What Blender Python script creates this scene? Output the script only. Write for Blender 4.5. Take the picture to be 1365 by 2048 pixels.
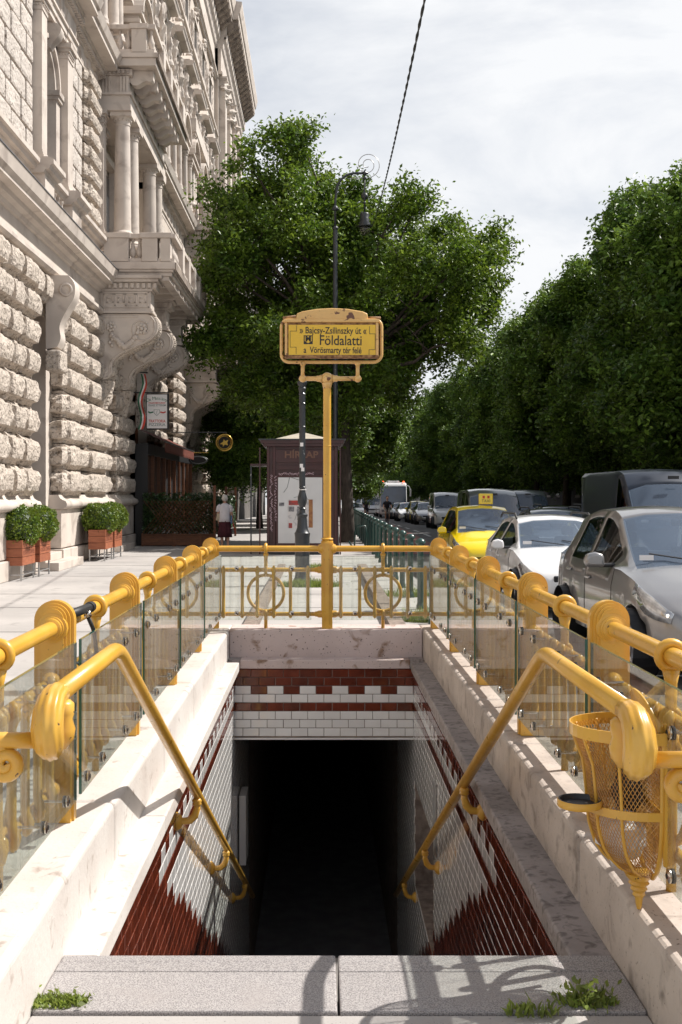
import bpy, bmesh, math, random
from mathutils import Vector, Matrix, noise
R = math.radians
PI = math.pi
random.seed(7)
sc = bpy.context.scene
for o in list(bpy.data.objects):
    bpy.data.objects.remove(o)
COL = sc.collection

# ---------------------------------------------------------------- camera
H = 1.72                       # eye height
FPX = 2250.0                   # focal length in pixels of the 1365 px wide photograph
cam_d = bpy.data.cameras.new('camera')
cam = bpy.data.objects.new('camera', cam_d); COL.objects.link(cam)
cam.location = (0, 0, H); cam.rotation_euler = (R(90), 0, 0)
cam_d.sensor_fit = 'HORIZONTAL'; cam_d.sensor_width = 36.0
cam_d.lens = 36.0 * FPX / 1365
cam_d.shift_x = 42.5 / 1365; cam_d.shift_y = -36.0 / 1365
cam_d.clip_start = 0.05; cam_d.clip_end = 3000
sc.camera = cam

# ---------------------------------------------------------------- sky and sun
SUN = Vector((-0.80, -0.30, -1.0)).normalized()
elev = math.asin(-SUN.z)
world = bpy.data.worlds.new('World'); sc.world = world; world.use_nodes = True
nt = world.node_tree; nt.nodes.clear()
wo = nt.nodes.new('ShaderNodeOutputWorld'); bg = nt.nodes.new('ShaderNodeBackground')
sky = nt.nodes.new('ShaderNodeTexSky'); sky.sky_type = 'NISHITA'; sky.sun_disc = False
sky.sun_elevation = elev; sky.sun_rotation = math.atan2(-SUN.x, -SUN.y)
sky.air_density = 1.0; sky.dust_density = 1.5; sky.ozone_density = 1.0
tc = nt.nodes.new('ShaderNodeTexCoord'); mp = nt.nodes.new('ShaderNodeMapping')
mp.inputs['Scale'].default_value = (1.6, 1.0, 4.2); mp.inputs['Rotation'].default_value = (0, 0.25, 0.3)
nz = nt.nodes.new('ShaderNodeTexNoise'); nz.inputs['Scale'].default_value = 2.3; nz.inputs['Detail'].default_value = 9
nz.inputs['Roughness'].default_value = 0.58; nz.inputs['Distortion'].default_value = 0.35
cr = nt.nodes.new('ShaderNodeValToRGB')
cr.color_ramp.elements[0].position = 0.34; cr.color_ramp.elements[0].color = (0.62, 0.62, 0.62, 1)
cr.color_ramp.elements[1].position = 0.60; cr.color_ramp.elements[1].color = (1, 1, 1, 1)
mx = nt.nodes.new('ShaderNodeMix'); mx.data_type = 'RGBA'
mx.inputs['B'].default_value = (10.2, 10.35, 10.6, 1)
L = nt.links
L.new(tc.outputs['Generated'], mp.inputs['Vector']); L.new(mp.outputs['Vector'], nz.inputs['Vector'])
L.new(nz.outputs['Fac'], cr.inputs['Fac'])
sx_ = nt.nodes.new('ShaderNodeSeparateXYZ'); L.new(tc.outputs['Generated'], sx_.inputs['Vector'])
rz_ = nt.nodes.new('ShaderNodeMapRange'); rz_.interpolation_type = 'SMOOTHSTEP'
rz_.inputs['From Min'].default_value = 0.45; rz_.inputs['From Max'].default_value = 0.9; rz_.inputs['To Min'].default_value = 1.0; rz_.inputs['To Max'].default_value = 0.25
L.new(sx_.outputs['Z'], rz_.inputs['Value'])
mu_ = nt.nodes.new('ShaderNodeMath'); mu_.operation = 'MULTIPLY'; L.new(cr.outputs['Color'], mu_.inputs[0]); L.new(rz_.outputs['Result'], mu_.inputs[1])
L.new(mu_.outputs['Value'], mx.inputs['Factor'])
L.new(sky.outputs['Color'], mx.inputs['A']); L.new(mx.outputs['Result'], bg.inputs['Color'])
bg.inputs['Strength'].default_value = 0.072
L.new(bg.outputs['Background'], wo.inputs['Surface'])
sun_d = bpy.data.lights.new('sun', 'SUN'); sun_d.energy = 5.0; sun_d.angle = R(0.5); sun_d.color = (1.0, 0.95, 0.885)
sun = bpy.data.objects.new('sun', sun_d); COL.objects.link(sun)
sun.location = (20, 0, 40); sun.rotation_euler = SUN.to_track_quat('-Z', 'Y').to_euler()
sc.view_settings.view_transform = 'Standard'; sc.view_settings.look = 'None'
sc.view_settings.exposure = 0.38; sc.view_settings.gamma = 1.0
sc.view_settings.use_curve_mapping = False
sc.render.engine = 'CYCLES'
sc.cycles.max_bounces = 8; sc.cycles.transparent_max_bounces = 24
sc.cycles.glossy_bounces = 4; sc.cycles.transmission_bounces = 6
sc.cycles.use_denoising = True
sc.cycles.caustics_reflective = False; sc.cycles.caustics_refractive = False

# ---------------------------------------------------------------- object helpers
def tag(o, label=None, cat=None, group=None, kind=None):
    if label: o['label'] = label
    if cat: o['category'] = cat
    if group: o['group'] = group
    if kind: o['kind'] = kind
    return o
def mworld(o):
    if o is None: return Matrix.Identity(4)
    m = Matrix.LocRotScale(o.location, o.rotation_euler, o.scale)
    return mworld(o.parent) @ o.matrix_parent_inverse @ m if o.parent else m
def thing(name, label, cat, loc=(0, 0, 0), rz=0, group=None):
    o = bpy.data.objects.new(name, None); COL.objects.link(o)
    o.location = loc; o.rotation_euler = (0, 0, rz)
    o.empty_display_size = 0.2
    return tag(o, label, cat, group)
def link(name, me, parent=None, m=None, world_coords=False, loc=None, rot=None, scale=None):
    o = bpy.data.objects.new(name, me); COL.objects.link(o)
    if m is not None:
        me.materials.clear()
        for q in (m if isinstance(m, (list, tuple)) else [m]): me.materials.append(q)
    if loc is not None: o.location = loc
    if rot is not None: o.rotation_euler = rot
    if scale is not None: o.scale = scale
    if parent is not None:
        o.parent = parent
        if world_coords: o.matrix_parent_inverse = mworld(parent).inverted()
    return o
def copy_tree(o, parent=None):
    c = o.copy(); COL.objects.link(c)
    c.parent = parent
    if parent is not None: c.matrix_parent_inverse = o.matrix_parent_inverse.copy()
    for ch in [x for x in KIDS.get(o.name, o.children)]:
        copy_tree(ch, c)
    return c
KIDS = {}

class MB:
    def __init__(s): s.v = []; s.f = []; s.mi = []; s.cur = 0
    def add(s, vs, fs):
        n = len(s.v); s.v += [tuple(p) for p in vs]
        for f in fs: s.f.append(tuple(i + n for i in f)); s.mi.append(s.cur)
        return s
    def box(s, x0, x1, y0, y1, z0, z1):
        if x0 > x1: x0, x1 = x1, x0
        if y0 > y1: y0, y1 = y1, y0
        if z0 > z1: z0, z1 = z1, z0
        return s.add([(x0,y0,z0),(x1,y0,z0),(x1,y1,z0),(x0,y1,z0),(x0,y0,z1),(x1,y0,z1),(x1,y1,z1),(x0,y1,z1)],
                     [(0,3,2,1),(4,5,6,7),(0,1,5,4),(1,2,6,5),(2,3,7,6),(3,0,4,7)])
    def prism(s, poly, axis, a, b):
        """poly = list of 2D points; axis 'y': points are (x,z); 'x': (y,z); 'z': (x,y)"""
        def P(p, t):
            return (p[0], t, p[1]) if axis == 'y' else ((t, p[0], p[1]) if axis == 'x' else (p[0], p[1], t))
        n = len(poly); vs = [P(p, a) for p in poly] + [P(p, b) for p in poly]
        fs = [tuple(range(n)), tuple(range(2*n-1, n-1, -1))]
        fs += [((i+1) % n, i, n+i, n+(i+1) % n) for i in range(n)]
        return s.add(vs, fs)
    def tube(s, pts, r, seg=10, closed=False, caps=True, flute=0, nfl=8, flat=None):
        pts = [Vector(p) for p in pts]; n = len(pts)
        rs = r if isinstance(r, (list, tuple)) else [r]*n
        up = None; vs = []; fs = []
        for i, p in enumerate(pts):
            if closed: t = (pts[(i+1) % n] - pts[i-1]).normalized()
            else: t = (pts[min(i+1, n-1)] - pts[max(i-1, 0)]).normalized()
            if up is None:
                up = Vector((0, 0, 1)) if abs(t.z) < 0.9 else Vector((1, 0, 0))
            a = up - t * up.dot(t)
            if a.length < 1e-5: a = t.orthogonal()
            a.normalize(); b = t.cross(a); up = a
            for k in range(seg):
                th = 2*PI*k/seg
                rr = rs[i]*(1 + flute*math.cos(nfl*th))
                ca, cb = math.cos(th), math.sin(th)
                if flat: cb *= flat
                vs.append(p + a*(rr*ca) + b*(rr*cb))
        m = n if closed else n-1
        for i in range(m):
            j = (i+1) % n
            for k in range(seg):
                l = (k+1) % seg
                fs.append((i*seg+k, i*seg+l, j*seg+l, j*seg+k))
        if caps and not closed:
            fs.append(tuple(range(seg-1, -1, -1))); fs.append(tuple((n-1)*seg+k for k in range(seg)))
        return s.add(vs, fs)
    def lathe(s, prof, c, seg=16, axis='z', a0=0, a1=2*PI, cap=True):
        full = abs(a1-a0-2*PI) < 1e-6; m = seg if full else seg+1
        vs = []; fs = []
        for (r, h) in prof:
            for k in range(m):
                th = a0+(a1-a0)*k/seg; u, v = r*math.cos(th), r*math.sin(th)
                if axis == 'z': vs.append((c[0]+u, c[1]+v, c[2]+h))
                elif axis == 'y': vs.append((c[0]+u, c[1]+h, c[2]+v))
                else: vs.append((c[0]+h, c[1]+u, c[2]+v))
        for i in range(len(prof)-1):
            for k in range(m if full else seg):
                l = (k+1) % m
                fs.append((i*m+k, i*m+l, (i+1)*m+l, (i+1)*m+k))
        s.add(vs, fs)
        if full and cap:
            n0 = len(s.v)-len(vs)
            for i, rev in ((0, True), (len(prof)-1, False)):
                if prof[i][0] > 1e-4:
                    q = [n0+i*m+k for k in range(m)]
                    s.f.append(tuple(q[::-1]) if rev else tuple(q)); s.mi.append(s.cur)
        return s
    def ball(s, c, r, seg=10, rings=6, sx=1, sy=1, sz=1):
        vs = []; fs = []
        for i in range(rings+1):
            ph = PI*i/rings
            for k in range(seg):
                th = 2*PI*k/seg
                vs.append((c[0]+r*sx*math.sin(ph)*math.cos(th), c[1]+r*sy*math.sin(ph)*math.sin(th), c[2]-r*sz*math.cos(ph)))
        for i in range(rings):
            for k in range(seg):
                l = (k+1) % seg
                fs.append((i*seg+k, i*seg+l, (i+1)*seg+l, (i+1)*seg+k))
        return s.add(vs, fs)
    def torus(s, c, R_, r, axis='y', seg=24, ts=8, sq=1.0):
        pts = []
        for k in range(seg):
            th = 2*PI*k/seg; u, v = R_*math.cos(th), R_*math.sin(th)*sq
            pts.append((c[0]+u, c[1], c[2]+v) if axis == 'y' else ((c[0], c[1]+u, c[2]+v) if axis == 'x' else (c[0]+u, c[1]+v, c[2])))
        return s.tube(pts, r, ts, closed=True)
    def quad(s, a, b, c, d): return s.add([a, b, c, d], [(0, 1, 2, 3)])
    def mesh(s, name, mats=None, smooth=False, angle=None, fix=True):
        me = bpy.data.meshes.new(name); me.from_pydata(s.v, [], s.f)
        for q in (mats if isinstance(mats, (list, tuple)) else ([mats] if mats else [])): me.materials.append(q)
        if any(s.mi): me.polygons.foreach_set('material_index', s.mi)
        if fix:
            bm = bmesh.new(); bm.from_mesh(me); bmesh.ops.remove_doubles(bm, verts=bm.verts, dist=1e-6)
            bmesh.ops.recalc_face_normals(bm, faces=bm.faces)
            bm.to_mesh(me); bm.free()
        if smooth or angle:
            me.polygons.foreach_set('use_smooth', [True]*len(me.polygons))
            if angle: me.set_sharp_from_angle(angle=R(angle))
        me.update()
        return me
    def build(s, name, mats, parent=None, w=True, smooth=False, angle=None, bevel=0, seg=2, fix=True):
        o = link(name, s.mesh(name, mats, smooth, angle, fix), parent, world_coords=w)
        if bevel:
            b = o.modifiers.new('bevel', 'BEVEL'); b.width = bevel; b.segments = seg; b.limit_method = 'ANGLE'; b.angle_limit = R(40)
        return o

# ---------------------------------------------------------------- materials
def pm(name, c1, c2=None, scale=3, rough=0.6, bump=0, bscale=40, metal=0, coat=0, detail=6, stain=None, coords='pos',
       stretch=(1, 1, 1), rvar=0, island=0, spec=0.5, bdist=0.01, fac=(0.35, 0.65), speck=None, transl=0, obj_rand=0):
    m = bpy.data.materials.new(name); m.use_nodes = True
    t = m.node_tree; N = t.nodes; K = t.links; b = N['Principled BSDF']
    b.inputs['Roughness'].default_value = rough; b.inputs['Metallic'].default_value = metal
    b.inputs['Specular IOR Level'].default_value = spec
    if coat: b.inputs['Coat Weight'].default_value = coat; b.inputs['Coat Roughness'].default_value = 0.05
    if coords == 'pos':
        g = N.new('ShaderNodeNewGeometry'); vec = g.outputs['Position']
    else:
        g = N.new('ShaderNodeTexCoord'); vec = g.outputs['Object']
    mpn = N.new('ShaderNodeMapping'); mpn.inputs['Scale'].default_value = stretch; K.new(vec, mpn.inputs['Vector']); vec = mpn.outputs['Vector']
    def noise_(sc_, det, dist=0.0):
        n = N.new('ShaderNodeTexNoise'); n.inputs['Scale'].default_value = sc_; n.inputs['Detail'].default_value = det
        n.inputs['Distortion'].default_value = dist; K.new(vec, n.inputs['Vector']); return n.outputs['Fac']
    def ramp(src, p0, p1):
        r_ = N.new('ShaderNodeMapRange'); r_.inputs['From Min'].default_value = p0; r_.inputs['From Max'].default_value = p1
        K.new(src, r_.inputs['Value']); return r_.outputs['Result']
    def mix(f, A, B):
        x = N.new('ShaderNodeMix'); x.data_type = 'RGBA'
        if isinstance(f, float): x.inputs['Factor'].default_value = f
        else: K.new(f, x.inputs['Factor'])
        for q, nm in ((A, 'A'), (B, 'B')):
            if isinstance(q, tuple): x.inputs[nm].default_value = (*q, 1)
            else: K.new(q, x.inputs[nm])
        return x.outputs['Result']
    col = c1
    if c2: col = mix(ramp(noise_(scale, detail), *fac), c1, c2)
    if stain:
        sc_, lo, hi, cc = stain[:4]
        col = mix(ramp(noise_(sc_, 8, 0.6), lo, hi), col, cc)
    if speck:
        sc_, lo, hi, cc = speck
        col = mix(ramp(noise_(sc_, 3), lo, hi), col, cc)
    if obj_rand or island:
        rn = N.new('ShaderNodeObjectInfo').outputs['Random'] if obj_rand else N.new('ShaderNodeNewGeometry').outputs['Random Per Island']
        amt = obj_rand or island
        h = N.new('ShaderNodeHueSaturation'); v_ = N.new('ShaderNodeMapRange')
        v_.inputs['To Min'].default_value = 1-amt; v_.inputs['To Max'].default_value = 1+amt
        K.new(rn, v_.inputs['Value']); K.new(v_.outputs['Result'], h.inputs['Value'])
        if isinstance(col, tuple): h.inputs['Color'].default_value = (*col, 1)
        else: K.new(col, h.inputs['Color'])
        col = h.outputs['Color']
    if isinstance(col, tuple): b.inputs['Base Color'].default_value = (*col, 1)
    else: K.new(col, b.inputs['Base Color'])
    if rvar:
        q = ramp(noise_(scale*2, 5), 0.3, 0.7); mm = N.new('ShaderNodeMapRange')
        mm.inputs['To Min'].default_value = rough-rvar; mm.inputs['To Max'].default_value = rough+rvar
        K.new(q, mm.inputs['Value']); K.new(mm.outputs['Result'], b.inputs['Roughness'])
    if bump:
        bn = N.new('ShaderNodeBump'); bn.inputs['Strength'].default_value = bump; bn.inputs['Distance'].default_value = bdist
        K.new(noise_(bscale, 6), bn.inputs['Height']); K.new(bn.outputs['Normal'], b.inputs['Normal'])
    if transl:
        tr = N.new('ShaderNodeBsdfTranslucent'); ms = N.new('ShaderNodeMixShader'); ms.inputs['Fac'].default_value = transl
        if isinstance(col, tuple): tr.inputs['Color'].default_value = (*col, 1)
        else:
            hh = N.new('ShaderNodeHueSaturation'); hh.inputs['Value'].default_value = 1.5; hh.inputs['Hue'].default_value = 0.48
            K.new(col, hh.inputs['Color']); K.new(hh.outputs['Color'], tr.inputs['Color'])
        out = N['Material Output']; K.new(b.outputs['BSDF'], ms.inputs[1]); K.new(tr.outputs['BSDF'], ms.inputs[2]); K.new(ms.outputs['Shader'], out.inputs['Surface'])
    return m
def glass_mat(name, tint, dirt_sheen=0.0, ior=1.5, rough=0.0, dirt_sheen_col=(0.55, 0.53, 0.48), even=False):
    m = bpy.data.materials.new(name); m.use_nodes = True
    t = m.node_tree; N = t.nodes; K = t.links; N.remove(N['Principled BSDF']); out = N['Material Output']
    tr = N.new('ShaderNodeBsdfTransparent'); tr.inputs['Color'].default_value = (*tint, 1)
    gl = N.new('ShaderNodeBsdfGlossy'); gl.inputs['Roughness'].default_value = rough
    fr = N.new('ShaderNodeFresnel'); fr.inputs['IOR'].default_value = ior
    ms = N.new('ShaderNodeMixShader'); 
    gb = N.new('ShaderNodeNewGeometry'); mr = N.new('ShaderNodeMapRange'); mr.inputs['To Min'].default_value = ior; mr.inputs['To Max'].default_value = 1/ior
    K.new(gb.outputs['Backfacing'], mr.inputs['Value']); K.new(mr.outputs['Result'], fr.inputs['IOR'])
    K.new(fr.outputs['Fac'], ms.inputs['Fac']); K.new(tr.outputs['BSDF'], ms.inputs[1]); K.new(gl.outputs['BSDF'], ms.inputs[2])
    last = ms
    if dirt_sheen:
        g = N.new('ShaderNodeNewGeometry'); mpn = N.new('ShaderNodeMapping'); mpn.inputs['Scale'].default_value = (22, 22, 0.9)
        K.new(g.outputs['Position'], mpn.inputs['Vector'])
        n = N.new('ShaderNodeTexNoise'); n.inputs['Scale'].default_value = 1.0; n.inputs['Detail'].default_value = 7; K.new(mpn.outputs['Vector'], n.inputs['Vector'])
        r_ = N.new('ShaderNodeMapRange'); r_.inputs['From Min'].default_value = 0.45; r_.inputs['From Max'].default_value = 0.8
        r_.inputs['To Min'].default_value = dirt_sheen*0.15; r_.inputs['To Max'].default_value = dirt_sheen
        if even: r_.inputs['Value'].default_value = even
        else: K.new(n.outputs['Fac'], r_.inputs['Value'])
        d = N.new('ShaderNodeBsdfDiffuse'); d.inputs['Color'].default_value = (*dirt_sheen_col, 1)
        m2 = N.new('ShaderNodeMixShader'); K.new(r_.outputs['Result'], m2.inputs['Fac']); K.new(ms.outputs['Shader'], m2.inputs[1]); K.new(d.outputs['BSDF'], m2.inputs[2]); last = m2
    K.new(last.outputs['Shader'], out.inputs['Surface'])
    return m
def emis(name, col, st):
    m = bpy.data.materials.new(name); m.use_nodes = True; b = m.node_tree.nodes['Principled BSDF']
    b.inputs['Base Color'].default_value = (*col, 1); b.inputs['Emission Color'].default_value = (*col, 1); b.inputs['Emission Strength'].default_value = st
    return m

M = {}
M['yellow'] = pm('yellow_rail_paint', (0.68, 0.39, 0.055), (0.62, 0.33, 0.038), 6, 0.34, 0.12, 60, coat=0.25, rvar=0.08, bdist=0.003,
                 stain=(34, 0.70, 0.73, (0.09, 0.04, 0.015)))
M['yellow_chip'] = pm('worn_yellow_paint', (0.68, 0.40, 0.065), (0.58, 0.31, 0.04), 8, 0.34, 0.15, 30, coat=0.25, bdist=0.003, stain=(48, 0.68, 0.71, (0.08, 0.04, 0.02)))
M['cream_rust'] = pm('cream_enamel_with_rust', (0.74, 0.47, 0.17), (0.68, 0.40, 0.13), 5, 0.4, 0.1, 40, coat=0.2, bdist=0.003, stain=(14, 0.60, 0.66, (0.13, 0.045, 0.02)))
M['rust'] = pm('rusty_trim', (0.10, 0.035, 0.015), (0.42, 0.24, 0.1), 26, 0.75, 0.5, 60, bdist=0.004)
M['sign_yellow'] = pm('sign_yellow', (0.80, 0.50, 0.008), (0.74, 0.44, 0.008), 5, 0.3, coat=0.5)
M['ink'] = pm('black_ink', (0.02, 0.016, 0.012), rough=0.5)
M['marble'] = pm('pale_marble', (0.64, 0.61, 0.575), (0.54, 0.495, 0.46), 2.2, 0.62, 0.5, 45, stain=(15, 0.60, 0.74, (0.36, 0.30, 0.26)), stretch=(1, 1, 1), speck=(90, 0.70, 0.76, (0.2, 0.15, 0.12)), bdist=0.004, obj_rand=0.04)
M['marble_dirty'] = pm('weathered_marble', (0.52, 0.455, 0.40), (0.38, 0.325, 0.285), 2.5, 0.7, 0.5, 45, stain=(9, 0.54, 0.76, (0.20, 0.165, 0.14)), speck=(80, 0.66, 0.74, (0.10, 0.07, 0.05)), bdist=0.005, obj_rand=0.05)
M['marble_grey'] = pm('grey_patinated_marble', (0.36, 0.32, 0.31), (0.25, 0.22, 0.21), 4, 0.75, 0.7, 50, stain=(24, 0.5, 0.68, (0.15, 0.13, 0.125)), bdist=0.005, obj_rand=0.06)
M['travertine'] = pm('pitted_travertine', (0.60, 0.50, 0.48), (0.52, 0.43, 0.41), 3, 0.7, 0.5, 40, stain=(6, 0.58, 0.68, (0.26, 0.17, 0.12)), speck=(55, 0.66, 0.70, (0.06, 0.04, 0.035)), bdist=0.005, obj_rand=0.04)
M['granite'] = pm('speckled_granite', (0.43, 0.405, 0.395), (0.22, 0.205, 0.205), 230, 0.6, 0.25, 300, detail=2, fac=(0.42, 0.58), stain=(3, 0.56, 0.8, (0.34, 0.31, 0.30)), bdist=0.002, obj_rand=0.05)
M['white_tile'] = pm('white_glazed_tile', (0.80, 0.79, 0.78), (0.75, 0.74, 0.73), 7, 0.12, 0.08, 30, coat=0.6, obj_rand=0.05, bdist=0.002)
M['white_tile_many'] = pm('white_glazed_tiles', (0.76, 0.75, 0.73), (0.70, 0.69, 0.68), 7, 0.14, 0.08, 30, coat=0.6, island=0.05, bdist=0.002)
M['brown_tile'] = pm('brown_glazed_tile', (0.165, 0.035, 0.017), (0.10, 0.021, 0.011), 9, 0.12, 0.08, 30, coat=0.6, obj_rand=0.22, bdist=0.002)
M['brown_tile_many'] = pm('brown_glazed_tiles', (0.165, 0.035, 0.017), (0.10, 0.021, 0.011), 9, 0.14, 0.08, 30, coat=0.6, island=0.22, bdist=0.002)
M['grout'] = pm('grout', (0.30, 0.24, 0.20), (0.16, 0.12, 0.1), 12, 0.9)
M['dark_wall'] = pm('passage_plaster', (0.34, 0.34, 0.36), (0.26, 0.26, 0.28), 5, 0.85)
M['step'] = pm('stair_stone', (0.22, 0.2, 0.19), (0.15, 0.14, 0.13), 6, 0.8)
M['glass'] = glass_mat('guard_glass', (0.93, 0.96, 0.94), 0.24)
M['glass_edge'] = pm('green_glass_edge', (0.02, 0.10, 0.075), rough=0.15, coat=0.5)
M['chrome'] = pm('steel', (0.55, 0.5, 0.45), rough=0.22, metal=1)
M['rubber'] = pm('black_rubber', (0.012, 0.012, 0.013), rough=0.55)
M['bin_mesh'] = pm('bin_wire', (0.55, 0.27, 0.04), (0.36, 0.16, 0.03), 20, 0.35, coat=0.2)
M['ash'] = pm('ash_tray_black', (0.02, 0.02, 0.024), (0.3, 0.3, 0.3), 60, 0.5, fac=(0.62, 0.7))
M['bag'] = pm('white_litter', (0.72, 0.70, 0.69), (0.5, 0.48, 0.47), 12, 0.6)
M['stone'] = pm('facade_stone', (0.545, 0.48, 0.42), (0.455, 0.395, 0.34), 1.1, 0.85, 0.25, 28, stain=(0.9, 0.58, 0.80, (0.30, 0.25, 0.21)), bdist=0.01, obj_rand=0.05)
M['stone_light'] = pm('smooth_facade_stone', (0.60, 0.535, 0.475), (0.50, 0.44, 0.39), 1.5, 0.8, 0.15, 30, stain=(1.9, 0.54, 0.78, (0.27, 0.22, 0.19)), bdist=0.006, obj_rand=0.04)
M['stone_dirty'] = pm('sooty_facade_stone', (0.33, 0.27, 0.22), (0.17, 0.14, 0.12), 3.5, 0.9, 0.4, 25, bdist=0.01)
M['stone_rough'] = pm('rock_faced_stone', (0.585, 0.51, 0.44), (0.46, 0.40, 0.34), 3, 0.9, 1.0, 15, stain=(12, 0.56, 0.62, (0.24, 0.20, 0.165)), bdist=0.07, obj_rand=0.05)
M['stone_punch'] = pm('vermiculated_ashlar', (0.58, 0.525, 0.475), (0.50, 0.45, 0.405), 3, 0.9, 1.0, 13, stain=(11, 0.60, 0.66, (0.20, 0.16, 0.13)), bdist=0.05, obj_rand=0.05)
M['pane'] = pm('window_pane', (0.03, 0.034, 0.04), (0.06, 0.065, 0.07), 2, 0.06, spec=0.8)
M['pavement'] = pm('asphalt_pavement', (0.45, 0.425, 0.405), (0.37, 0.35, 0.335), 0.8, 0.9, 0.3, 90, stain=(2.6, 0.60, 0.75, (0.25, 0.235, 0.225)), speck=(140, 0.66, 0.7, (0.2, 0.19, 0.18)), bdist=0.004)
M['asphalt'] = pm('road_asphalt', (0.13, 0.125, 0.125), (0.09, 0.088, 0.09), 1.5, 0.85, 0.4, 120, bdist=0.005)
M['red_lane'] = pm('red_cycle_lane', (0.30, 0.13, 0.12), (0.24, 0.11, 0.10), 2, 0.85)
M['paint_white'] = pm('road_paint', (0.7, 0.7, 0.68), (0.5, 0.5, 0.48), 8, 0.7)
M['joint'] = pm('pavement_crack', (0.16, 0.15, 0.14), rough=0.9)
M['kerb'] = pm('kerb_granite', (0.38, 0.36, 0.35), (0.3, 0.28, 0.27), 60, 0.8)
M['leaf'] = pm('tree_leaves', (0.135, 0.215, 0.022), (0.055, 0.12, 0.012), 1.3, 0.45, island=0.6, transl=0.3, spec=0.5)
M['leaf_far'] = pm('far_tree_leaves', (0.14, 0.235, 0.032), (0.045, 0.105, 0.016), 0.9, 0.45, island=0.6, transl=0.2, spec=0.4)
M['leaf_box'] = pm('boxwood_leaves', (0.085, 0.155, 0.012), (0.14, 0.19, 0.015), 5, 0.45, island=0.45, transl=0.2)
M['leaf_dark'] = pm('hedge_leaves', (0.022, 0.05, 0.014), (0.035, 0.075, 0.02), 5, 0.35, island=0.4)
M['grass'] = pm('weed_green', (0.24, 0.32, 0.06), (0.16, 0.20, 0.05), 14, 0.6, island=0.35, transl=0.3)
M['bark'] = pm('bark', (0.10, 0.08, 0.065), (0.05, 0.04, 0.033), 14, 0.95, 0.8, 26, stretch=(1, 1, 0.3), bdist=0.03)
M['wood'] = pm('stained_planter_boards', (0.36, 0.12, 0.055), (0.28, 0.085, 0.04), 5, 0.55, 0.15, 60, stretch=(1, 1, 6), bdist=0.003, obj_rand=0.1)
M['wood_dark'] = pm('brown_terrace_boards', (0.20, 0.075, 0.03), (0.12, 0.045, 0.02), 6, 0.6, 0.15, 60, stretch=(1, 1, 6), bdist=0.003, obj_rand=0.12)
M['galv'] = pm('galvanised_steel', (0.5, 0.5, 0.5), (0.4, 0.4, 0.4), 10, 0.4, metal=0.8)
M['green_iron'] = pm('dark_green_iron', (0.016, 0.062, 0.050), (0.012, 0.045, 0.038), 5, 0.35, coat=0.3)
M['black_iron'] = pm('black_iron', (0.018, 0.022, 0.027), (0.028, 0.033, 0.038), 5, 0.4, 0.15, 40, coat=0.2, stain=(14, 0.70, 0.74, (0.3, 0.3, 0.3)))
M['kiosk_red'] = pm('maroon_kiosk_paint', (0.055, 0.010, 0.010), (0.04, 0.008, 0.008), 3, 0.4, coat=0.15)
M['kiosk_roof'] = pm('pale_kiosk_roof', (0.52, 0.47, 0.38), (0.44, 0.40, 0.33), 3, 0.6)
M['poster'] = pm('poster_paper', (0.66, 0.67, 0.68), (0.60, 0.61, 0.62), 2, 0.25, coat=0.5)
M['gold'] = pm('gilded_metal', (0.62, 0.42, 0.10), rough=0.3, metal=0.9)
M['lamp_glass'] = glass_mat('lamp_glass', (0.7, 0.68, 0.62), 0.2)
M['tyre'] = pm('tyre', (0.013, 0.013, 0.014), rough=0.8)
M['rim'] = pm('alloy', (0.5, 0.5, 0.52), rough=0.3, metal=0.9)
M['plastic'] = pm('black_trim', (0.014, 0.014, 0.016), rough=0.45)
M['lens'] = pm('headlight_lens', (0.60, 0.62, 0.64), (0.30, 0.31, 0.33), 9, 0.05, metal=0.5, coat=1.0, coords='obj')
M['lens_on'] = emis('lit_headlight', (1.0, 0.93, 0.8), 2.2)
M['amber'] = pm('amber_lens', (0.7, 0.22, 0.02), rough=0.15, coat=1)
M['red_light'] = emis('red_marker_lamp', (1.0, 0.08, 0.02), 3)
M['green_light'] = emis('green_signal', (0.05, 0.9, 0.5), 2)
M['carglass'] = glass_mat('car_glass', (0.50, 0.56, 0.60), 0.26, ior=2.1, dirt_sheen_col=(0.24, 0.32, 0.44), even=0.8)  # even bluish film paints the sky's reflection into the windscreens
M['carglass_dark'] = glass_mat('dark_car_glass', (0.22, 0.25, 0.27), 0.0, ior=1.55)
M['interior'] = pm('car_interior', (0.03, 0.03, 0.032), (0.05, 0.05, 0.052), 4, 0.8)
M['cabin_trim'] = pm('pale_cabin_trim', (0.35, 0.34, 0.33), rough=0.8)
def paint(name, c, metal=0.0, rough=0.28, coat=1.0): return pm(name, c, rough=rough, metal=metal, coat=coat)
M['p_silver'] = paint('silver_car_paint', (0.27, 0.265, 0.265), 0.5, 0.3)
M['p_white'] = paint('white_car_paint', (0.78, 0.78, 0.78))
M['p_yellow'] = paint('yellow_taxi_paint', (0.88, 0.66, 0.003))
M['p_grey'] = paint('grey_car_paint', (0.16, 0.18, 0.19), 0.4)
M['p_navy'] = paint('dark_blue_van_paint', (0.012, 0.02, 0.036), 0.2, 0.4, 0.4)
M['p_red'] = paint('red_car_paint', (0.5, 0.04, 0.03))
M['p_dark'] = paint('dark_car_paint', (0.03, 0.035, 0.04), 0.3)
M['skin'] = pm('skin', (0.55, 0.33, 0.24), rough=0.6)
M['hair'] = pm('white_hair', (0.72, 0.70, 0.66), (0.55, 0.53, 0.5), 40, 0.7)
M['hair_dark'] = pm('dark_hair', (0.03, 0.02, 0.015), rough=0.7)
M['blouse'] = pm('white_blouse', (0.82, 0.81, 0.86), (0.76, 0.75, 0.80), 12, 0.8)
M['skirt'] = pm('maroon_skirt', (0.085, 0.015, 0.025), (0.05, 0.01, 0.018), 14, 0.85)
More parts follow.
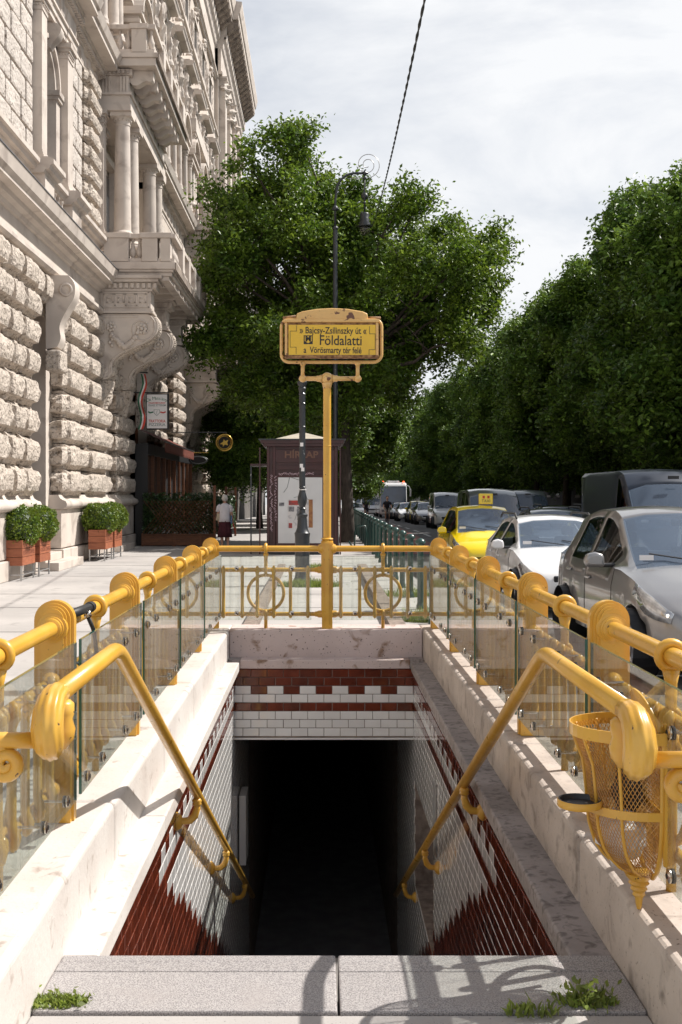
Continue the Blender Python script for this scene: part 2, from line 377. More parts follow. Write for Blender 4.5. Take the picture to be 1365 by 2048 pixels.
M['handbag'] = pm('beige_handbag', (0.5, 0.42, 0.3), rough=0.5)
M['blue_cloth'] = pm('blue_cloth', (0.12, 0.2, 0.38), rough=0.8)
M['dark_cloth'] = pm('dark_clothes', (0.02, 0.02, 0.03), rough=0.8)
M['pale_cloth'] = pm('pale_shorts', (0.5, 0.45, 0.4), rough=0.8)
M['white_enamel'] = pm('white_sign_face', (0.80, 0.78, 0.77), rough=0.35, coat=0.3)
M['s_green'] = pm('sign_green', (0.02, 0.16, 0.08), rough=0.5)
M['s_red'] = pm('sign_red', (0.55, 0.05, 0.03), rough=0.5)
M['s_grey'] = pm('sign_grey', (0.22, 0.25, 0.25), rough=0.5)
M['awning'] = pm('red_brown_awning', (0.16, 0.035, 0.018), (0.10, 0.022, 0.012), 6, 0.8)
M['cable'] = pm('cable_black', (0.012, 0.018, 0.018), rough=0.6)
M['graffiti'] = pm('graffiti_paint', (0.6, 0.45, 0.5), rough=0.6)
M['slate'] = pm('grey_roof', (0.14, 0.14, 0.15), (0.1, 0.1, 0.11), 3, 0.7)
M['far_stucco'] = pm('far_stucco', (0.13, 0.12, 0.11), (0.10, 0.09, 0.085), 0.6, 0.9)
M['carved'] = pm('carved_letters', (0.15, 0.045, 0.025), rough=0.8)
M['letters_kiosk'] = pm('kiosk_letters', (0.17, 0.08, 0.05), rough=0.4)

FONT = None
def text(body, size, mat, parent, loc, rot=(R(90), 0, 0), name='lettering', align='CENTER', depth=0.002, sx=1.0, bold=0.0, w=True, spacing=1.0):
    cu = bpy.data.curves.new('text_tmp', 'FONT'); cu.body = body; cu.size = size; cu.align_x = align; cu.align_y = 'CENTER'
    cu.extrude = depth; cu.offset = bold; cu.space_character = spacing; cu.resolution_u = 3
    o = bpy.data.objects.new('text_tmp', cu); COL.objects.link(o)
    dg = bpy.context.evaluated_depsgraph_get(); me = bpy.data.meshes.new_from_object(o.evaluated_get(dg))
    bpy.data.objects.remove(o); bpy.data.curves.remove(cu)
    me.name = name; me.materials.clear(); me.materials.append(mat)
    q = link(name, me, parent, loc=loc, rot=rot, scale=(sx, 1, 1), world_coords=w)
    return q
def GZ(Y): return -max(0.0, Y-55)*0.009   # the street falls away gently
def X(px, Y): return (px-640)*Y/FPX
def Z(py, Y): return H+(988-py)*Y/FPX
# ================================================================ GROUND
def sheet(x0, x1, y0, y1, z):
    mb = MB(); ys = sorted({y0, y1} | {y for y in (55, 90, 140, 400) if y0 < y < y1})
    for ya, yb_ in zip(ys[:-1], ys[1:]):
        mb.add([(x0, ya, z+GZ(ya)), (x1, ya, z+GZ(ya)), (x1, yb_, z+GZ(yb_)), (x0, yb_, z+GZ(yb_))], [(0, 1, 2, 3)])
    return mb
def merge(*ms):
    r = MB()
    for m_ in ms: r.add(m_.v, m_.f)
    return r
tag(merge(sheet(-40, -1.33, -6, 400, 0), sheet(-1.33, 1.95, 10.98, 400, 0), sheet(1.36, 1.95, -6, 10.98, 0), sheet(-1.33, 1.36, -6, 1.3, 0)).build('pavement', M['pavement'], fix=False), 'pale asphalt pavement beside the road', kind='structure')
mb = MB()
for y in (11.6, 12.25, 14.0, 17.0, 19.3, 23.5, 27.0, 31.0):
    mb.box(-1.3 if y < 14 else -5.9, 1.9, y, y+0.012, 0.001, 0.004)
tag(mb.build('pavement_joint', M['joint']), kind='structure')
tag(merge(sheet(-700, -40, -20, 1500, -.02), sheet(12.5, 700, -20, 1500, -.02), sheet(-40, 12.5, 400, 1500, -.02), sheet(-40, 12.5, -20, -6, -.02)).build('ground', M['pavement'], fix=False), kind='structure')
tag(sheet(1.95, 12.5, -6, 400, -.1).build('road', M['asphalt'], fix=False), kind='structure')
mb = MB()
for ya, yb_, xa, xb_ in ((34, 55, 4.0, 4.3), (55, 90, 4.3, 5.0), (90, 150, 5.0, 6.0)):
    mb.add([(2.1, ya, -.095+GZ(ya)), (xa, ya, -.095+GZ(ya)), (xb_, yb_, -.095+GZ(yb_)), (2.1, yb_, -.095+GZ(yb_))], [(0, 1, 2, 3)])
tag(mb.build('cycle_lane', M['red_lane'], fix=False), kind='structure')
mb = MB()
for k in range(20):
    for x_, y_ in ((4.6+k*0.03, 36+k*6), (8.3, 12+k*6)):
        g0, g1 = GZ(y_), GZ(y_+3); mb.add([(x_, y_, g0-.09), (x_+.12, y_, g0-.09), (x_+.12, y_+3, g1-.09), (x_, y_+3, g1-.09)], [(0, 1, 2, 3)])
tag(mb.build('lane_marking', M['paint_white'], fix=False), kind='structure')
kb = thing('kerb', 'row of granite kerb stones along the road', 'kerb', (1.87, 8, 0))
ks = MB().box(-0.075, 0.075, 0, 1.48, -0.24, 0.006).mesh('kerb_stone', M['kerb'])
for k in range(60): link('kerb_stone', ks, kb, loc=(0, k*1.5-4, GZ(k*1.5+4)))
tag(kb, kind='structure')
kb = thing('far_kerb', 'granite kerb on the far side of the road', 'kerb', (12.5, -6, 0)); tag(kb, kind='structure')
MB().box(-0.08, 0.08, 0, 61, -0.14, 0.03).build('kerb_stone', M['kerb'], kb, w=False)
MB().add([(p[0], p[1], p[2]+GZ(p[1]-6)) for p in ((-.08, 61, -.14), (.08, 61, -.14), (.08, 400, -.14), (-.08, 400, -.14), (-.08, 61, .03), (.08, 61, .03), (.08, 400, .03), (-.08, 400, .03))], [(0, 3, 2, 1), (4, 5, 6, 7), (0, 1, 5, 4), (1, 2, 6, 5), (2, 3, 7, 6), (3, 0, 4, 7)]).build('kerb_stone', M['kerb'], kb, w=False)

# ---------------------------------------------------------------- granite landing in front of the stairs
land = thing('granite_landing', 'speckled granite slabs at the head of the stairs', 'landing', (0, 4, 0)); tag(land, kind='structure')
YE, ZG = 3.72, 0.195
def slab(x0, x1, y0, y1, z0, z1, name='granite_slab', m='granite', bev=0.006):
    return MB().box(x0, x1, y0, y1, z0, z1).build(name, M[m], land, bevel=bev)
for (x0, x1) in ((-0.848, 0.052), (0.060, 0.964)):
    slab(x0, x1, 3.308, 3.582, 0.0, ZG+0.004)
    slab(x0, x1, 3.586, 3.664, 0.0, ZG+0.003)
    slab(x0, x1, 3.667, YE, 0.0, ZG)
slab(-0.848, 0.964, 1.3, 3.298, 0.0, ZG-0.004, m='pavement')
# stairs going down
st = thing('staircase', 'stone stairs leading down into the dark underpass', 'stairs', (0, YE, 0)); tag(st, kind='structure')
TR, RI = 0.33, 0.156
for k in range(24):
    MB().box(-0.794, 0.872, YE+0.002+k*TR, YE+(k+1)*TR+0.03, ZG-(k+1)*RI-0.2, ZG-(k+1)*RI).build('step', M['step'], st, bevel=0.008)
MB().box(-0.794, 3.2, YE+24*TR, 26, -24*RI-0.3, -24*RI-0.1).build('passage_floor', M['dark_wall'], st)
# underground shell
sh = thing('underpass', 'dark underpass behind the tiled lintel', 'underpass', (0, 12, -2)); tag(sh, kind='structure')
ZC = -0.53                       # ceiling of the passage
MB().box(-1.0, 3.4, 10.75, 26, ZC, ZC+0.25).build('passage_ceiling', M['dark_wall'], sh)
MB().box(-1.2, 3.6, 26, 26.3, -4.4, 0).build('passage_end_wall', M['dark_wall'], sh)
MB().box(3.2, 3.5, 8.0, 26, -4.4, -0.3).build('passage_side_wall', M['dark_wall'], sh)
MB().box(1.20, 3.4, 8.0, 10.75, -0.75, -0.5).build('passage_ceiling', M['dark_wall'], sh)
MB().box(1.20, 3.4, 7.8, 8.0, -4.4, -0.3).build('passage_side_wall', M['dark_wall'], sh)
MB().box(-0.45, 0.35, 10.9, 11.05, ZC-0.09, ZC-0.005).build('ceiling_lamp', M['galv'], sh, bevel=0.01)

# ---------------------------------------------------------------- tiled walls
TW, TH = 0.150, 0.0779
ZT = 0.105
def tile_mesh(m):
    w, h, d, b = TW/2-0.0028, TH/2-0.0028, 0.007, 0.0035
    v = [(-w, 0, -h), (w, 0, -h), (w, 0, h), (-w, 0, h), (-w, -d+b*.6, -h), (w, -d+b*.6, -h), (w, -d+b*.6, h), (-w, -d+b*.6, h),
         (-w+b, -d, -h+b), (w-b, -d, -h+b), (w-b, -d, h-b), (-w+b, -d, h-b)]
    f = [(8, 9, 10, 11)] + [(i, (i+1) % 4, 4+(i+1) % 4, 4+i) for i in range(4)] + [(4+i, 4+(i+1) % 4, 8+(i+1) % 4, 8+i) for i in range(4)]
    return MB().add(v, f).mesh('tile', m), v, f
tw, TV, TF = tile_mesh(M['white_tile']); tb, _, _ = tile_mesh(M['brown_tile'])
def half_tile(m, fr):
    v = [((p[0]+TW/2)*fr-TW*fr/2, p[1], p[2]) for p in TV]
    return MB().add(v, TF).mesh('tile', m)
twh, tbh = half_tile(M['white_tile'], 0.5), half_tile(M['brown_tile'], 0.5)
def place_tiles(wall, spots, rz, stuff=()):
    for (p, brown, hf) in spots:
        me = (tbh if hf else tb) if brown else (twh if hf else tw)
        o = link('tile', me, wall, loc=p, rot=(R(random.gauss(0, .35)), 0, rz+R(random.gauss(0, .35))), world_coords=True)
    for brown in (False, True):
        ss = [s for s in stuff if s[1] == brown]
        if not ss: continue
        mb = MB(); ca, sa = math.cos(rz), math.sin(rz)
        for (p, _, hf) in ss:
            k = .5 if hf else 1; t = random.gauss(0, .006)
            mb.add([(p[0]+ca*v[0]*k-sa*(v[1]+v[2]*t), p[1]+sa*v[0]*k+ca*(v[1]+v[2]*t), p[2]+v[2]) for v in TV], TF)
        o = mb.build('tiling', M['brown_tile_many' if brown else 'white_tile_many'], wall, fix=False); tag(o, kind='stuff')
def row_brown(r, c): return r in (0, 1, 4) or (r == 2 and c % 2 == 0)
YB = 10.38
# lintel wall over the passage
lw = thing('tiled_lintel', 'white and brown tiled lintel wall above the dark passage mouth', 'tiled wall', (0.04, YB, -0.2))
MB().box(-0.86, 0.93, YB+0.008, YB+0.36, ZC, 0.10).build('wall_core', M['grout'], lw)
MB().box(-0.79, 0.865, YB-0.004, YB+0.02, ZC-0.018, ZC-0.001).build('edge_trim', M['white_tile'], lw)
sp = []
for r in range(8):
    z = ZT-TH*(r+0.5)
    off = 0 if r % 2 == 0 else TW/2
    x = -0.786-TW+off; c = 0
    while x < 0.864-0.001:
        a, b_ = max(x, -0.786), min(x+TW, 0.864)
        if b_-a > 0.03:
            hf = (b_-a) < TW*0.75
            sp.append(((((a+b_)/2), YB+0.006, z), row_brown(r, c) , hf))
        x += TW; c += 1
place_tiles(lw, sp, 0)
# side walls
def side_wall(sx, xw, name_label):
    w = thing('tiled_wall', name_label, 'tiled wall', (xw, 7.3, -1))
    xo = xw+sx*0.006     # face plane
    if sx < 0:
        MB().box(xo, xo-0.16, YE-0.02, 26, -4.4, ZT-0.002).build('wall_core', M['grout'], w)
    else:
        for (a, b_, z0, z1) in ((YE-0.02, 8.60, -4.4, ZT-0.002), (8.60, 10.2, -0.92, ZT-0.002), (8.60, 10.2, -4.4, -1.82), (10.2, 26, -4.4, ZT-0.002)):
            MB().box(xo, xo+0.2, a, b_, z0, z1).build('wall_core', M['grout'], w)
    spots = []
    for r in range(46):
        z = ZT-TH*(r+0.5); off = 0 if r % 2 == 0 else TW/2
        c = 0; y = YB-TW+off
        while y > YE-0.02:
            yc = y+TW/2
            zs = ZG-0.475*(yc-YE)
            sight = H-0.409*yc-0.5
            if z > max(zs-0.1, sight) and z > -3.4 and not (sx > 0 and yc > 8.53 and yc < 10.27 and -1.86 < z < -0.88):
                region = z < -0.285-0.5*(yc-5.74)+0.02
                spots.append(((xo, yc, z), region or row_brown(r, c), False))
            y -= TW; c += 1
    spots.sort(key=lambda s: (s[0][1]**2+s[0][0]**2)-6*s[0][2]*0.3)
    n = 290
    place_tiles(w, spots[:n], R(90) if sx < 0 else R(-90), spots[n:])
    # tiles beyond the lintel as one mass
    far = []
    for r in range(7, 46):
        z = ZT-TH*(r+0.5); off = 0 if r % 2 == 0 else TW/2
        for c in range(0, 14):
            yc = YB+TW/2+off+c*TW
            if z > -3.4: far.append(((xo, yc, z), False, False))
    place_tiles(w, [], R(90) if sx < 0 else R(-90), far)
    return w
wl = side_wall(-1, -0.786, 'sunlit left stairwell wall of white tiles with red brown tiles low down')
wr = side_wall(1, 0.864, 'shaded right stairwell wall of white tiles with dark brown tiles low down')
# plates on the walls
o = MB().box(0.848, 0.862, 8.28, 8.42, -0.97, -0.42).build('wall_plate', M['galv'], bevel=0.004)
tag(o, 'narrow grey metal plate screwed to the right tiled wall', 'plate')
o = MB().box(-0.775, -0.71, 10.8, 11.15, -1.85, -1.18).build('wall_sign', M['white_enamel'], bevel=0.006)
tag(o, 'small white vertical plate on the left wall inside the passage', 'sign')

# ---------------------------------------------------------------- stone ledges and parapets
def parapet(label, xi, xo, lx, y0, joints, mt, ml, zt=0.445):
    p = thing('stone_parapet', label, 'parapet', ((xi+xo)/2, 6, 0))
    js = [y0]+joints+[10.55]
    for a, b_ in zip(js[:-1], js[1:]):
        o = MB().box(xi, xo, a+0.002, b_-0.002, -0.05, zt+random.uniform(-.002, .002)).build('coping_stone', M[mt], p, bevel=0.028, seg=4)
        o.modifiers[0].limit_method = 'ANGLE'
    ys = [YE+0.002]
    while ys[-1] < 10.0: ys.append(min(ys[-1]+1.62, 10.36) if ys[-1] < 8.9 else 10.36)
    for a, b_ in zip(ys[:-1], ys[1:]):
        MB().box(lx, xi+(0.03 if xo > xi else -0.03), a+0.0015, b_-0.0015, 0.108, 0.192).build('ledge_slab', M[ml], p, bevel=0.010, seg=3)
    return p
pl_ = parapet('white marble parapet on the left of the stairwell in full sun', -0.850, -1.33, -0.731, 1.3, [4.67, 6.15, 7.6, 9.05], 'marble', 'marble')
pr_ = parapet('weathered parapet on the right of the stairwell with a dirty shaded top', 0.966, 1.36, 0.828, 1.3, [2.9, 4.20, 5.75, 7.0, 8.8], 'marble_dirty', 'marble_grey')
MB().box(-0.868, -0.70, YE+0.002, YB, -4.3, 0.106).build('backing', M['grout'], pl_).location.x = -0.105
bp = thing('stone_parapet', 'pitted travertine parapet closing the far end of the stairwell', 'parapet', (0.06, 10.75, 0))
MB().box(-0.850, 0.966, 10.552, 10.98, -0.55, 0.447).build('coping_stone', M['travertine'], bp, bevel=0.012, seg=3)
MB().box(-1.33, -0.852, 10.552, 10.98, -0.05, 0.446).build('coping_stone', M['marble'], bp, bevel=0.02, seg=3)
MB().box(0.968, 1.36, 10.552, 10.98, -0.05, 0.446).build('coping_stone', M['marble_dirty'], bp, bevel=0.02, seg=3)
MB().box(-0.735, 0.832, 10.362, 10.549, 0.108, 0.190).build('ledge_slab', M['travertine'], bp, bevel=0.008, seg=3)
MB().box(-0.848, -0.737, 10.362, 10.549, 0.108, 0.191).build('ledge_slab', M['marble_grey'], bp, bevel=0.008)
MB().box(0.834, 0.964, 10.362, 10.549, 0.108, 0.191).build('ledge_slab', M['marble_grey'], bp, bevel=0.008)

# ================================================================ RAILINGS
RXL, RXR, RY = -1.035, 1.13, 10.68
ZR = 1.20
def arch(hw, z0, zt, n=14):
    cz = zt-hw
    return [(-hw, z0), (hw, z0)]+[(hw*math.cos(PI*k/n), cz+hw*math.sin(PI*k/n)) for k in range(n+1)]
def post_mesh():
    mb = MB(); zt = 1.305
    for (hw, ht, zb, top) in ((0.078, 0.020, 0.447, zt), (0.066, 0.034, 0.70, zt-0.010), (0.055, 0.046, 0.66, zt-0.019), (0.045, 0.056, 0.62, zt-0.028)):
        mb.prism(arch(hw, zb, top), 'y', -ht, ht)
    mb.box(-0.070, 0.070, -0.050, 0.050, 0.447, 0.80)
    me = mb.mesh('post', M['yellow'], angle=35)
    return me
def boss_mesh():
    mb = MB()
    mb.lathe([(0.026, -0.088), (0.040, -0.080), (0.041, -0.070), (0.047, -0.068), (0.048, -0.060), (0.058, -0.058), (0.060, -0.048), (0.060, 0.048), (0.058, 0.058), (0.048, 0.060), (0.047, 0.068), (0.041, 0.070), (0.040, 0.080), (0.026, 0.088)], (0, 0, ZR), 24, 'y')
    return mb.mesh('rail_boss', M['yellow'], angle=30)
SOCK = MB().lathe([(0.021, -0.12), (0.027, -0.105), (0.024, -0.1), (0.034, -0.082), (0.034, 0.082), (0.024, 0.1), (0.027, 0.105), (0.021, 0.12)], (0, 0, 0), 14, 'y').mesh('rail_socket', M['yellow'], angle=40)
def put_boss(q):
    link('rail_boss', BM, q)
    for zz in (0.58, 1.0): link('rail_socket', SOCK, q, loc=(0, 0, zz))
def hanger_mesh():
    mb = MB()
    mb.torus((0, 0, ZR), 0.040, 0.017, 'y', 22, 10)
    mb.tube([(0, 0, ZR-0.045), (0, 0, ZR-0.09), (0, 0, 1.03), (0, 0, 0.985)], [0.030, 0.020, 0.019, 0.019], 10, flat=0.9)
    mb.torus((0, 0, 1.0), 0.026, 0.014, 'y', 16, 8)
    mb.tube([(0.01, 0, 1.0), (0.018, 0, 0.985), (0.018, 0, 0.955), (0, 0, 0.945)], 0.016, 8)
    return mb.mesh('rail_hanger', M['yellow'], smooth=True)
def foot_mesh():
    mb = MB()
    mb.tube([(0, 0, 0.44), (0, 0, 0.55), (0.02, 0, 0.575), (0.018, 0, 0.60), (0, 0, 0.615)], 0.017, 8)
    return mb.mesh('rail_foot', M['yellow'], smooth=True)
def ring_mesh():      # in the plane of the panel (y,z)
    return MB().torus((0, 0, 0.78), 0.170, 0.0155, 'x', 36, 8).mesh('ring', M['yellow_chip'], smooth=True)
def baluster_mesh():
    mb = MB(); x = 0.022
    mb.tube([(x, 0, 0.545), (x+.006, 0, 0.56), (x+.012, 0, 0.59), (x, 0, 0.63), (x, 0, 0.95), (x+.012, 0, 0.985), (x+.010, 0, 1.015), (x, 0, 1.038)],
            [0.009, 0.019, 0.021, 0.0165, 0.0165, 0.021, 0.019, 0.009], 10)
    return mb.mesh('baluster', M['yellow_chip'], smooth=True)
FM = foot_mesh()
PM, BM, HM, RM, BAL = post_mesh(), boss_mesh(), hanger_mesh(), ring_mesh(), baluster_mesh()
discm = MB()
discm.cur = 0; discm.lathe([(0.019, 0), (0.021, 0.003), (0.021, 0.008), (0.012, 0.012), (0, 0.012)], (0, 0, 0), 16, 'x')
discm.cur = 1; discm.lathe([(0.0215, -0.010), (0.0215, 0.0)], (0, 0, 0), 16, 'x').lathe([(0.008, 0.012), (0.008, 0.014), (0, 0.014)], (0, 0, 0), 10, 'x')
discm.cur = 0; discm.lathe([(0.005, -0.10), (0.005, -0.010)], (0, 0, 0), 8, 'x')
DISC = discm.mesh('glass_clamp', [M['chrome'], M['rubber']], angle=40)
def glass_panel(parent, cx, cy, w, z0, z1, rz, side, discs):
    """panel centred at cx,cy; spans w along its own local y; side=+1: the well is towards local +x"""
    p = link('glass_panel', MB().box(-0.005, 0.005, -w/2, w/2, z0, z1).mesh('glass_panel', M['glass']), parent, world_coords=True, loc=(cx, cy, 0), rot=(0, 0, rz))
    e = MB(); t = 0.0056
    e.box(-t, t, -w/2-0.0012, -w/2, z0, z1).box(-t, t, w/2, w/2+0.0012, z0, z1).box(-t, t, -w/2, w/2, z1, z1+0.001)
    link('glass_edge', e.mesh('glass_edge', M['glass_edge']), p)
    for yy in discs:
        for zz in (0.60, 1.02):
            link('glass_clamp', DISC, p, loc=(0.006, yy-w/2, zz))
    return p
def railing(label, x, side, ys, xg, extra_y):
    r = thing('stairwell_railing', label, 'railing', (x, 6.5, 0.45))
    rot = 0 if side > 0 else PI       # local +x towards the well
    MB().tube([(x, extra_y, ZR), (x, RY, ZR)], 0.0295, 16).build('top_rail', M['yellow'], r, angle=60)
    for zz in (0.58, 1.0):
        MB().tube([(x, extra_y, zz), (x, RY, zz)], 0.0205, 12).build('lower_rail', M['yellow_chip'], r, angle=60)
    for y in ys:
        q = link('post', PM, r, loc=(x, y, 0), rot=(0, 0, rot), world_coords=True)
        put_boss(q)
    L_ = ys[1]-ys[0]
    for y in ys[:-1]:
        c = y+L_/2
        link('rail_hanger', HM, r, loc=(x, c, 0), rot=(0, 0, rot), world_coords=True)
        link('rail_foot', FM, r, loc=(x, c, 0), rot=(0, 0, rot), world_coords=True)
        link('ring', RM, r, loc=(x, c, 0), rot=(0, 0, rot), world_coords=True)
        for d in (-0.60, -0.42, -0.25, -0.08, 0.08, 0.25, 0.42, 0.60):
            link('baluster', BAL, r, loc=(x, c+d*L_/1.57, 0), rot=(0, 0, rot), world_coords=True)
        a, b_ = y-0.035, y+L_-0.125
        glass_panel(r, xg, (a+b_)/2, b_-a, 0.555, 1.155, 0 if side > 0 else PI, 1, (0.10, 0.42, 0.98, 1.30))
    return r
YS = [2.83, 4.40, 5.97, 7.54, 9.11, 10.68]
ral = railing('yellow railing with rings and glass panels along the left side of the stairwell', RXL, 1, YS, -0.93, 2.0)
rar = railing('yellow railing with rings and glass panels along the right side of the stairwell', RXR, -1, YS, 1.035, 2.0)
# back railing
rb = thing('stairwell_railing', 'yellow railing with two rings across the far end of the stairwell', 'railing', (0.05, RY, 0.45))
XC = 0.07
MB().tube([(RXL, RY, ZR), (RXR, RY, ZR)], 0.0295, 16).build('top_rail', M['yellow'], rb, angle=60)
for zz in (0.58, 1.0): MB().tube([(RXL, RY, zz), (RXR, RY, zz)], 0.0205, 12).build('lower_rail', M['yellow_chip'], rb, angle=60)
q = link('post', PM, rb, loc=(XC, RY, 0), rot=(0, 0, PI/2), world_coords=True); put_boss(q)
for (xa, xb) in ((RXL, XC), (XC, RXR)):
    c = (xa+xb)/2 - (0.03 if xb == XC else -0.0)
    link('rail_hanger', HM, rb, loc=(c, RY, 0), rot=(0, 0, -PI/2), world_coords=True)
    link('rail_foot', FM, rb, loc=(c, RY, 0), rot=(0, 0, -PI/2), world_coords=True)
    link('ring', RM, rb, loc=(c, RY, 0), rot=(0, 0, -PI/2), world_coords=True)
    for d in (-0.40, -0.222, -0.079, 0.077, 0.235, 0.40):
        link('baluster', BAL, rb, loc=(c+d, RY, 0), rot=(0, 0, -PI/2), world_coords=True)
    glass_panel(rb, c-0.02, RY-0.10, 0.90, 0.535, 1.135, -PI/2, 1, (0.20, 0.72))

# ---------------------------------------------------------------- station sign on its pole (stands on the back railing's post)
sg = thing('station_sign', 'yellow underground station sign on a tall yellow pole above the stairs', 'sign', (XC, RY, 1.3))
SY = RY
Zs = lambda py: Z(py, SY)
Xs = lambda px: X(px, SY)
mb = MB(); mb.tube([(XC, SY, 1.28), (XC, SY, 2.83)], 0.037, 18)
mb.lathe([(0.05, 0), (0.06, 0.008), (0.05, 0.018), (0.04, 0.02)], (XC, SY, 1.285), 18)
mb.lathe([(0.0375, 0), (0.040, 0.004), (0.0375, 0.010)], (XC, SY, 2.17), 18)
mb.build('pole', M['yellow'], sg, angle=40)
zc = Zs(757)
mb = MB(); mb.ball((XC, SY, zc), 0.058, 18, 12)
mb.lathe([(0.036, -0.10), (0.045, -0.06), (0.05, -0.04)], (XC, SY, zc), 18)
xa, xb = Xs(606), Xs(716)
mb.tube([(xa, SY, zc), (xb, SY, zc)], 0.022, 14)
for s_ in (-1, 1): mb.lathe([(0.022, s_*0.105), (0.030, s_*0.095), (0.030, s_*0.07), (0.04, s_*0.05)], (XC, SY, zc), 16, 'x')
for x in (xa, xb):
    mb.ball((x, SY, zc), 0.036, 14, 10)
    mb.tube([(x, SY, zc), (x, SY, Zs(728))], 0.0185, 12)
    mb.ball((x, SY, Zs(727)), 0.028, 12, 8)
mb.build('bracket', M['cream_rust'], sg, smooth=True)
# tubular frame
x0, x1, z0, z1 = Xs(563.5), Xs(763.5), Zs(724), Zs(638)
def rrect(x0, x1, z0, z1, rad, y, n=5):
    pts = []
    for (cx, cz, a0) in ((x1-rad, z1-rad, 0), (x0+rad, z1-rad, 90), (x0+rad, z0+rad, 180), (x1-rad, z0+rad, 270)):
        for k in range(n+1):
            a = R(a0+90*k/n); pts.append((cx+rad*math.cos(a), y, cz+rad*math.sin(a)))
    return pts
MB().tube(rrect(x0, x1, z0, z1, 0.075, SY, 6), 0.0165, 10, closed=True).build('frame_tube', M['cream_rust'], sg, smooth=True)
bx = MB(); a, b_, c, d = Xs(570), Xs(757), Zs(716), Zs(644)
bx.box(a, b_, SY-0.065, SY+0.065, c, d)
bx.build('sign_box', M['rust'], sg, bevel=0.012)
fb = MB(); f = 0.022
fb.box(a+.004, a+.004+f, SY-0.075, SY-0.05, c+.012, d-.012); fb.box(b_-.004-f, b_-.004, SY-0.075, SY-0.05, c+.012, d-.012)
fb.box(a-.008, b_+.008, SY-0.085, SY+0.085, d-0.014, d+0.018)
fb.build('sign_rim', M['cream_rust'], sg, bevel=0.006)
MB().box(a-.002, b_+.002, SY-0.080, SY-0.05, c-0.004, c+0.020).build('sign_rim', M['rust'], sg, bevel=0.005)
# curved hood
hp = [(Xs(593), Zs(643)), (Xs(594), Zs(629)), (Xs(605), Zs(624.5)), (Xs(635), Zs(619.5)), (Xs(664), Zs(618)), (Xs(695), Zs(619.5)), (Xs(725), Zs(624.5)), (Xs(735), Zs(629)), (Xs(736), Zs(643))]
MB().prism(hp, 'y', SY-0.07, SY+0.07).build('hood', M['cream_rust'], sg, bevel=0.012, seg=3, angle=40)
ro = MB()
for (xx0, xx1) in ((Xs(566), Xs(592)), (Xs(737), Xs(762))): ro.tube([(xx0, SY, Zs(636)), (xx1, SY, Zs(633 if xx0 < 0 else 636))], 0.015, 8)
ro.build('frame_lug', M['rust'], sg, smooth=True)
# face
fx0, fx1, fz0, fz1 = Xs(578), Xs(751), Zs(711.5), Zs(651.5)
face = MB().box(fx0, fx1, SY-0.070, SY-0.060, fz0, fz1).build('sign_face', M['sign_yellow'], sg)
yf = SY-0.0705
def ln(px0, py0, px1, py1, w=0.004):
    p0, p1 = Vector((Xs(px0), Zs(py0))), Vector((Xs(px1), Zs(py1)))
    a_ = (min(p0.x, p1.x)-w/2, max(p0.x, p1.x)+w/2, min(p0.y, p1.y)-w/2, max(p0.y, p1.y)+w/2)
    return a_
lm = MB()
for q in ((581, 664, 594, 664), (594, 653, 594, 664), (581, 664, 581, 696), (581, 696, 593, 696), (593, 696, 593, 709),
          (739, 655, 739, 669.5), (739, 669.5, 750, 669.5), (750, 669.5, 750, 701), (738, 701, 750, 701), (738, 701, 738, 713 - 1.5)):
    x_0, x_1, z_0, z_1 = ln(*q); lm.box(x_0, x_1, yf-0.001, yf, z_0, z_1)
lm.build('sign_line', M['ink'], sg)
def stext(b, size, px, py, sx=1.0, bold=0.0012, sp=1.0, rot=R(0.6)):
    return text(b, size, M['ink'], sg, (Xs(px), yf-0.001, Zs(py)), (R(90), rot, 0), sx=sx, bold=bold, depth=0.001, spacing=sp)
def serif(base, size, px, py, sx, wd, bold=0.0012):
    o = stext(base, size, px, py, 1.0, bold)
    wnow = o.dimensions.x if o.dimensions.x > 0 else 1
    bb = [v.co.x for v in o.data.vertices]; ww = max(bb)-min(bb)
    o.scale.x = wd/ww
    return o
k = SY/FPX
serif('» Bajcsy-Zsilinszky út «', 0.088, 666.5, 663.5, 1, 133*k, 0.0008)
serif('Földalatti', 0.132, 681.5, 683.5, 1, 83*k, 0.0008)
serif('a  Vörösmarty tér felé', 0.084, 665.5, 702.5, 1, 115*k, 0.0008)
# M badge
mbp = [(Xs(608.5), Zs(673)), (Xs(625.5), Zs(673)), (Xs(625.5), Zs(689)), (Xs(608.5), Zs(689))]
MB().box(Xs(608), Xs(626), yf-0.001, yf, Zs(690), Zs(672.5)).build('badge', M['ink'], sg, bevel=0.0)
sh_ = [(Xs(610), Zs(674.5)), (Xs(624), Zs(674.5)), (Xs(624), Zs(684)), (Xs(617), Zs(688.2)), (Xs(610), Zs(684))]
MB().prism(sh_, 'y', yf-0.0025, yf-0.0012).build('badge_shield', M['sign_yellow'], sg)
o = text('M', 0.072, M['ink'], sg, (Xs(617), yf-0.003, Zs(679.8)), bold=0.003, depth=0.0008)

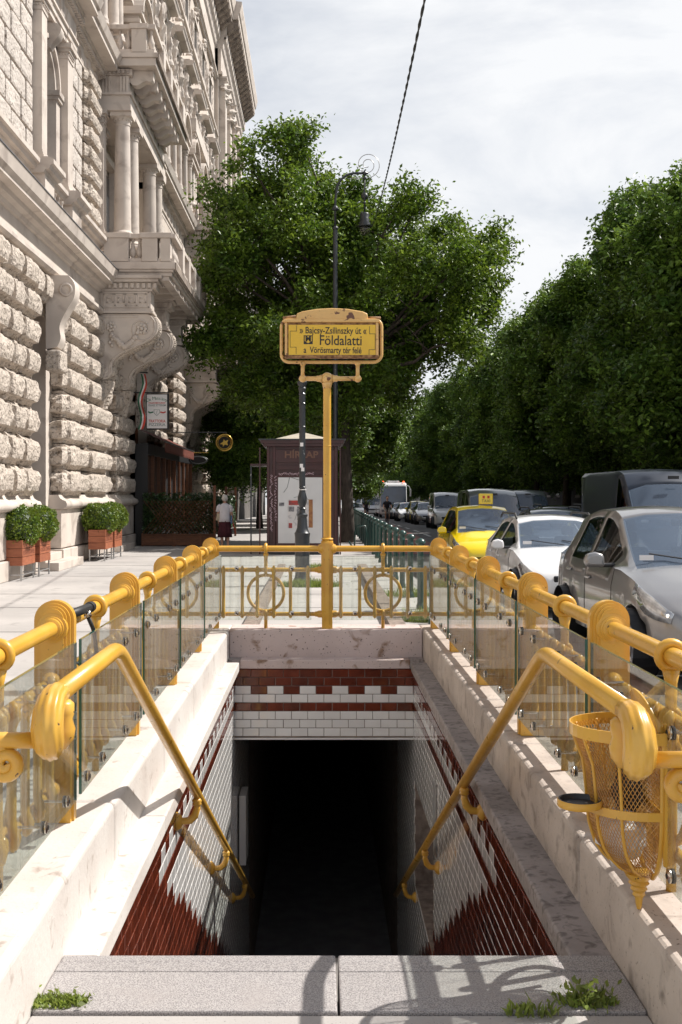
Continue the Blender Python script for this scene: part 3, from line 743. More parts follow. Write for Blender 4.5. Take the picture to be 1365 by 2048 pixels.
# ================================================================ HANDRAILS down the stairs
def handrail(x, yb, zb, yk, sl, yend, label, xpost, wallx, spots, knob_y):
    s_ = 1 if x > 0 else -1
    h = thing('stair_handrail', label, 'handrail', (x, yb, 0))
    pts = [(x, yk, zb), (x, yb-0.10, zb)]
    for k in range(7):
        t = k/6; a_ = math.atan(sl)*t
        pts.append((x, yb-0.09+0.18*t, zb-0.5*sl*0.18*t*t))
    ze = zb-0.5*sl*0.18-sl*(yend-yb-0.09)
    pts.append((x, yend, ze))
    MB().tube(pts, 0.0265, 16).build('tube', M['yellow'], h, smooth=True)
    # moulded end that curls down to a cross bar
    kp = [(x, yk+0.05, zb), (x, yk+0.01, zb+0.002), (x, yk-0.03, zb-0.004), (x, yk-0.065, zb-0.030), (x, yk-0.078, zb-0.066), (x, yk-0.065, zb-0.105), (x, yk-0.035, zb-0.125), (x, yk-0.01, zb-0.128)]
    mb = MB(); mb.tube(kp, [0.028, 0.031, 0.034, 0.037, 0.039, 0.038, 0.031, 0.010], 48, flute=0.045, nfl=10)
    mb.build('end_scroll', M['yellow_chip'], h, smooth=True)
    mb = MB(); mb.lathe([(0.02, 0.0), (0.031, -0.01), (0.031, -0.035), (0.026, -0.05), (0.034, -0.075), (0.030, -0.10), (0.012, -0.125)], (x-s_*0.012, yk+0.035, zb-0.015), 14)
    mb.build('scroll_leaf', M['yellow_chip'], h, smooth=True)
    zc_ = zb-0.105
    MB().tube([(x+s_*0.02, yk-0.03, zc_), (xpost, yk-0.03, zc_)], 0.021, 14).build('cross_bar', M['yellow'], h, smooth=True)
    sp_ = []
    for k in range(30):
        a_ = R(90)-k*R(22); rr = 0.044*(1-k/34)
        sp_.append((x+s_*0.115+s_*rr*math.cos(a_), yk-0.03, zc_-0.058+rr*math.sin(a_)))
    MB().tube(sp_, [0.013+0.004*math.sin(k/30*PI) for k in range(30)], 10, flat=1.2).build('curl', M['yellow_chip'], h, smooth=True)
    for yy in spots:
        zr = zb-0.5*sl*0.18-sl*(yy-yb-0.09)
        dx = wallx-x
        mb = MB()
        mb.lathe([(0.020, 0.0), (0.027, 0.008), (0.022, 0.016), (0.028, 0.026), (0.018, 0.04)], (x, yy, zr-0.062), 12)
        pz = zr-0.05
        cp = [(x, yy, pz), (x, yy, pz-0.03), (x+dx*0.12, yy, pz-0.07), (x+dx*0.35, yy, pz-0.095), (x+dx*0.7, yy, pz-0.10), (x+dx*0.95, yy, pz-0.10)]
        mb.tube(cp, [0.016, 0.018, 0.021, 0.020, 0.018, 0.026], 16, flute=0.07, nfl=6)
        sgn = 1 if dx > 0 else -1
        mb.lathe([(0.02, -sgn*0.035), (0.040, -sgn*0.022), (0.050, -sgn*0.008), (0.050, 0)], (wallx, yy, pz-0.10), 18, 'x')
        mb.build('wall_bracket', M['yellow_chip'], h, smooth=True)
    return h
handrail(-0.675, 3.75, 1.205, 2.86, 0.467, 11.3, 'yellow handrail running down the left side of the stairs', RXL, -0.789, (6.18, 8.11, 10.1), 2.8)
handrail(0.765, 3.83, 1.18, 2.76, 0.467, 11.3, 'yellow handrail running down the right side of the stairs', RXR, 0.867, (5.95, 8.17, 10.15), 2.7)

# ================================================================ LITTER BIN
bn = thing('litter_bin', 'yellow wire mesh litter bin with ashtray fixed inside the right railing', 'litter bin', (1.0, 3.5, 0.45))
XBK, YBN = 1.012, 3.46
prof = [(1.005, 0.235, 0.165), (0.95, 0.215, 0.150), (0.90, 0.195, 0.140), (0.80, 0.185, 0.138), (0.72, 0.180, 0.134), (0.65, 0.160, 0.120), (0.60, 0.125, 0.098), (0.565, 0.080, 0.065), (0.550, 0.045, 0.04)]
def prof_at(z):
    for (a0, b0) in zip(prof[:-1], prof[1:]):
        if a0[0] >= z >= b0[0]:
            t = (a0[0]-z)/(a0[0]-b0[0]); return a0[1]+(b0[1]-a0[1])*t, a0[2]+(b0[2]-a0[2])*t
    return (prof[0][1], prof[0][2]) if z > 1 else (prof[-1][1], prof[-1][2])
def bpt(ph, z, o=0.0):
    a_, b_ = prof_at(z); return Vector((XBK-(a_+o)*abs(math.cos(ph))**0.8*(1 if math.cos(ph) > 0 else 0), YBN+(b_+o)*math.sin(ph), z))
mb = MB(); nW = 46
zs_ = [1.0-0.45*k/16 for k in range(17)]
for s_ in (-1, 1):
    for i in range(-34, nW+34):
        run = []
        for k, z in enumerate(zs_):
            ph = -PI/2+PI*(i/nW)+s_*k*PI/nW*1.35
            if -PI/2 <= ph <= PI/2: run.append(bpt(ph, z))
            else:
                if len(run) > 1: mb.tube(run, 0.0013, 3, caps=False)
                run = []
        if len(run) > 1: mb.tube(run, 0.0013, 3, caps=False)
# flat back mesh
for s_ in (-1, 1):
    for i in range(-26, 27):
        run = []
        for k, z in enumerate(zs_):
            y = YBN+i*0.0125+s_*k*0.0125*1.35*0.9
            if abs(y-YBN) < prof_at(z)[1]: run.append((XBK, y, z))
            else:
                if len(run) > 1: mb.tube(run, 0.0013, 3, caps=False)
                run = []
        if len(run) > 1: mb.tube(run, 0.0013, 3, caps=False)
mb.build('wire_basket', M['bin_mesh'], bn, fix=False)
def band(z, h, o, m='yellow', name='band'):
    mb = MB(); N_ = 20
    for k in range(N_):
        a0, a1 = -PI/2+PI*k/N_, -PI/2+PI*(k+1)/N_
        for q0, q1 in ((0.0, 0.004),):
            p = [bpt(a0, z, o), bpt(a1, z, o), bpt(a1, z, o+.005), bpt(a0, z, o+.005)]
            vs = [(*v.xy, z-h/2) for v in p]+[(*v.xy, z+h/2) for v in p]
            mb.add(vs, [(0, 1, 5, 4), (2, 3, 7, 6), (4, 5, 6, 7), (0, 3, 2, 1)])
    b2 = prof_at(z)[1]+o
    mb.box(XBK, XBK+0.005, YBN-b2-.004, YBN+b2+.004, z-h/2, z+h/2)
    return mb.build(name, M[m], bn)
band(1.0, 0.036, 0.003, name='rim'); band(0.765, 0.026, 0.004)
for ph in (-PI/2, -1.0, -0.42, 0.1, 0.6, 1.1, PI/2):
    pts = [bpt(ph, z, 0.004) for z in [1.0-0.45*k/14 for k in range(15)]]
    MB().tube(pts, 0.008 if abs(ph) > 1.5 else 0.005, 8, flat=0.6).build('rib', M['yellow'], bn, smooth=True)
mb = MB(); mb.lathe([(0.006, -0.105), (0.010, -0.09), (0.012, -0.07), (0.02, -0.06), (0.017, -0.052), (0.026, -0.042), (0.022, -0.034), (0.032, -0.024), (0.027, -0.016), (0.038, -0.006), (0.045, 0.008), (0.03, 0.016)], (XBK-0.03, YBN, 0.548), 16)
mb.build('finial', M['yellow_chip'], bn, angle=40)
# back straps and scoop shaped flap
for d_ in (-0.141, 0.141): MB().box(XBK+0.004, XBK+0.012, YBN+d_-0.009, YBN+d_+0.009, 0.62, 1.04).build('strap', M['yellow'], bn)
mb = MB(); n_ = 14
for k in range(n_+1):
    t = -1+2*k/n_; y = YBN-0.02+t*0.135; zt_ = 1.015+0.105*(1-t*t)**0.6
    mb.v += [(XBK-0.006+0.015*t*t, y, 1.0), (XBK-0.02-0.03*(1-t*t), y, zt_), (XBK+0.002+0.015*t*t, y, 1.0), (XBK-0.014-0.03*(1-t*t), y, zt_+0.004)]
for k in range(n_):
    a_ = 4*k; mb.f += [(a_, a_+4, a_+5, a_+1), (a_+2, a_+3, a_+7, a_+6), (a_+1, a_+5, a_+7, a_+3)]; mb.mi += [0, 0, 0]
mb.build('flap', M['yellow_chip'], bn, smooth=True, fix=False)
# ashtray
at_ = MB(); ax, ay, az = XBK-0.225, YBN-0.055, 0.785
at_.lathe([(0.0, 0), (0.052, 0.0), (0.060, 0.006), (0.064, 0.022), (0.060, 0.022), (0.054, 0.008), (0.0, 0.005)], (ax, ay, az-0.01), 24, cap=False)
at_.build('ashtray', M['ash'], bn, angle=40)
MB().lathe([(0.0645, 0.0), (0.067, 0.003), (0.067, 0.020), (0.0645, 0.023)], (ax, ay, az-0.011), 24, cap=False).build('ashtray_rim', M['yellow'], bn, smooth=True)
# litter in the bin
def lump(c, r, sx, sy, sz, seed, seg=18, rings=12, amp=0.35):
    mb = MB(); mb.ball((0, 0, 0), 1, seg, rings)
    vs = []
    for v in mb.v:
        d = Vector(v); nn = noise.noise(d*2.1+Vector((seed, 0, 0)))*amp+noise.noise(d*5+Vector((seed, 3, 0)))*amp*.4
        vs.append((c[0]+v[0]*r*sx*(1+nn), c[1]+v[1]*r*sy*(1+nn), c[2]+v[2]*r*sz*(1+nn)))
    mb.v = vs; return mb
o = lump((XBK-0.085, YBN+0.01, 0.665), 0.075, 1, 1.1, 1.0, 3).build('litter_bag', M['bag'])
tag(o, 'crumpled white paper bag lying in the bottom of the mesh bin', 'litter')
o = lump((XBK-0.05, YBN+0.05, 0.80), 0.06, 0.7, 1, 1.3, 9).build('litter_bag', M['rubber'])
tag(o, 'crumpled dark rubbish in the mesh bin above the white bag', 'litter')
# ---------------------------------------------------------------- bicycle lock on the left railing
lk = thing('bicycle_lock', 'black bicycle lock clipped round the left yellow rail', 'bicycle lock', (-1.0, 4.62, 1.2))
MB().tube([(-0.985, 4.40, 1.245), (-0.965, 4.72, 1.245)], 0.019, 12).build('lock_body', M['rubber'], lk, smooth=True)
MB().lathe([(0.0, 0), (0.022, 0.0), (0.024, 0.012), (0.022, 0.05), (0.0, 0.052)], (-0.965, 4.70, 1.245), 14, 'y').build('lock_cap', M['rubber'], lk, angle=40)
MB().tube([(-0.965, 4.66, 1.235), (-0.96, 4.66, 1.21)], 0.016, 10).build('bolt', M['chrome'], lk, smooth=True)
MB().tube([(-0.96, 4.66, 1.21), (-0.945, 4.70, 1.15), (-0.945, 4.76, 1.05), (-0.97, 4.72, 1.02), (-1.02, 4.6, 1.02), (-1.05, 4.45, 1.05), (-1.04, 4.40, 1.16)], 0.009, 10).build('cable', M['rubber'], lk, smooth=True)
# ================================================================ PALACE on the left
XF = -6.2
pal = thing('stone_palace', 'ornate pale stone palace with rock faced ground floor, columned balconies and heavy cornice', 'building', (XF-6, 50, 0))
def fb(name, m, *boxes, bevel=0.0, parent=None):
    mb = MB()
    for (d0, d1, y0, y1, z0, z1) in boxes: mb.box(XF+d0, XF+d1, y0, y1, z0, z1)
    return mb.build(name, M[m], parent or pal, bevel=bevel)
def fprof(name, m, prof, y0, y1, parent=None):
    """moulding: profile of (outward, z) points swept along the facade"""
    mb = MB(); mb.prism([(XF+a, z) for a, z in prof], 'y', y0, y1)
    return mb.build(name, M[m], parent or pal)
fb('wall', 'stone', (-14, -0.7, 8, 82.5, 0, 27.9))
fb('upper_wall', 'stone', (-0.69, -0.0, 8, 82.5, 14.0, 27.9))
fb('ground_core', 'stone', (-0.69, -0.28, 8, 24.25, 0, 6.8), (-0.69, -0.28, 26.95, 33.2, 0, 6.8), (-0.69, -0.28, 34.3, 37.4, 0, 6.8), (-0.695, -0.30, 24.25, 26.95, 5.9, 6.8), (-0.695, -0.30, 33.2, 34.3, 5.3, 6.8),
   (-0.69, -0.28, 37.4, 82, 5.6, 6.8))
fb('foundation', 'stone', (-0.68, 0.0, 40, 82.5, -1.0, 0.0))
# rock faced stones: a few noisy rounded blocks shared by all
def stone_mesh(name, m, seed, n=(4, 6, 4), amp=0.10, ch=0.22, pow_=4):
    mb = MB(); idx = {}
    nx, ny, nz_ = n
    def pt(x, y, z):
        p = Vector((x, y, z))
        # bevelled cushion
        q = Vector((x, y, z)); ax = sorted([abs(x), abs(y), abs(z)])
        if ax[1] > 0.98:
            f = 1-ch*0.5 if ax[2] > .98 and ax[0] < .98 else 1-ch*0.62
            q *= f
            # keep the length full on the outer rim
        nn = noise.noise(p*1.7+Vector((seed*7.1, 0, 0)))*amp+noise.noise(p*4.3+Vector((seed*3.3, 5, 0)))*amp*0.8
        r = q*(1+nn) if ax[1] <= 0.98 else q*(1+nn*.35)
        if ch > .3: r.x -= 0.85*max(0, r.x)*(0.34*min(1, abs(z))**2.4+0.14*abs(y)**5)
        return r
    def vid(x, y, z):
        k = (round(x, 4), round(y, 4), round(z, 4))
        if k not in idx: idx[k] = len(mb.v); mb.v.append(tuple(pt(x, y, z)))
        return idx[k]
    def face(fn, a, b):
        for i in range(a):
            for j in range(b):
                u0, u1, v0, v1 = -1+2*i/a, -1+2*(i+1)/a, -1+2*j/b, -1+2*(j+1)/b
                mb.f.append((vid(*fn(u0, v0)), vid(*fn(u1, v0)), vid(*fn(u1, v1)), vid(*fn(u0, v1)))); mb.mi.append(0)
    face(lambda u, v: (1, u, v), ny, nz_)
    face(lambda u, v: (u, -1, v), nx, nz_)
    face(lambda u, v: (u, 1, v), nx, nz_)
    face(lambda u, v: (v, u, 1), ny, nx); face(lambda u, v: (v, u, -1), ny, nx)
    return mb.mesh(name, M[m])
ROCK = [stone_mesh('rustic_stone', 'stone_rough', s, (4, 9, 6), 0.11, 0.42) for s in range(4)]
ASH = [stone_mesh('ashlar_stone', 'stone_punch', s+10, (3, 8, 6), 0.045, 0.16) for s in range(4)]
def stone(kind, d1, y0, y1, z0, z1, depth=0.5, gap=0.012, name='rustic_stone'):
    me = random.choice(ROCK if kind == 'rock' else ASH)
    j = random.uniform(-.012, .012)
    return link(name, me, pal, loc=(XF+d1-depth/2+j, (y0+y1)/2, (z0+z1)/2), scale=(depth/2, (y1-y0)/2-gap, (z1-z0)/2-gap), world_coords=True)
Z0, CH = 1.68, 0.633
def rock_pier(y0, y1, lens, d=0.20, rows=8, ztop=None, foot=True):
    for r in range(rows):
        z = Z0+r*CH; y = y0; k = 0
        ls = lens if r % 2 == 0 else lens[::-1]
        tot = sum(ls); f = (y1-y0)/tot
        for l_ in ls:
            stone('rock', d, y, y+l_*f, z, z+CH, 0.62); y += l_*f
    if foot:
        fb('pier_base', 'stone_light', (-0.69, 0.02, y0-0.06, y1+0.06, 0.42, 1.36), (-0.69, 0.09, y0-0.12, y1+0.12, 0.0, 0.40), bevel=0.02)
        mb = MB(); pr = [(-0.69, 1.36), (0.06, 1.36), (0.14, 1.40), (0.17, 1.47), (0.14, 1.55), (0.06, 1.58), (0.0, 1.62), (-0.04, 1.70), (-0.69, 1.70)]
        mb.prism([(XF+a, z) for a, z in pr], 'y', y0-0.12, y1+0.12); mb.build('base_moulding', M['stone_light'], pal, angle=50)
rock_pier(14.0, 24.3, [1.5, 1.1, 1.5, 1.1, 1.5, 1.0, 1.4, 1.0, 1.3])
rock_pier(26.95, 29.35, [1.0])
rock_pier(29.55, 33.15, [1.2], d=0.17)
rock_pier(34.3, 37.3, [1.0], d=0.15)
for (a, b_) in ((42.2, 44.6), (47.5, 51.0), (55.0, 58.0), (61.0, 65.0), (69.0, 73.0), (77.0, 81.0)): 
    fb('pier_core', 'stone', (-0.69, -0.28, a, b_, 0, 6.8)); rock_pier(a, b_, [1.0])
for r in (7,):
    for (a, b_) in ((24.3, 25.0), (25.0, 25.8), (26.3, 26.93), (33.2, 34.25)): stone('rock', 0.12, a, b_, Z0+r*CH-0.03, Z0+(r+1)*CH, 0.5)
for (y_, z_, s_) in ((24.28, 5.55, 0.42), (24.28, 5.05, 0.22), (26.95, 5.55, -0.42), (26.95, 5.05, -0.22)): stone('rock', 0.12, min(y_, y_+s_), max(y_, y_+s_), z_, z_+0.48, 0.5)
# keystone console over the first arch
def scroll_prism(name, m, y0, y1, pts, parent=pal, bevel=0.0):
    mb = MB(); mb.prism([(XF+a, z) for a, z in pts], 'y', y0, y1); return mb.build(name, M[m], parent, bevel=bevel, angle=40)
def curve(pts, n=6):
    out = []
    P = [pts[0]]+list(pts)+[pts[-1]]
    for i in range(1, len(P)-2):
        p0, p1, p2, p3 = [Vector(q) for q in P[i-1:i+3]]
        for k in range(n):
            t = k/n
            out.append(tuple(0.5*((2*p1)+(-p0+p2)*t+(2*p0-5*p1+4*p2-p3)*t*t+(-p0+3*p1-3*p2+p3)*t*t*t)))
    out.append(tuple(pts[-1])); return out
key = [(-0.1, 6.75)]+curve([(0.42, 6.75), (0.56, 6.55), (0.55, 6.25), (0.38, 5.95), (0.22, 5.6), (0.24, 5.3), (0.16, 5.1)], 5)+[(-0.1, 5.05)]
scroll_prism('keystone', 'stone_light', 25.85, 26.35, key)
MB().torus((XF+0.36, 25.84, 6.42), 0.13, 0.035, 'y', 20, 6).build('volute', M['stone_light'], pal, smooth=True)
fb('keystone_block', 'stone_rough', (-0.1, 0.26, 25.75, 26.5, 4.55, 5.03), bevel=0.05)
# doors, shop windows between the piers
def shopfront(y0, y1, ztop):
    f = fb('shop_window', 'wood_dark', (-0.80, -0.60, y0, y0+0.12, 0.1, ztop), (-0.80, -0.60, y1-0.12, y1, 0.1, ztop), (-0.80, -0.60, y0, y1, ztop-0.12, ztop), (-0.80, -0.60, y0, y1, 0.1, 0.6), (-0.80, -0.62, y0, y1, 2.8, 2.92))
    fb('pane', 'pane', (-0.72, -0.70, y0+0.1, y1-0.1, 0.55, ztop-0.1), parent=f)
for (a, b_, z) in ((24.3, 26.9, 5.8), (33.25, 34.25, 5.2), (37.5, 42.1, 5.5), (44.7, 47.4, 5.5), (51.1, 54.9, 5.5), (58.1, 60.9, 5.5), (65.1, 68.9, 5.5)): shopfront(a, b_, z)
fb('arch_reveal', 'stone_light', (-0.66, -0.27, 26.55, 26.94, 0, 5.9)); fb('arch_reveal', 'stone_light', (-0.66, -0.30, 33.95, 34.28, 0, 5.3))
# door steps
for (a, b_, dd) in ((25.0, 27.6, 0.40), (33.2, 35.6, 0.34)):
    s_ = thing('door_step', 'pale stone door steps between the %s' % ('first two piers of the palace' if a < 30 else 'piers below the first balcony'), 'steps', (XF+dd-.2, (a+b_)/2, 0))
    MB().box(XF-0.3, XF+dd, a, b_, 0, 0.19).build('step', M['stone_light'], s_, bevel=0.012); MB().box(XF-0.3, XF+dd-0.3, a, b_-1.0, 0.19, 0.37).build('step', M['stone_light'], s_, bevel=0.012)
# string course, wall band and first cornice
def cornice1(y0, y1, k=1.0, z=0.0, nm='cornice'):
    fprof(nm, 'stone_light', [(-0.7, 6.76+z), (0.08*k, 6.76+z), (0.15*k, 6.82+z), (0.15*k, 6.90+z), (0.03*k, 6.95+z), (0.0, 7.36+z), (0.05*k, 7.38+z), (0.09*k, 7.46+z), (0.20*k, 7.50+z), (0.24*k, 7.58+z), (0.42*k, 7.60+z), (0.42*k, 7.66+z), (0.50*k, 7.74+z), (0.56*k, 7.96+z), (0.0, 8.03+z), (-0.7, 8.03+z)], y0, y1)
cornice1(8, 31.55)
mb = MB(); mb.box(XF-0.02, XF+0.575, 8, 31.56, 7.965, 7.985); mb.build('lead_flashing', M['slate'], pal)
fb('pedestal_zone', 'stone_light', (-0.69, 0.0, 8, 31.6, 8.03, 8.72))
def sill(y0, y1, d):
    fprof('sill', 'stone_light', [(-0.69, 8.60), (d-0.22, 8.60), (d-0.18, 8.66), (d-0.10, 8.68), (d-0.06, 8.76), (d, 8.78), (d, 8.88), (d-0.1, 8.93), (-0.69, 8.95)], y0, y1)
sill(8, 24.0, 0.24); sill(24.0, 25.15, 0.52); sill(25.15, 26.7, 0.24); sill(26.7, 28.0, 0.52); sill(28.0, 31.6, 0.26)
for (a, b_) in ((24.15, 25.0), (26.85, 27.85)): fb('pedestal', 'stone_light', (0, 0.30, a, b_, 8.03, 8.60), bevel=0.01)
BALP = [(0.05, 0.0), (0.05, 0.03), (0.035, 0.05), (0.05, 0.08), (0.075, 0.16), (0.078, 0.22), (0.05, 0.32), (0.032, 0.42), (0.03, 0.48), (0.045, 0.50), (0.045, 0.55)]
BALM = MB().lathe(BALP, (0, 0, 0), 12).mesh('baluster', M['stone_light'], angle=50)
def balus(d, y, z, h=0.55, parent=None):
    return link('baluster', BALM, parent or pal, loc=(XF+d, y, z), scale=(1.1, 1.1, h/0.55), world_coords=True)
for y in (25.4, 25.75, 26.1, 26.45): balus(0.12, y, 8.05)
# ------------------------------------------------ first floor
fb('first_floor_wall', 'stone', (-0.69, -0.12, 8, 24.2, 8.95, 13.0), (-0.69, -0.12, 27.95, 31.4, 8.95, 13.0))
for r in range(8):
    z = 8.97+r*0.5; y = 24.22; k = 0
    l_ = 0.95 if r % 2 else 0.55
    while y > 17:
        stone('ash', 0.03, y-l_, y, z, z+0.5, 0.30, 0.010, 'ashlar_stone'); y -= l_; l_ = 1.15
    stone('ash', 0.03, 27.95, 28.45 if r % 2 else 28.75, z, z+0.5, 0.30, 0.01, 'ashlar_stone'); stone('ash', 0.03, 28.45 if r % 2 else 28.75, 29.25, z, z+0.5, 0.30, 0.01, 'ashlar_stone')
    stone('rock', 0.22, 29.3, 31.1, z, z+0.5, 0.56, 0.02)
def pilaster(y0, y1, d0, d1, z0, z1, nm='pilaster', parent=None, cap=True):
    p = fb(nm, 'stone_light', (d0, d1, y0, y1, z0+0.22, z1-0.36), parent=parent)
    e = 0.05
    fb('pilaster_base', 'stone_light', (d0, d1+e, y0-e, y1+e, z0, z0+0.10), (d0, d1+e*.6, y0-e*.6, y1+e*.6, z0+0.103, z0+0.16), (d0, d1+e*.3, y0-e*.3, y1+e*.3, z0+0.163, z0+0.219), parent=p)
    if cap:
        fb('capital', 'stone_light', (d0, d1+e*.4, y0-e*.4, y1+e*.4, z1-0.357, z1-0.30), (d0, d1+e*.1, y0-.01, y1+.01, z1-0.298, z1-0.20), (d0, d1+e, y0-e, y1+e, z1-0.198, z1-0.12), (d0, d1+e*2, y0-e*2, y1+e*2, z1-0.118, z1), parent=p)
        eg = MB(); n = max(3, int((d1-d0)/0.07)); 
        for k in range(n): eg.ball((XF+d0+(k+.5)*(d1-d0)/n, y0-.02, z1-0.25), 0.024, 8, 5)
        for k in range(int((y1-y0)/0.09)): eg.ball((XF+d1+.02, y0+.05+k*0.09, z1-0.25), 0.024, 8, 5)
        tag(eg.build('egg_moulding', M['stone_light'], p, smooth=True), kind='stuff')
    return p
pilaster(24.28, 24.74, -0.3, 0.20, 8.95, 12.55); pilaster(27.05, 27.60, -0.3, 0.14, 8.95, 12.55)
fb('window_back', 'pane', (-0.62, -0.56, 24.74, 27.05, 8.95, 12.5))
fb('jamb', 'stone_light', (-0.6, -0.04, 26.62, 27.03, 8.95, 11.05), (-0.6, 0.02, 26.58, 27.04, 11.053, 11.14), (-0.6, 0.06, 26.54, 27.045, 11.143, 11.26)); fb('jamb', 'stone_light', (-0.6, -0.04, 24.76, 25.15, 8.95, 11.05), (-0.6, 0.02, 24.755, 25.18, 11.053, 11.26))
mb = MB()
for (r0, r1, d) in ((0.74, 0.90, -0.06), (0.90, 1.0, 0.02), (1.0, 1.06, -0.02)):
    n = 18; poly = []
    for k in range(n+1): a_ = PI*k/n; poly.append((25.87+r1*math.cos(a_), 11.26+r1*math.sin(a_)))
    for k in range(n, -1, -1): a_ = PI*k/n; poly.append((25.87+r0*math.cos(a_), 11.26+r0*math.sin(a_)))
    for k in range(n):
        q = [poly[k], poly[k+1], poly[2*n+1-k-1], poly[2*n+1-k]]
        mb.prism(q, 'x', XF-0.6, XF+d)
mb.build('archivolt', M['stone_light'], pal)
fb('spandrel', 'stone_light', (-0.55, -0.10, 24.76, 25.1, 11.27, 12.5), (-0.55, -0.10, 26.6, 27.04, 11.27, 12.5), (-0.55, -0.10, 24.76, 27.04, 12.34, 12.52))
kk = [(-0.1, 12.52)]+curve([(0.18, 12.5), (0.28, 12.38), (0.22, 12.2), (0.08, 12.05), (0.02, 11.95)], 5)+[(-0.1, 11.95)]
scroll_prism('keystone', 'stone_light', 25.72, 26.02, kk)
def entab(y0, y1, d, z=12.55, tri=True, parent=None, nm='entablature'):
    p = fprof(nm, 'stone_light', [(-0.69, z), (d-0.04, z), (d-0.04, z+0.12), (d, z+0.13), (d, z+0.27), (d+0.05, z+0.28), (d+0.05, z+0.34), (d-0.02, z+0.35), (d-0.02, z+0.80), (d+0.06, z+0.82), (d+0.06, z+0.86), (-0.69, z+0.86)], y0, y1)
    if tri:
        y = y0+0.2
        while y < y1-0.3:
            t = MB()
            for k in range(3): t.box(XF+d-0.02, XF+d+0.03, y+k*0.12, y+k*0.12+0.075, z+0.36, z+0.79)
            tag(t.build('triglyph', M['stone_light'], p), kind='stuff')
            g = MB()
            for k in range(5): g.lathe([(0.022, 0), (0.012, 0.06)], (XF+d+0.03, y+0.03+k*0.07, z+0.20), 6)
            y += 0.95
    return p
def dentils(y0, y1, d, z, pitch=0.15, s=0.085, parent=None):
    mb = MB(); y = y0
    while y < y1: mb.box(XF+d-0.02, XF+d+0.09, y, y+s, z, z+0.12); y += pitch
    return tag(mb.build('dentil', M['stone_light'], parent or pal), kind='stuff')
def cornice2(y0, y1, d, z=13.41):
    fprof('cornice', 'stone_light', [(-0.69, z), (d, z), (d, z+0.13), (d+0.12, z+0.14), (d+0.14, z+0.2), (d+0.44, z+0.21), (d+0.44, z+0.33), (d+0.50, z+0.36), (d+0.58, z+0.55), (-0.69, z+0.60)], y0, y1)
    dentils(y0, y1, d+0.0, z+0.005)
entab(8, 24.1, -0.02); entab(24.1, 25.0, 0.22, tri=False); entab(25.0, 26.9, 0.16); entab(26.9, 27.9, 0.18, tri=False); entab(27.9, 31.6, 0.0)
cornice2(8, 24.1, 0.06); cornice2(24.1, 28.0, 0.24); cornice2(28.0, 31.6, 0.08)
# ------------------------------------------------ columned balcony bays
COLP = [(1.32, 0.0), (1.32, 0.06), (1.2, 0.08), (1.25, 0.12), (1.12, 0.17), (1.02, 0.19), (1.0, 0.25)]
def column(d, y, r, z0, z1, parent, nm='column'):
    Ht = z1-z0; mb = MB()
    pr = [(r*a, b_) for a, b_ in COLP]+[(r*(1.0-0.14*k/8)*1.0, 0.25+(Ht-0.6)*k/8) for k in range(1, 9)]
    pr += [(r*0.93, Ht-0.33), (r*0.93, Ht-0.30), (r*0.88, Ht-0.29), (r*0.90, Ht-0.2), (r*1.02, Ht-0.16), (r*1.15, Ht-0.12)]
    mb.lathe(pr, (XF+d, y, z0), 24)
    mb.box(XF+d-r*1.25, XF+d+r*1.25, y-r*1.25, y+r*1.25, z1-0.118, z1)
    o = mb.build(nm, M['stone_light'], parent, angle=40)
    eg = MB()
    for k in range(14):
        a_ = 2*PI*k/14; eg.ball((XF+d+r*0.97*math.cos(a_), y+r*0.97*math.sin(a_), z1-0.20), 0.03, 6, 4)
    tag(eg.build('egg_moulding', M['stone_light'], o, smooth=True), kind='stuff')
    return o
def rosette(x, y, z, r, parent):
    mb = MB(); mb.ball((x, y-0.02, z), r*0.35, 8, 6)
    for k in range(7):
        a_ = 2*PI*k/7; mb.ball((x+r*0.66*math.cos(a_), y, z+r*0.66*math.sin(a_)), r*0.34, 8, 5, sy=0.6)
    return tag(mb.build('rosette', M['stone_light'], parent, smooth=True), kind='stuff')
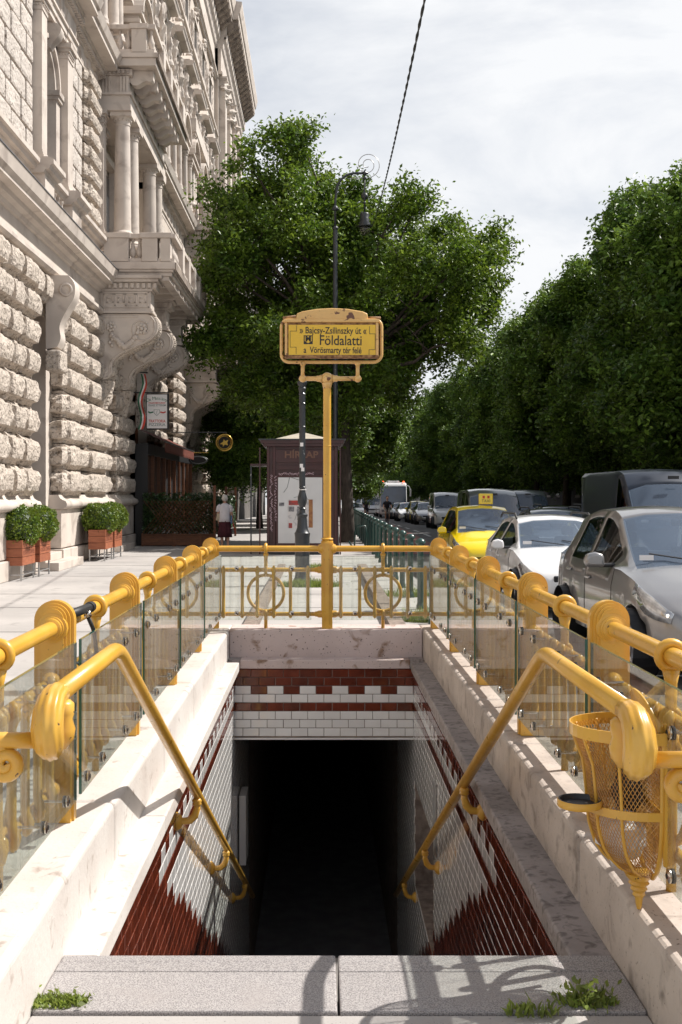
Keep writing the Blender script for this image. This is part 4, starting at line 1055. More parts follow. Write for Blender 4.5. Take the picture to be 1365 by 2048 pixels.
def corbel(y0, y1, parent):
    """great double scroll bracket, side view in x,z"""
    top = 6.78
    out = [(-0.05, top), (1.35, top)]+curve([(1.5, top-0.05), (1.64, top-0.25), (1.62, top-0.52), (1.42, top-0.74), (1.05, top-0.92), (0.70, top-1.08), (0.46, top-1.25), (0.36, top-1.46), (0.36, top-1.66), (0.22, top-1.82), (0.02, top-1.84)], 5)+[(-0.05, top-1.84)]
    c = scroll_prism('corbel', 'stone_light', y0, y1, out, parent)
    yf_ = y0-0.008
    def spiral(cx, cz, r0, turns, wd):
        pts = []
        n = int(turns*22)
        for k in range(n):
            a_ = PI*0.15-2*PI*k/22; rr = r0*(1-0.8*k/n); pts.append((XF+cx+rr*math.cos(a_), yf_, cz+rr*math.sin(a_)))
        return MB().tube(pts, wd, 6).build('volute', M['stone_light'], c, smooth=True)
    spiral(1.20, top-0.42, 0.38, 1.7, 0.022); spiral(0.14, top-1.60, 0.21, 1.5, 0.018)
    edge = [(XF+a-0.07, yf_, z) for a, z in out[3:-8]]
    MB().tube(edge, 0.018, 6).build('volute_band', M['stone_light'], c, smooth=True)
    fb('volute_band', 'stone_light', (0.0, 1.1, y0-0.02, y0+0.01, top-0.10, top-0.06), parent=c)
    rosette(XF+1.20, yf_-0.03, top-0.42, 0.16, c); rosette(XF+0.34, yf_-0.03, top-0.36, 0.15, c); rosette(XF+0.14, yf_-0.03, top-1.60, 0.09, c)
    g = MB()
    for k in range(16):
        t = k/15; g.ball((XF+0.36+0.72*t, yf_-0.03, top-0.56-0.34*math.sin(PI*t)+random.uniform(-.03, .03)), 0.06+0.03*math.sin(PI*t), 7, 5)
    for k in range(4): g.ball((XF+0.34+random.uniform(-.04, .04), yf_-0.02, top-0.62-k*0.09), 0.055, 7, 5)
    tag(g.build('garland', M['stone_light'], c, smooth=True), kind='stuff')
    # carved leaf edge and pendant below
    g = MB()
    for k, (a, z) in enumerate(out[4:-4]):
        g.ball((XF+a, (y0+y1)/2, z), 0.075, 8, 5, sy=(y1-y0)/2/0.10)
    tag(g.build('carved_leaf_edge', M['stone_rough'], c, smooth=True), kind='stuff')
    pn = MB(); pn.prism([(XF-0.1, top-1.86), (XF+0.34, top-1.86), (XF+0.30, top-2.1), (XF+0.12, top-2.5), (XF+0.05, top-2.75), (XF-0.1, top-2.8)], 'y', y0+0.06, y1-0.06)
    for k in range(7): pn.ball((XF+0.26-0.03*k, (y0+y1)/2, top-1.95-k*0.11), 0.11, 8, 5, sy=1.6)
    tag(pn.build('leaf_pendant', M['stone_rough'], c), kind='stuff')
    return c
def key_pattern(x0, x1, y, z0, z1, parent, n=4):
    mb = MB(); t = 0.014; w = (x1-x0)/n; h = z1-z0
    def seg(a, b_, c_, d_): mb.box(min(a, c_)-t, max(a, c_)+t, y-0.022, y, min(b_, d_)-t, max(b_, d_)+t)
    seg(x0-.04, z0-0.05, x1+.04, z0-0.05); seg(x0-.04, z1+.05, x1+.04, z1+.05); seg(x0-.04, z0-.05, x0-.04, z1+.05); seg(x1+.04, z0-.05, x1+.04, z1+.05)
    for k in range(n):
        a = x0+k*w+0.02; b_ = a+w-0.06
        P = [(a, z0), (a, z1), (b_, z1), (b_, z0+h*.28), (a+w*.30, z0+h*.28), (a+w*.30, z0+h*.66), (a+w*.55, z0+h*.66)]
        for p, q in zip(P[:-1], P[1:]): seg(p[0], p[1], q[0], q[1])
        if k < n-1: seg(b_+0.02, z0, b_+0.08, z0)
    return tag(mb.build('key_pattern', M['stone_light'], parent), kind='stuff')
def balustrade(x0, x1, y0, y1, z, parent, peds):
    """posts and balusters round a balcony: near end (along x), front (along y)"""
    h = 0.79
    bl = MB(); bl.box(x0, x1, y0, y0+0.30, z, z+0.10); bl.box(x1-0.30, x1, y0+0.302, y1, z, z+0.10)
    bl.build('balustrade_plinth', M['stone_light'], parent)
    bl = MB(); bl.box(x0, x1+.03, y0-0.03, y0+0.33, z+h-0.13, z+h); bl.box(x1-0.33, x1+.03, y0+0.332, y1, z+h-0.13, z+h)
    bl.build('balustrade_coping', M['stone_light'], parent, bevel=0.012)
    for (a, b_) in peds:
        MB().box(a, b_, y0-0.04, y0+0.36, z+.01, z+h-0.131).build('pedestal', M['stone_light'], parent, bevel=0.01)
        MB().box(a-.05, b_+.05, y0-0.08, y0+0.40, z+h-0.129, z+h+0.015).build('pedestal_cap', M['stone_light'], parent, bevel=0.012)
    inner = sorted(peds)
    xs = x0+0.1
    free = []
    cur = x0
    for (a, b_) in inner+[(x1, x1)]:
        if a-cur > 0.18: free.append((cur, a))
        cur = max(cur, b_)
    for (a, b_) in free:
        n = max(1, round((b_-a)/0.24)); 
        for k in range(n): link('baluster', BALM, parent, loc=(a+(k+.5)*(b_-a)/n, y0+0.15, z+0.10), scale=(1.25, 1.25, (h-0.23)/0.55), world_coords=True)
    y = y0+0.6; k = 0
    while y < y1-0.2:
        if k % 5 == 4:
            MB().box(x1-0.34, x1+0.05, y-0.1, y+0.35, z+0.01, z+h+0.02).build('pedestal', M['stone_light'], parent, bevel=0.012); y += 0.5
        else:
            link('baluster', BALM, parent, loc=(x1-0.15, y, z+0.10), scale=(1.25, 1.25, (h-0.23)/0.55), world_coords=True); y += 0.27
        k += 1
def bay(y0, y1, proj, cols):
    c1 = [y0+0.3, y1-1.4] if cols > 1 else [y0+.3]
    # corbels and their key pattern friezes
    for yc in (y0-0.1, (y0+y1)/2-0.9 if cols > 1 else (y0+y1)/2, y1-1.4):
        c = corbel(yc, yc+0.62, pal)
        f = fb('frieze_block', 'stone_light', (0, 1.45, yc-0.02, yc+0.66, 6.93, 7.42), parent=pal)
        fb('frieze_moulding', 'stone_light', (0, 1.52, yc-0.08, yc+0.70, 6.80, 6.86), (0, 1.48, yc-0.05, yc+0.68, 6.863, 6.927), (0, 1.50, yc-0.06, yc+0.69, 7.423, 7.47), parent=f)
        key_pattern(XF+0.12, XF+1.35, yc-0.021, 7.02, 7.33, f)
        dn = MB(); x = 0.1
        while x < 1.55: dn.box(XF+x, XF+x+0.085, yc-0.10, yc-0.02, 7.50, 7.64); x += 0.16
        dn.box(XF, XF+1.60, yc-0.025, yc+0.70, 7.472, 7.66)
        tag(dn.build('dentil', M['stone_light'], f), kind='stuff')
        fb('frieze_moulding', 'stone_light', (0, 1.68, yc-0.16, yc+0.74, 7.663, 7.75), (0, 1.78, yc-0.22, yc+0.8, 7.753, 7.84), parent=f)
    s = fb('balcony_slab', 'stone_light', (-0.3, proj, y0-0.25, y1, 8.02, 8.22), (-0.3, proj-0.05, y0-0.20, y1, 7.95, 8.018), (-0.3, proj-0.10, y0-0.14, y1, 7.84, 7.948), bevel=0.01)
    fb('weathered_edge', 'stone_dirty', (proj+0.002, proj+0.03, y0-0.24, y1, 8.0, 8.2), parent=s)
    # coffered underside
    for k in range(int((y1-y0)/1.0)):
        fb('soffit_rib', 'stone_light', (0.1, proj-0.15, y0+0.8+k*1.0, y0+0.95+k*1.0, 7.70, 7.838), parent=s)
    fb('soffit_rib', 'stone_light', (proj-0.42, proj-0.18, y0-.1, y1, 7.72, 7.836), parent=s)
    balustrade(XF+0.12, XF+proj-0.02, y0-0.22, y1-0.1, 8.222, s, ((XF+0.15, XF+0.85), (XF+1.22, XF+1.66), (XF+1.74, XF+2.02)))
    # recessed wall, pilasters, columns
    fb('loggia_wall', 'stone', (-0.695, -0.45, y0, y1, 8.03, 13.4))
    pilaster(y0+0.0, y0+0.40, -0.4, 0.10, 9.02, 12.55); pilaster(y0+0.9, y0+1.2, -0.4, -0.05, 9.02, 12.3, cap=True)
    fb('loggia_window', 'pane', (-0.44, -0.41, y0+2.0, y0+3.6, 9.0, 11.6)); fb('window_frame', 'stone_light', (-0.43, -0.25, y0+1.8, y0+2.0, 9, 11.8), (-0.43, -0.25, y0+3.6, y0+3.8, 9, 11.8), (-0.43, -0.2, y0+1.7, y0+3.9, 11.8, 12.0))
    for yy in ((y0+0.45, y0+1.9, y1-2.6, y1-1.1) if cols > 1 else (y0+.45, y0+1.9)):
        column(0.56, yy, 0.245, 9.03, 12.56, pal)
    e = fb('entablature', 'stone_light', (-0.45, 0.86, y0+0.05, y1-0.7, 12.565, 12.74), (-0.45, 0.83, y0+0.09, y1-0.73, 12.743, 13.0), (-0.45, 0.88, y0+0.03, y1-0.68, 13.003, 13.07), (-0.45, 0.80, y0+0.11, y1-0.75, 13.073, 13.55))
    t = MB()
    for x in (0.05, 0.55):
        for k in range(3): t.box(XF+x+k*0.09, XF+x+k*0.09+0.055, y0+0.07, y0+0.11, 13.08, 13.54)
    tag(t.build('triglyph', M['stone_light'], e), kind='stuff')
    t = MB(); x = 0
    while x < 0.85: t.box(XF+x, XF+x+0.07, y0-0.03, y0+0.06, 13.58, 13.70); x += 0.125
    t.box(XF-0.3, XF+0.90, y0+0.04, y1-0.7, 13.552, 13.72)
    tag(t.build('dentil', M['stone_light'], e), kind='stuff')
    # curved consoles carrying the upper balcony
    ylen = y1-y0-1.2
    n = int(ylen/0.78)
    for k in range(n):
        yc = y0+0.25+k*0.78
        pr = [(0.80, 13.74), (0.80, 13.45)]+curve([(0.86, 13.36), (1.0, 13.33), (1.14, 13.40), (1.26, 13.46), (1.38, 13.44), (1.46, 13.50)], 4)+[(1.48, 13.74)]
        scroll_prism('console', 'stone_light', yc, yc+0.30, pr)
    s2 = fb('balcony_slab', 'stone_light', (-0.3, 1.66, y0-0.20, y1-1.0, 13.97, 14.10), (-0.3, 1.60, y0-0.14, y1-1.02, 13.75, 13.968), bevel=0.01)
    fb('weathered_edge', 'stone_dirty', (1.662, 1.69, y0-0.19, y1-1.0, 13.9, 14.08), parent=s2)
    balustrade(XF+0.12, XF+1.56, y0-0.16, y1-1.1, 14.102, s2, ((XF+0.12, XF+0.22), (XF+0.92, XF+1.34)))
    for yy in (y0+0.4, y0+1.1, y1-3.0, y1-2.3): column(0.30, yy, 0.17, 14.9, 18.3, pal)
    fb('entablature', 'stone_light', (0, 0.55, y0+0.1, y1-2.0, 18.3, 18.9))
bay(31.7, 39.8, 2.15, 2); bay(51.3, 59.4, 2.15, 2)
cornice1(39.9, 51.2); fb('pedestal_zone', 'stone_light', (-0.69, 0.0, 39.9, 51.2, 8.03, 8.95)); fb('first_floor_wall', 'stone', (-0.69, 0.0, 39.9, 51.2, 8.95, 13.0), (-0.69, 0, 59.4, 82, 6.8, 14))
entab(39.9, 51.2, 0.02); cornice2(39.9, 51.2, 0.1); cornice2(59.4, 82, 0.1)
for yc in (42.0, 45.6, 49.2):
    w = fb('window', 'stone_light', (0, 0.10, yc-0.95, yc-0.75, 9.0, 11.6), (0, 0.10, yc+0.75, yc+0.95, 9.0, 11.6), (0, 0.25, yc-1.1, yc+1.1, 11.62, 11.9))
    fb('pane', 'pane', (-0.01, 0.012, yc-0.75, yc+0.75, 9.0, 11.6), parent=w)
# ------------------------------------------------ repeating upper windows
def carved(name, boxes, m, parent, seed=1, amp=0.06, n=9):
    mb = MB(); rnd = random.Random(seed)
    for (d0, d1, y0, y1, z0, z1) in boxes:
        N_ = 16; seg = 14; cx, cy = XF+d0, (y0+y1)/2
        for k in range(N_+1):
            t = k/N_; env = (0.55+0.45*abs(math.sin(t*PI*2.3+seed)))*(0.25 if k in (0, N_) else 1)
            for j in range(seg):
                th = 2*PI*j/seg; p = Vector((math.cos(th), math.sin(th), t*(z1-z0)*3))
                r = env*(1+0.55*noise.noise(p*1.6+Vector((seed*3.7, 0, 0)))+0.25*noise.noise(p*4))
                mb.v.append((cx+(d1-d0)*(0.35+0.65*max(-.5, math.cos(th))*r), cy+(y1-y0)/2*r*math.sin(th), z0+(z1-z0)*t))
        base = len(mb.v)-(N_+1)*seg
        for k in range(N_):
            for j in range(seg):
                l = (j+1) % seg; mb.f.append((base+k*seg+j, base+k*seg+l, base+(k+1)*seg+l, base+(k+1)*seg+j)); mb.mi.append(0)
    return tag(mb.build(name, M[m], parent, smooth=False), kind='stuff')
def hood_flat(yc, z, wd, d):
    pr = [(0, z-0.30), (0.12, z-0.30), (0.16, z-0.2), (0.22, z-0.18), (0.24, z-0.08), (d-0.08, z-0.06), (d-0.05, z+0.02), (d, z+0.08), (d, z+0.14), (0, z+0.22)]
    return fprof('window_hood', 'stone_light', pr, yc-wd, yc+wd)
for k in range(-4, 7):
    yc = 43.9+3.66*k
    if yc > 65.5: break
    # second floor, arched hood on small columns
    w = fb('window', 'stone_light', (0.0, 0.16, yc-0.95, yc-0.72, 14.6, 16.5), (0.0, 0.16, yc+0.72, yc+0.95, 14.6, 16.5), (0.0, 0.22, yc-1.2, yc+1.2, 14.35, 14.58))
    fb('pane', 'pane', (0.004, 0.02, yc-0.72, yc+0.72, 14.6, 16.5), parent=w)
    fb('glazing_bar', 'wood_dark', (0.02, 0.05, yc-0.03, yc+0.03, 14.6, 16.5), parent=w)
    for s in (-1, 1):
        if not (31 < yc+s < 39 or 51 < yc+s < 58.5):
            column(0.38, yc+s*0.98, 0.115, 14.35, 16.55, w)
    hd = fb('window_hood', 'stone_light', (0.0, 0.55, yc-1.25, yc+1.25, 16.56, 16.68), (0, 0.50, yc-1.18, yc+1.18, 16.683, 16.80), (0, 0.62, yc-1.32, yc+1.32, 16.803, 16.90))
    mb = MB(); n = 14
    for (r0, r1, d) in ((0.98, 1.10, 0.52), (1.10, 1.24, 0.66), (0.0, 0.98, 0.2)):
        for j in range(n):
            a0, a1 = PI*j/n, PI*(j+1)/n
            q = [(yc+r*math.cos(a), 16.90+0.72*r*math.sin(a)) for r, a in ((r1, a0), (r1, a1), (r0, a1), (r0, a0))]
            if r0 == 0: q = q[:3]
            mb.prism(q, 'x', XF, XF+d)
    mb.build('arch', M['stone_light'], hd)
    carved('shell_ornament', [(0.2, 0.36, yc-0.3, yc+0.3, 16.95, 17.45)], 'stone_rough', hd, k, n=4)
    # third floor, flat hood
    w = fb('window', 'stone_light', (0, 0.12, yc-0.85, yc-0.66, 18.7, 20.45), (0, 0.12, yc+0.66, yc+0.85, 18.7, 20.45), (0, 0.25, yc-1.0, yc+1.0, 18.45, 18.68), (0, 0.16, yc-0.9, yc+0.9, 20.453, 20.6))
    fb('pane', 'pane', (0.004, 0.02, yc-0.66, yc+0.66, 18.7, 20.45), parent=w)
    for s in (-1, 1):
        carved('herm', [(0.05, 0.34, yc+s*0.95-0.13, yc+s*0.95+0.13, 18.7, 20.6)], 'stone_light', w, k*3+s, n=9)
    hood_flat(yc, 20.9, 1.15, 0.62)
    mb = MB(); mb.prism([(yc-1.1, 21.12), (yc+1.1, 21.12), (yc+0.5, 21.5), (yc-0.5, 21.5)], 'x', XF, XF+0.42); mb.build('pediment', M['stone_light'], pal)
    carved('cresting', [(0.1, 0.4, yc-0.25, yc+0.25, 21.45, 22.0)], 'stone_light', pal, k+50, n=3)
    # attic
    w = fb('window', 'stone_light', (0, 0.14, yc-0.75, yc-0.58, 23.2, 24.6), (0, 0.14, yc+0.58, yc+0.75, 23.2, 24.6), (0, 0.20, yc-0.9, yc+0.9, 24.603, 24.8), (0, 0.2, yc-0.9, yc+0.9, 23.0, 23.19))
    fb('pane', 'pane', (0.004, 0.02, yc-0.58, yc+0.58, 23.2, 24.6), parent=w)
    carved('cresting', [(0.08, 0.32, yc-0.3, yc+0.3, 24.82, 25.4)], 'stone_light', w, k+80, n=3)
    for s in (-1, 1): carved('swag', [(0.02, 0.2, yc+s*1.2-0.1, yc+s*1.2+0.1, 23.1, 24.9)], 'stone_light', pal, k*5+s, n=6)
    fb('pilaster_strip', 'stone_light', (0, 0.10, yc+1.55, yc+2.1, 18.3, 22.4), (0, 0.08, yc+1.6, yc+2.05, 14.1, 17.9), (0, 0.08, yc+1.6, yc+2.05, 22.9, 25.9))
for z, d in ((18.0, 0.22), (22.5, 0.28), (26.0, 0.25)):
    fprof('string_course', 'stone_light', [(0, z), (d*.5, z), (d*.6, z+0.1), (d, z+0.14), (d, z+0.26), (0, z+0.34)], 8, 65.9)
def main_cornice(y0, y1, e, zoff=0):
    fprof('main_cornice', 'stone_light', [(-0.69, 26.4), (0.1+e, 26.4), (0.14+e, 26.5), (0.05+e, 26.6), (0.05+e, 27.9), (0.15+e, 28.0), (0.22+e, 28.3), (0.35+e, 28.4), (0.38+e, 28.7), (0.40+e, 29.55), (1.08+e, 29.6), (1.08+e, 29.95), (1.16+e, 30.0), (1.28+e, 30.5), (1.28+e, 30.62), (-0.69, 30.9)], y0, y1)
    dentils(y0, y1, 0.25+e, 28.42, 0.3, 0.17)
    y = y0+0.3
    me = MODI
    while y < y1-0.3:
        link('modillion', me, pal, loc=(XF+e+0.4, y, 28.85), world_coords=True)
        y += 0.86
mb = MB(); mb.prism([(0, 0.7), (0, 0.0)]+curve([(0.05, -0.02), (0.2, 0.05), (0.3, 0.25), (0.45, 0.4), (0.6, 0.42), (0.66, 0.55)], 3)+[(0.66, 0.7)], 'y', -0.17, 0.17)
for k in range(6): mb.ball((0.08+0.1*k, 0, 0.02+0.085*k), 0.12, 7, 5, sy=1.5)
MODI = mb.mesh('modillion', M['stone_dirty'])
main_cornice(30, 66, 0.0); main_cornice(66, 82.6, 0.35)
fb('corner_pavilion', 'stone', (0.0, 0.22, 66, 82.5, 6.8, 27.9))
for yy in (66.5, 70.3, 74.5, 79.5):
    pilaster(yy, yy+1.1, 0.2, 0.62, 17.8, 26.4)
    carved('capital', [(0.25, 0.9, yy-0.1, yy+1.2, 24.9, 26.3)], 'stone_light', pal, int(yy), n=4)
    pilaster(yy, yy+1.1, 0.2, 0.55, 8.9, 17.6)
fb('roof', 'slate', (-13, 0.5, 8, 82, 30.9, 31.6))
# neighbouring house further along
hs = thing('apartment_house', 'plain grey house behind the tree beyond the palace corner', 'building', (-11, 100, 0))
MB().box(-18, -6.3, 86, 130, -2, 23).build('wall', M['far_stucco'], hs); MB().box(-18, -5.9, 85.6, 130, 23, 24).build('cornice', M['slate'], hs)
for i in range(8):
    for j in range(5):
        w = MB().box(-6.3, -6.2, 88+i*5, 88.15+i*5, 2+j*4.2, 4.6+j*4.2).box(-6.3, -6.2, 90+i*5, 90.15+i*5, 2+j*4.2, 4.6+j*4.2).box(-6.3, -6.1, 87.9+i*5, 90.25+i*5, 4.6+j*4.2, 4.9+j*4.2).build('window', M['stone_light'], hs)
        MB().box(-6.31, -6.28, 88.15+i*5, 90+i*5, 2+j*4.2, 4.6+j*4.2).build('pane', M['pane'], w)
# buildings across the road, mostly hidden by the trees
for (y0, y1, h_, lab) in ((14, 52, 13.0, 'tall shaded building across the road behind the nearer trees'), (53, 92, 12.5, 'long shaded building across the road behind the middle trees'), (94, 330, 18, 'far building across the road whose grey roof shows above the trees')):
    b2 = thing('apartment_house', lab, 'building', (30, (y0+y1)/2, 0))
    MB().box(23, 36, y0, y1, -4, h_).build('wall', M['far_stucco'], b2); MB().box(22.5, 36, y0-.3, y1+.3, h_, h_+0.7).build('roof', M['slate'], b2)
    for i in range(int((y1-y0)/4.2)):
        for j in range(4):
            w = MB().box(22.9, 23, y0+1+i*4.2, y0+2.6+i*4.2, 3.9+j*3.6, 4.1+j*3.6).box(22.9, 23, y0+1+i*4.2, y0+2.6+i*4.2, 1.4+j*3.6, 1.6+j*3.6).build('window', M['stone_light'], b2)
            MB().box(22.97, 22.99, y0+1.05+i*4.2, y0+2.55+i*4.2, 1.6+j*3.6, 3.9+j*3.6).build('pane', M['pane'], w)
# ================================================================ STREET FURNITURE
# bollards
bp_ = []
mb = MB(); mb.lathe([(0.062, -0.02), (0.062, 0.06), (0.052, 0.075), (0.047, 0.10), (0.047, 0.86), (0.055, 0.875), (0.055, 0.895), (0.047, 0.905), (0.047, 0.95), (0.060, 0.975), (0.078, 0.985), (0.080, 1.005), (0.066, 1.03), (0.035, 1.055), (0, 1.062)], (0, 0, 0), 20)
BOLM = mb.mesh('bollard', M['green_iron'], angle=40)
bol_lab = ['dark green domed bollard nearest the yellow railing corner']
words = ['second', 'third', 'fourth', 'fifth', 'sixth', 'seventh', 'eighth', 'ninth', 'tenth', 'eleventh', 'twelfth', 'thirteenth', 'fourteenth', 'fifteenth', 'sixteenth', 'seventeenth', 'eighteenth', 'nineteenth', 'twentieth']
for k in range(20):
    o = link('bollard', BOLM, loc=(1.50+0.004*k, 14.9+1.9*k, GZ(14.9+1.9*k)), rot=(0, 0, k*.7))
    lab = bol_lab[0] if k == 0 else 'dark green domed bollard, %s in the kerb row from the yellow railing' % words[k-1]
    tag(o, lab, 'bollard', 'green bollards along the kerb')
# bicycle hoop by the tree
hp = thing('bicycle_stand', 'dark green bent tube stand beside the tree trunk and bollards', 'bicycle stand', (1.45, 35.0, 0))
MB().tube([(0.9, 35, 0.25), (1.0, 35, 0.1), (1.2, 35, 0.03), (1.42, 35, 0.0), (1.45, 35, 0.5), (1.42, 35, 0.72), (1.15, 35, 0.72), (1.10, 35, 0.55), (1.08, 35, 0.1)], 0.028, 10).build('tube', M['green_iron'], hp, smooth=True)
# post in front of the kiosk
lp = thing('lamp_post', 'black fluted iron lamp post with a swollen base in front of the kiosk', 'lamp post', (X(605, 21.3), 21.3, 0))
mb = MB(); mb.lathe([(0.17, -0.02), (0.17, 0.10), (0.145, 0.14), (0.135, 0.2), (0.14, 0.9), (0.150, 0.98), (0.13, 1.0), (0.10, 1.08), (0.085, 1.28), (0.10, 1.30), (0.105, 1.33), (0.06, 1.36), (0.055, 1.42), (0.075, 1.44), (0.05, 1.47), (0.085, 1.56), (0.088, 1.66), (0.06, 1.76), (0.05, 1.82), (0.065, 1.85), (0.045, 1.88)], (0, 0, 0), 20)
mb.build('base', M['black_iron'], lp, w=False, angle=40)
mb = MB(); mb.tube([(0, 0, 1.87), (0, 0, 3.75)], 0.056, 24, flute=0.05, nfl=12)
for z in (2.98, 3.42, 3.60): mb.lathe([(0.056, 0), (0.068, 0.012), (0.056, 0.03)], (0, 0, z), 16)
mb.build('shaft', M['black_iron'], lp, w=False, angle=40)
mb = MB(); mb.lathe([(0.05, 3.62), (0.075, 3.72), (0.06, 3.75), (0.09, 3.80), (0.095, 3.84), (0.06, 3.87), (0.08, 3.90), (0.05, 3.95), (0.02, 4.0), (0, 4.02)], (0, 0, 0), 18)
mb.build('capital', M['black_iron'], lp, w=False, angle=40)
mb = MB()
for (a, z) in ((-0.01, 2.62), (0.01, 2.15), (-0.015, 2.22)): mb.box(a-.03, a+.03, -0.060, -0.056, z, z+0.07)
tag(mb.build('sticker', M['white_enamel'], lp, w=False), kind='stuff')
MB().torus((0, 0, 1.80), 0.07, 0.008, 'z', 18, 5).build('string', M['bag'], lp, w=False)
# tall street lamp behind
YL = 36.0
sl = thing('street_lamp', 'tall black street lamp with curved arm, wire spiral and hanging lantern', 'street lamp', (X(671, YL), YL, 0))
xl, zl = X(671, YL), lambda py: Z(py, YL)
mb = MB(); mb.tube([(xl, YL, 0), (xl, YL, 1.2), (xl, YL, zl(460)), (xl, YL, zl(452))], [0.13, 0.09, 0.075, 0.06], 14)
mb.lathe([(0.07, 0), (0.11, 0.05), (0.07, 0.12)], (xl, YL, zl(460)), 12); mb.lathe([(0.05, 0), (0.13, 0.05), (0.05, 0.18)], (xl, YL, zl(422)), 12)
mb.build('pole', M['black_iron'], sl, smooth=True)
arm = [(xl, YL, zl(452)), (xl, YL, zl(400))]+[(X(690-19*math.cos(a), YL) , YL, zl(381-35*math.sin(a))) for a in [PI/2*k/8 for k in range(9)]]+[(X(726, YL), YL, zl(346))]
arm = [(xl, YL, zl(452)), (xl, YL, zl(400))]+[(X(711-38*math.cos(a), YL), YL, zl(385-39*math.sin(a))) for a in [PI/2*k/10 for k in range(11)]]+[(X(737, YL), YL, zl(346))]
MB().tube(arm, 0.04, 8).build('arm', M['black_iron'], sl, smooth=True)
xh = X(729.5, YL)
sp_ = [(X(700, YL), YL, zl(356)), (X(715, YL), YL, zl(356))]
for k in range(60):
    a = -PI/2+2*PI*k/28; t = k/60; rr = (26*(1-t)+4*t)*YL/FPX
    sp_.append((X(736, YL)+rr*math.cos(a)-0.02*t, YL, zl(329)+rr*math.sin(a)))
MB().tube(sp_, 0.012, 5).build('spiral', M['galv'], sl, smooth=True)
mb = MB(); mb.tube([(xh, YL, zl(340)), (xh, YL, zl(424))], 0.025, 6)
for py, r in ((346, .07), (356, .05), (392, .12), (398, .06), (405, .05)): mb.ball((xh, YL, zl(py)), r, 10, 6)
mb.build('hanger', M['black_iron'], sl, smooth=True)
mb = MB(); mb.lathe([(0.03, 0), (0.14, -0.03), (0.16, -0.08), (0.13, -0.2), (0.17, -0.24), (0.14, -0.30), (0.20, -0.36), (0.17, -0.40), (0.27, -0.46), (0.20, -0.47), (0.0, -0.47)], (xh, YL, zl(424)), 18)
mb.build('lantern_cap', M['black_iron'], sl, smooth=True)
MB().lathe([(0.19, -0.47), (0.17, -0.6), (0.10, -0.72), (0, -0.74)], (xh, YL, zl(424)), 16).build('lantern_glass', M['lamp_glass'], sl, smooth=True)
# overhead cable
cb = MB(); n = 150; pa, pb = Vector((X(744, YL), YL, zl(452))), Vector((2.95, 6.0, Z(-420, 6.0)))
pb = Vector((X(882, 9.0), 9.0, Z(-160, 9.0)))
cp = []
for k in range(n+1):
    t = k/n; p = pa.lerp(pb, t); p.z -= 0.30*4*t*(1-t)*1.0; cp.append(p)
for ph in (0, PI):
    cb.tube([(p.x+0.009*math.cos(k*1.3+ph), p.y, p.z+0.009*math.sin(k*1.3+ph)) for k, p in enumerate(cp)], 0.009, 5)
o = cb.build('overhead_cable', M['cable'], smooth=True); tag(o, 'black twisted cable slanting across the sky above the street lamp', 'cable')
# ---------------------------------------------------------------- news kiosk
YK = 32.0
ki = thing('news_kiosk', 'dark red news kiosk with pale pyramid roof and lit poster case', 'kiosk', (X(608, YK), YK+1.1, 0))
KX = lambda px: X(px, YK)
KZ = lambda py: Z(py, YK)
x0, x1 = KX(537), KX(676)
MB().box(x0, x1, YK, YK+2.2, 0.0, KZ(893)).build('body', M['kiosk_red'], ki, bevel=0.01)
MB().box(x0-0.04, x1+0.04, YK-0.05, YK+2.25, 0, 0.16).build('plinth', M['black_iron'], ki)
mb = MB(); mb.box(KX(527), KX(683), YK-0.15, YK+2.35, KZ(893), KZ(887)); mb.box(KX(522), KX(688), YK-0.2, YK+2.4, KZ(886.9), KZ(880.5)); mb.build('cornice', M['kiosk_red'], ki)
MB().box(KX(518), KX(692), YK-0.24, YK+2.44, KZ(880.4), KZ(878)).build('gutter', M['black_iron'], ki)
a, b_, c_ = KX(548), KX(662), KZ(878); ap = ((a+b_)/2, YK+1.1, KZ(860))
MB().add([(a, YK-0.0, c_), (b_, YK-0.0, c_), (b_, YK+2.2, c_), (a, YK+2.2, c_), ap], [(0, 1, 4), (1, 2, 4), (2, 3, 4), (3, 0, 4), (3, 2, 1, 0)]).build('roof', M['kiosk_roof'], ki)
for (pa_, pb_, qa, qb) in ((546, 673, 899, 925), (545, 672, 930, 940)):
    MB().box(KX(pa_), KX(pb_), YK-0.03, YK, KZ(qb), KZ(qa)).build('panel', M['kiosk_red'], ki, bevel=0.01)
for px in (537, 549, 651, 672): MB().box(KX(px)-0.04, KX(px)+0.04, YK-0.06, YK-0.001, 0.16, KZ(893)).build('corner_strip', M['kiosk_red'], ki, bevel=0.01)
for px in (520, 681): MB().box(KX(px)-0.02, KX(px)+0.02, YK-0.02, YK+0.02, 0, KZ(895)).build('side_post', M['kiosk_red'], ki)
o = text('HÍRLAP', 0.27, M['letters_kiosk'], ki, (KX(603), YK-0.045, KZ(910)), depth=0.012, bold=0.006)
ww = max(v.co.x for v in o.data.vertices)-min(v.co.x for v in o.data.vertices); o.scale.x = (67*YK/FPX)/ww
for q in (): pass
# side shelf to the left
MB().box(KX(500), KX(536), YK+0.2, YK+1.8, KZ(931), KZ(927)).build('side_canopy', M['kiosk_red'], ki)
MB().box(KX(500), KX(503), YK+0.2, YK+0.24, 0.0, KZ(931)).build('canopy_post', M['black_iron'], ki)
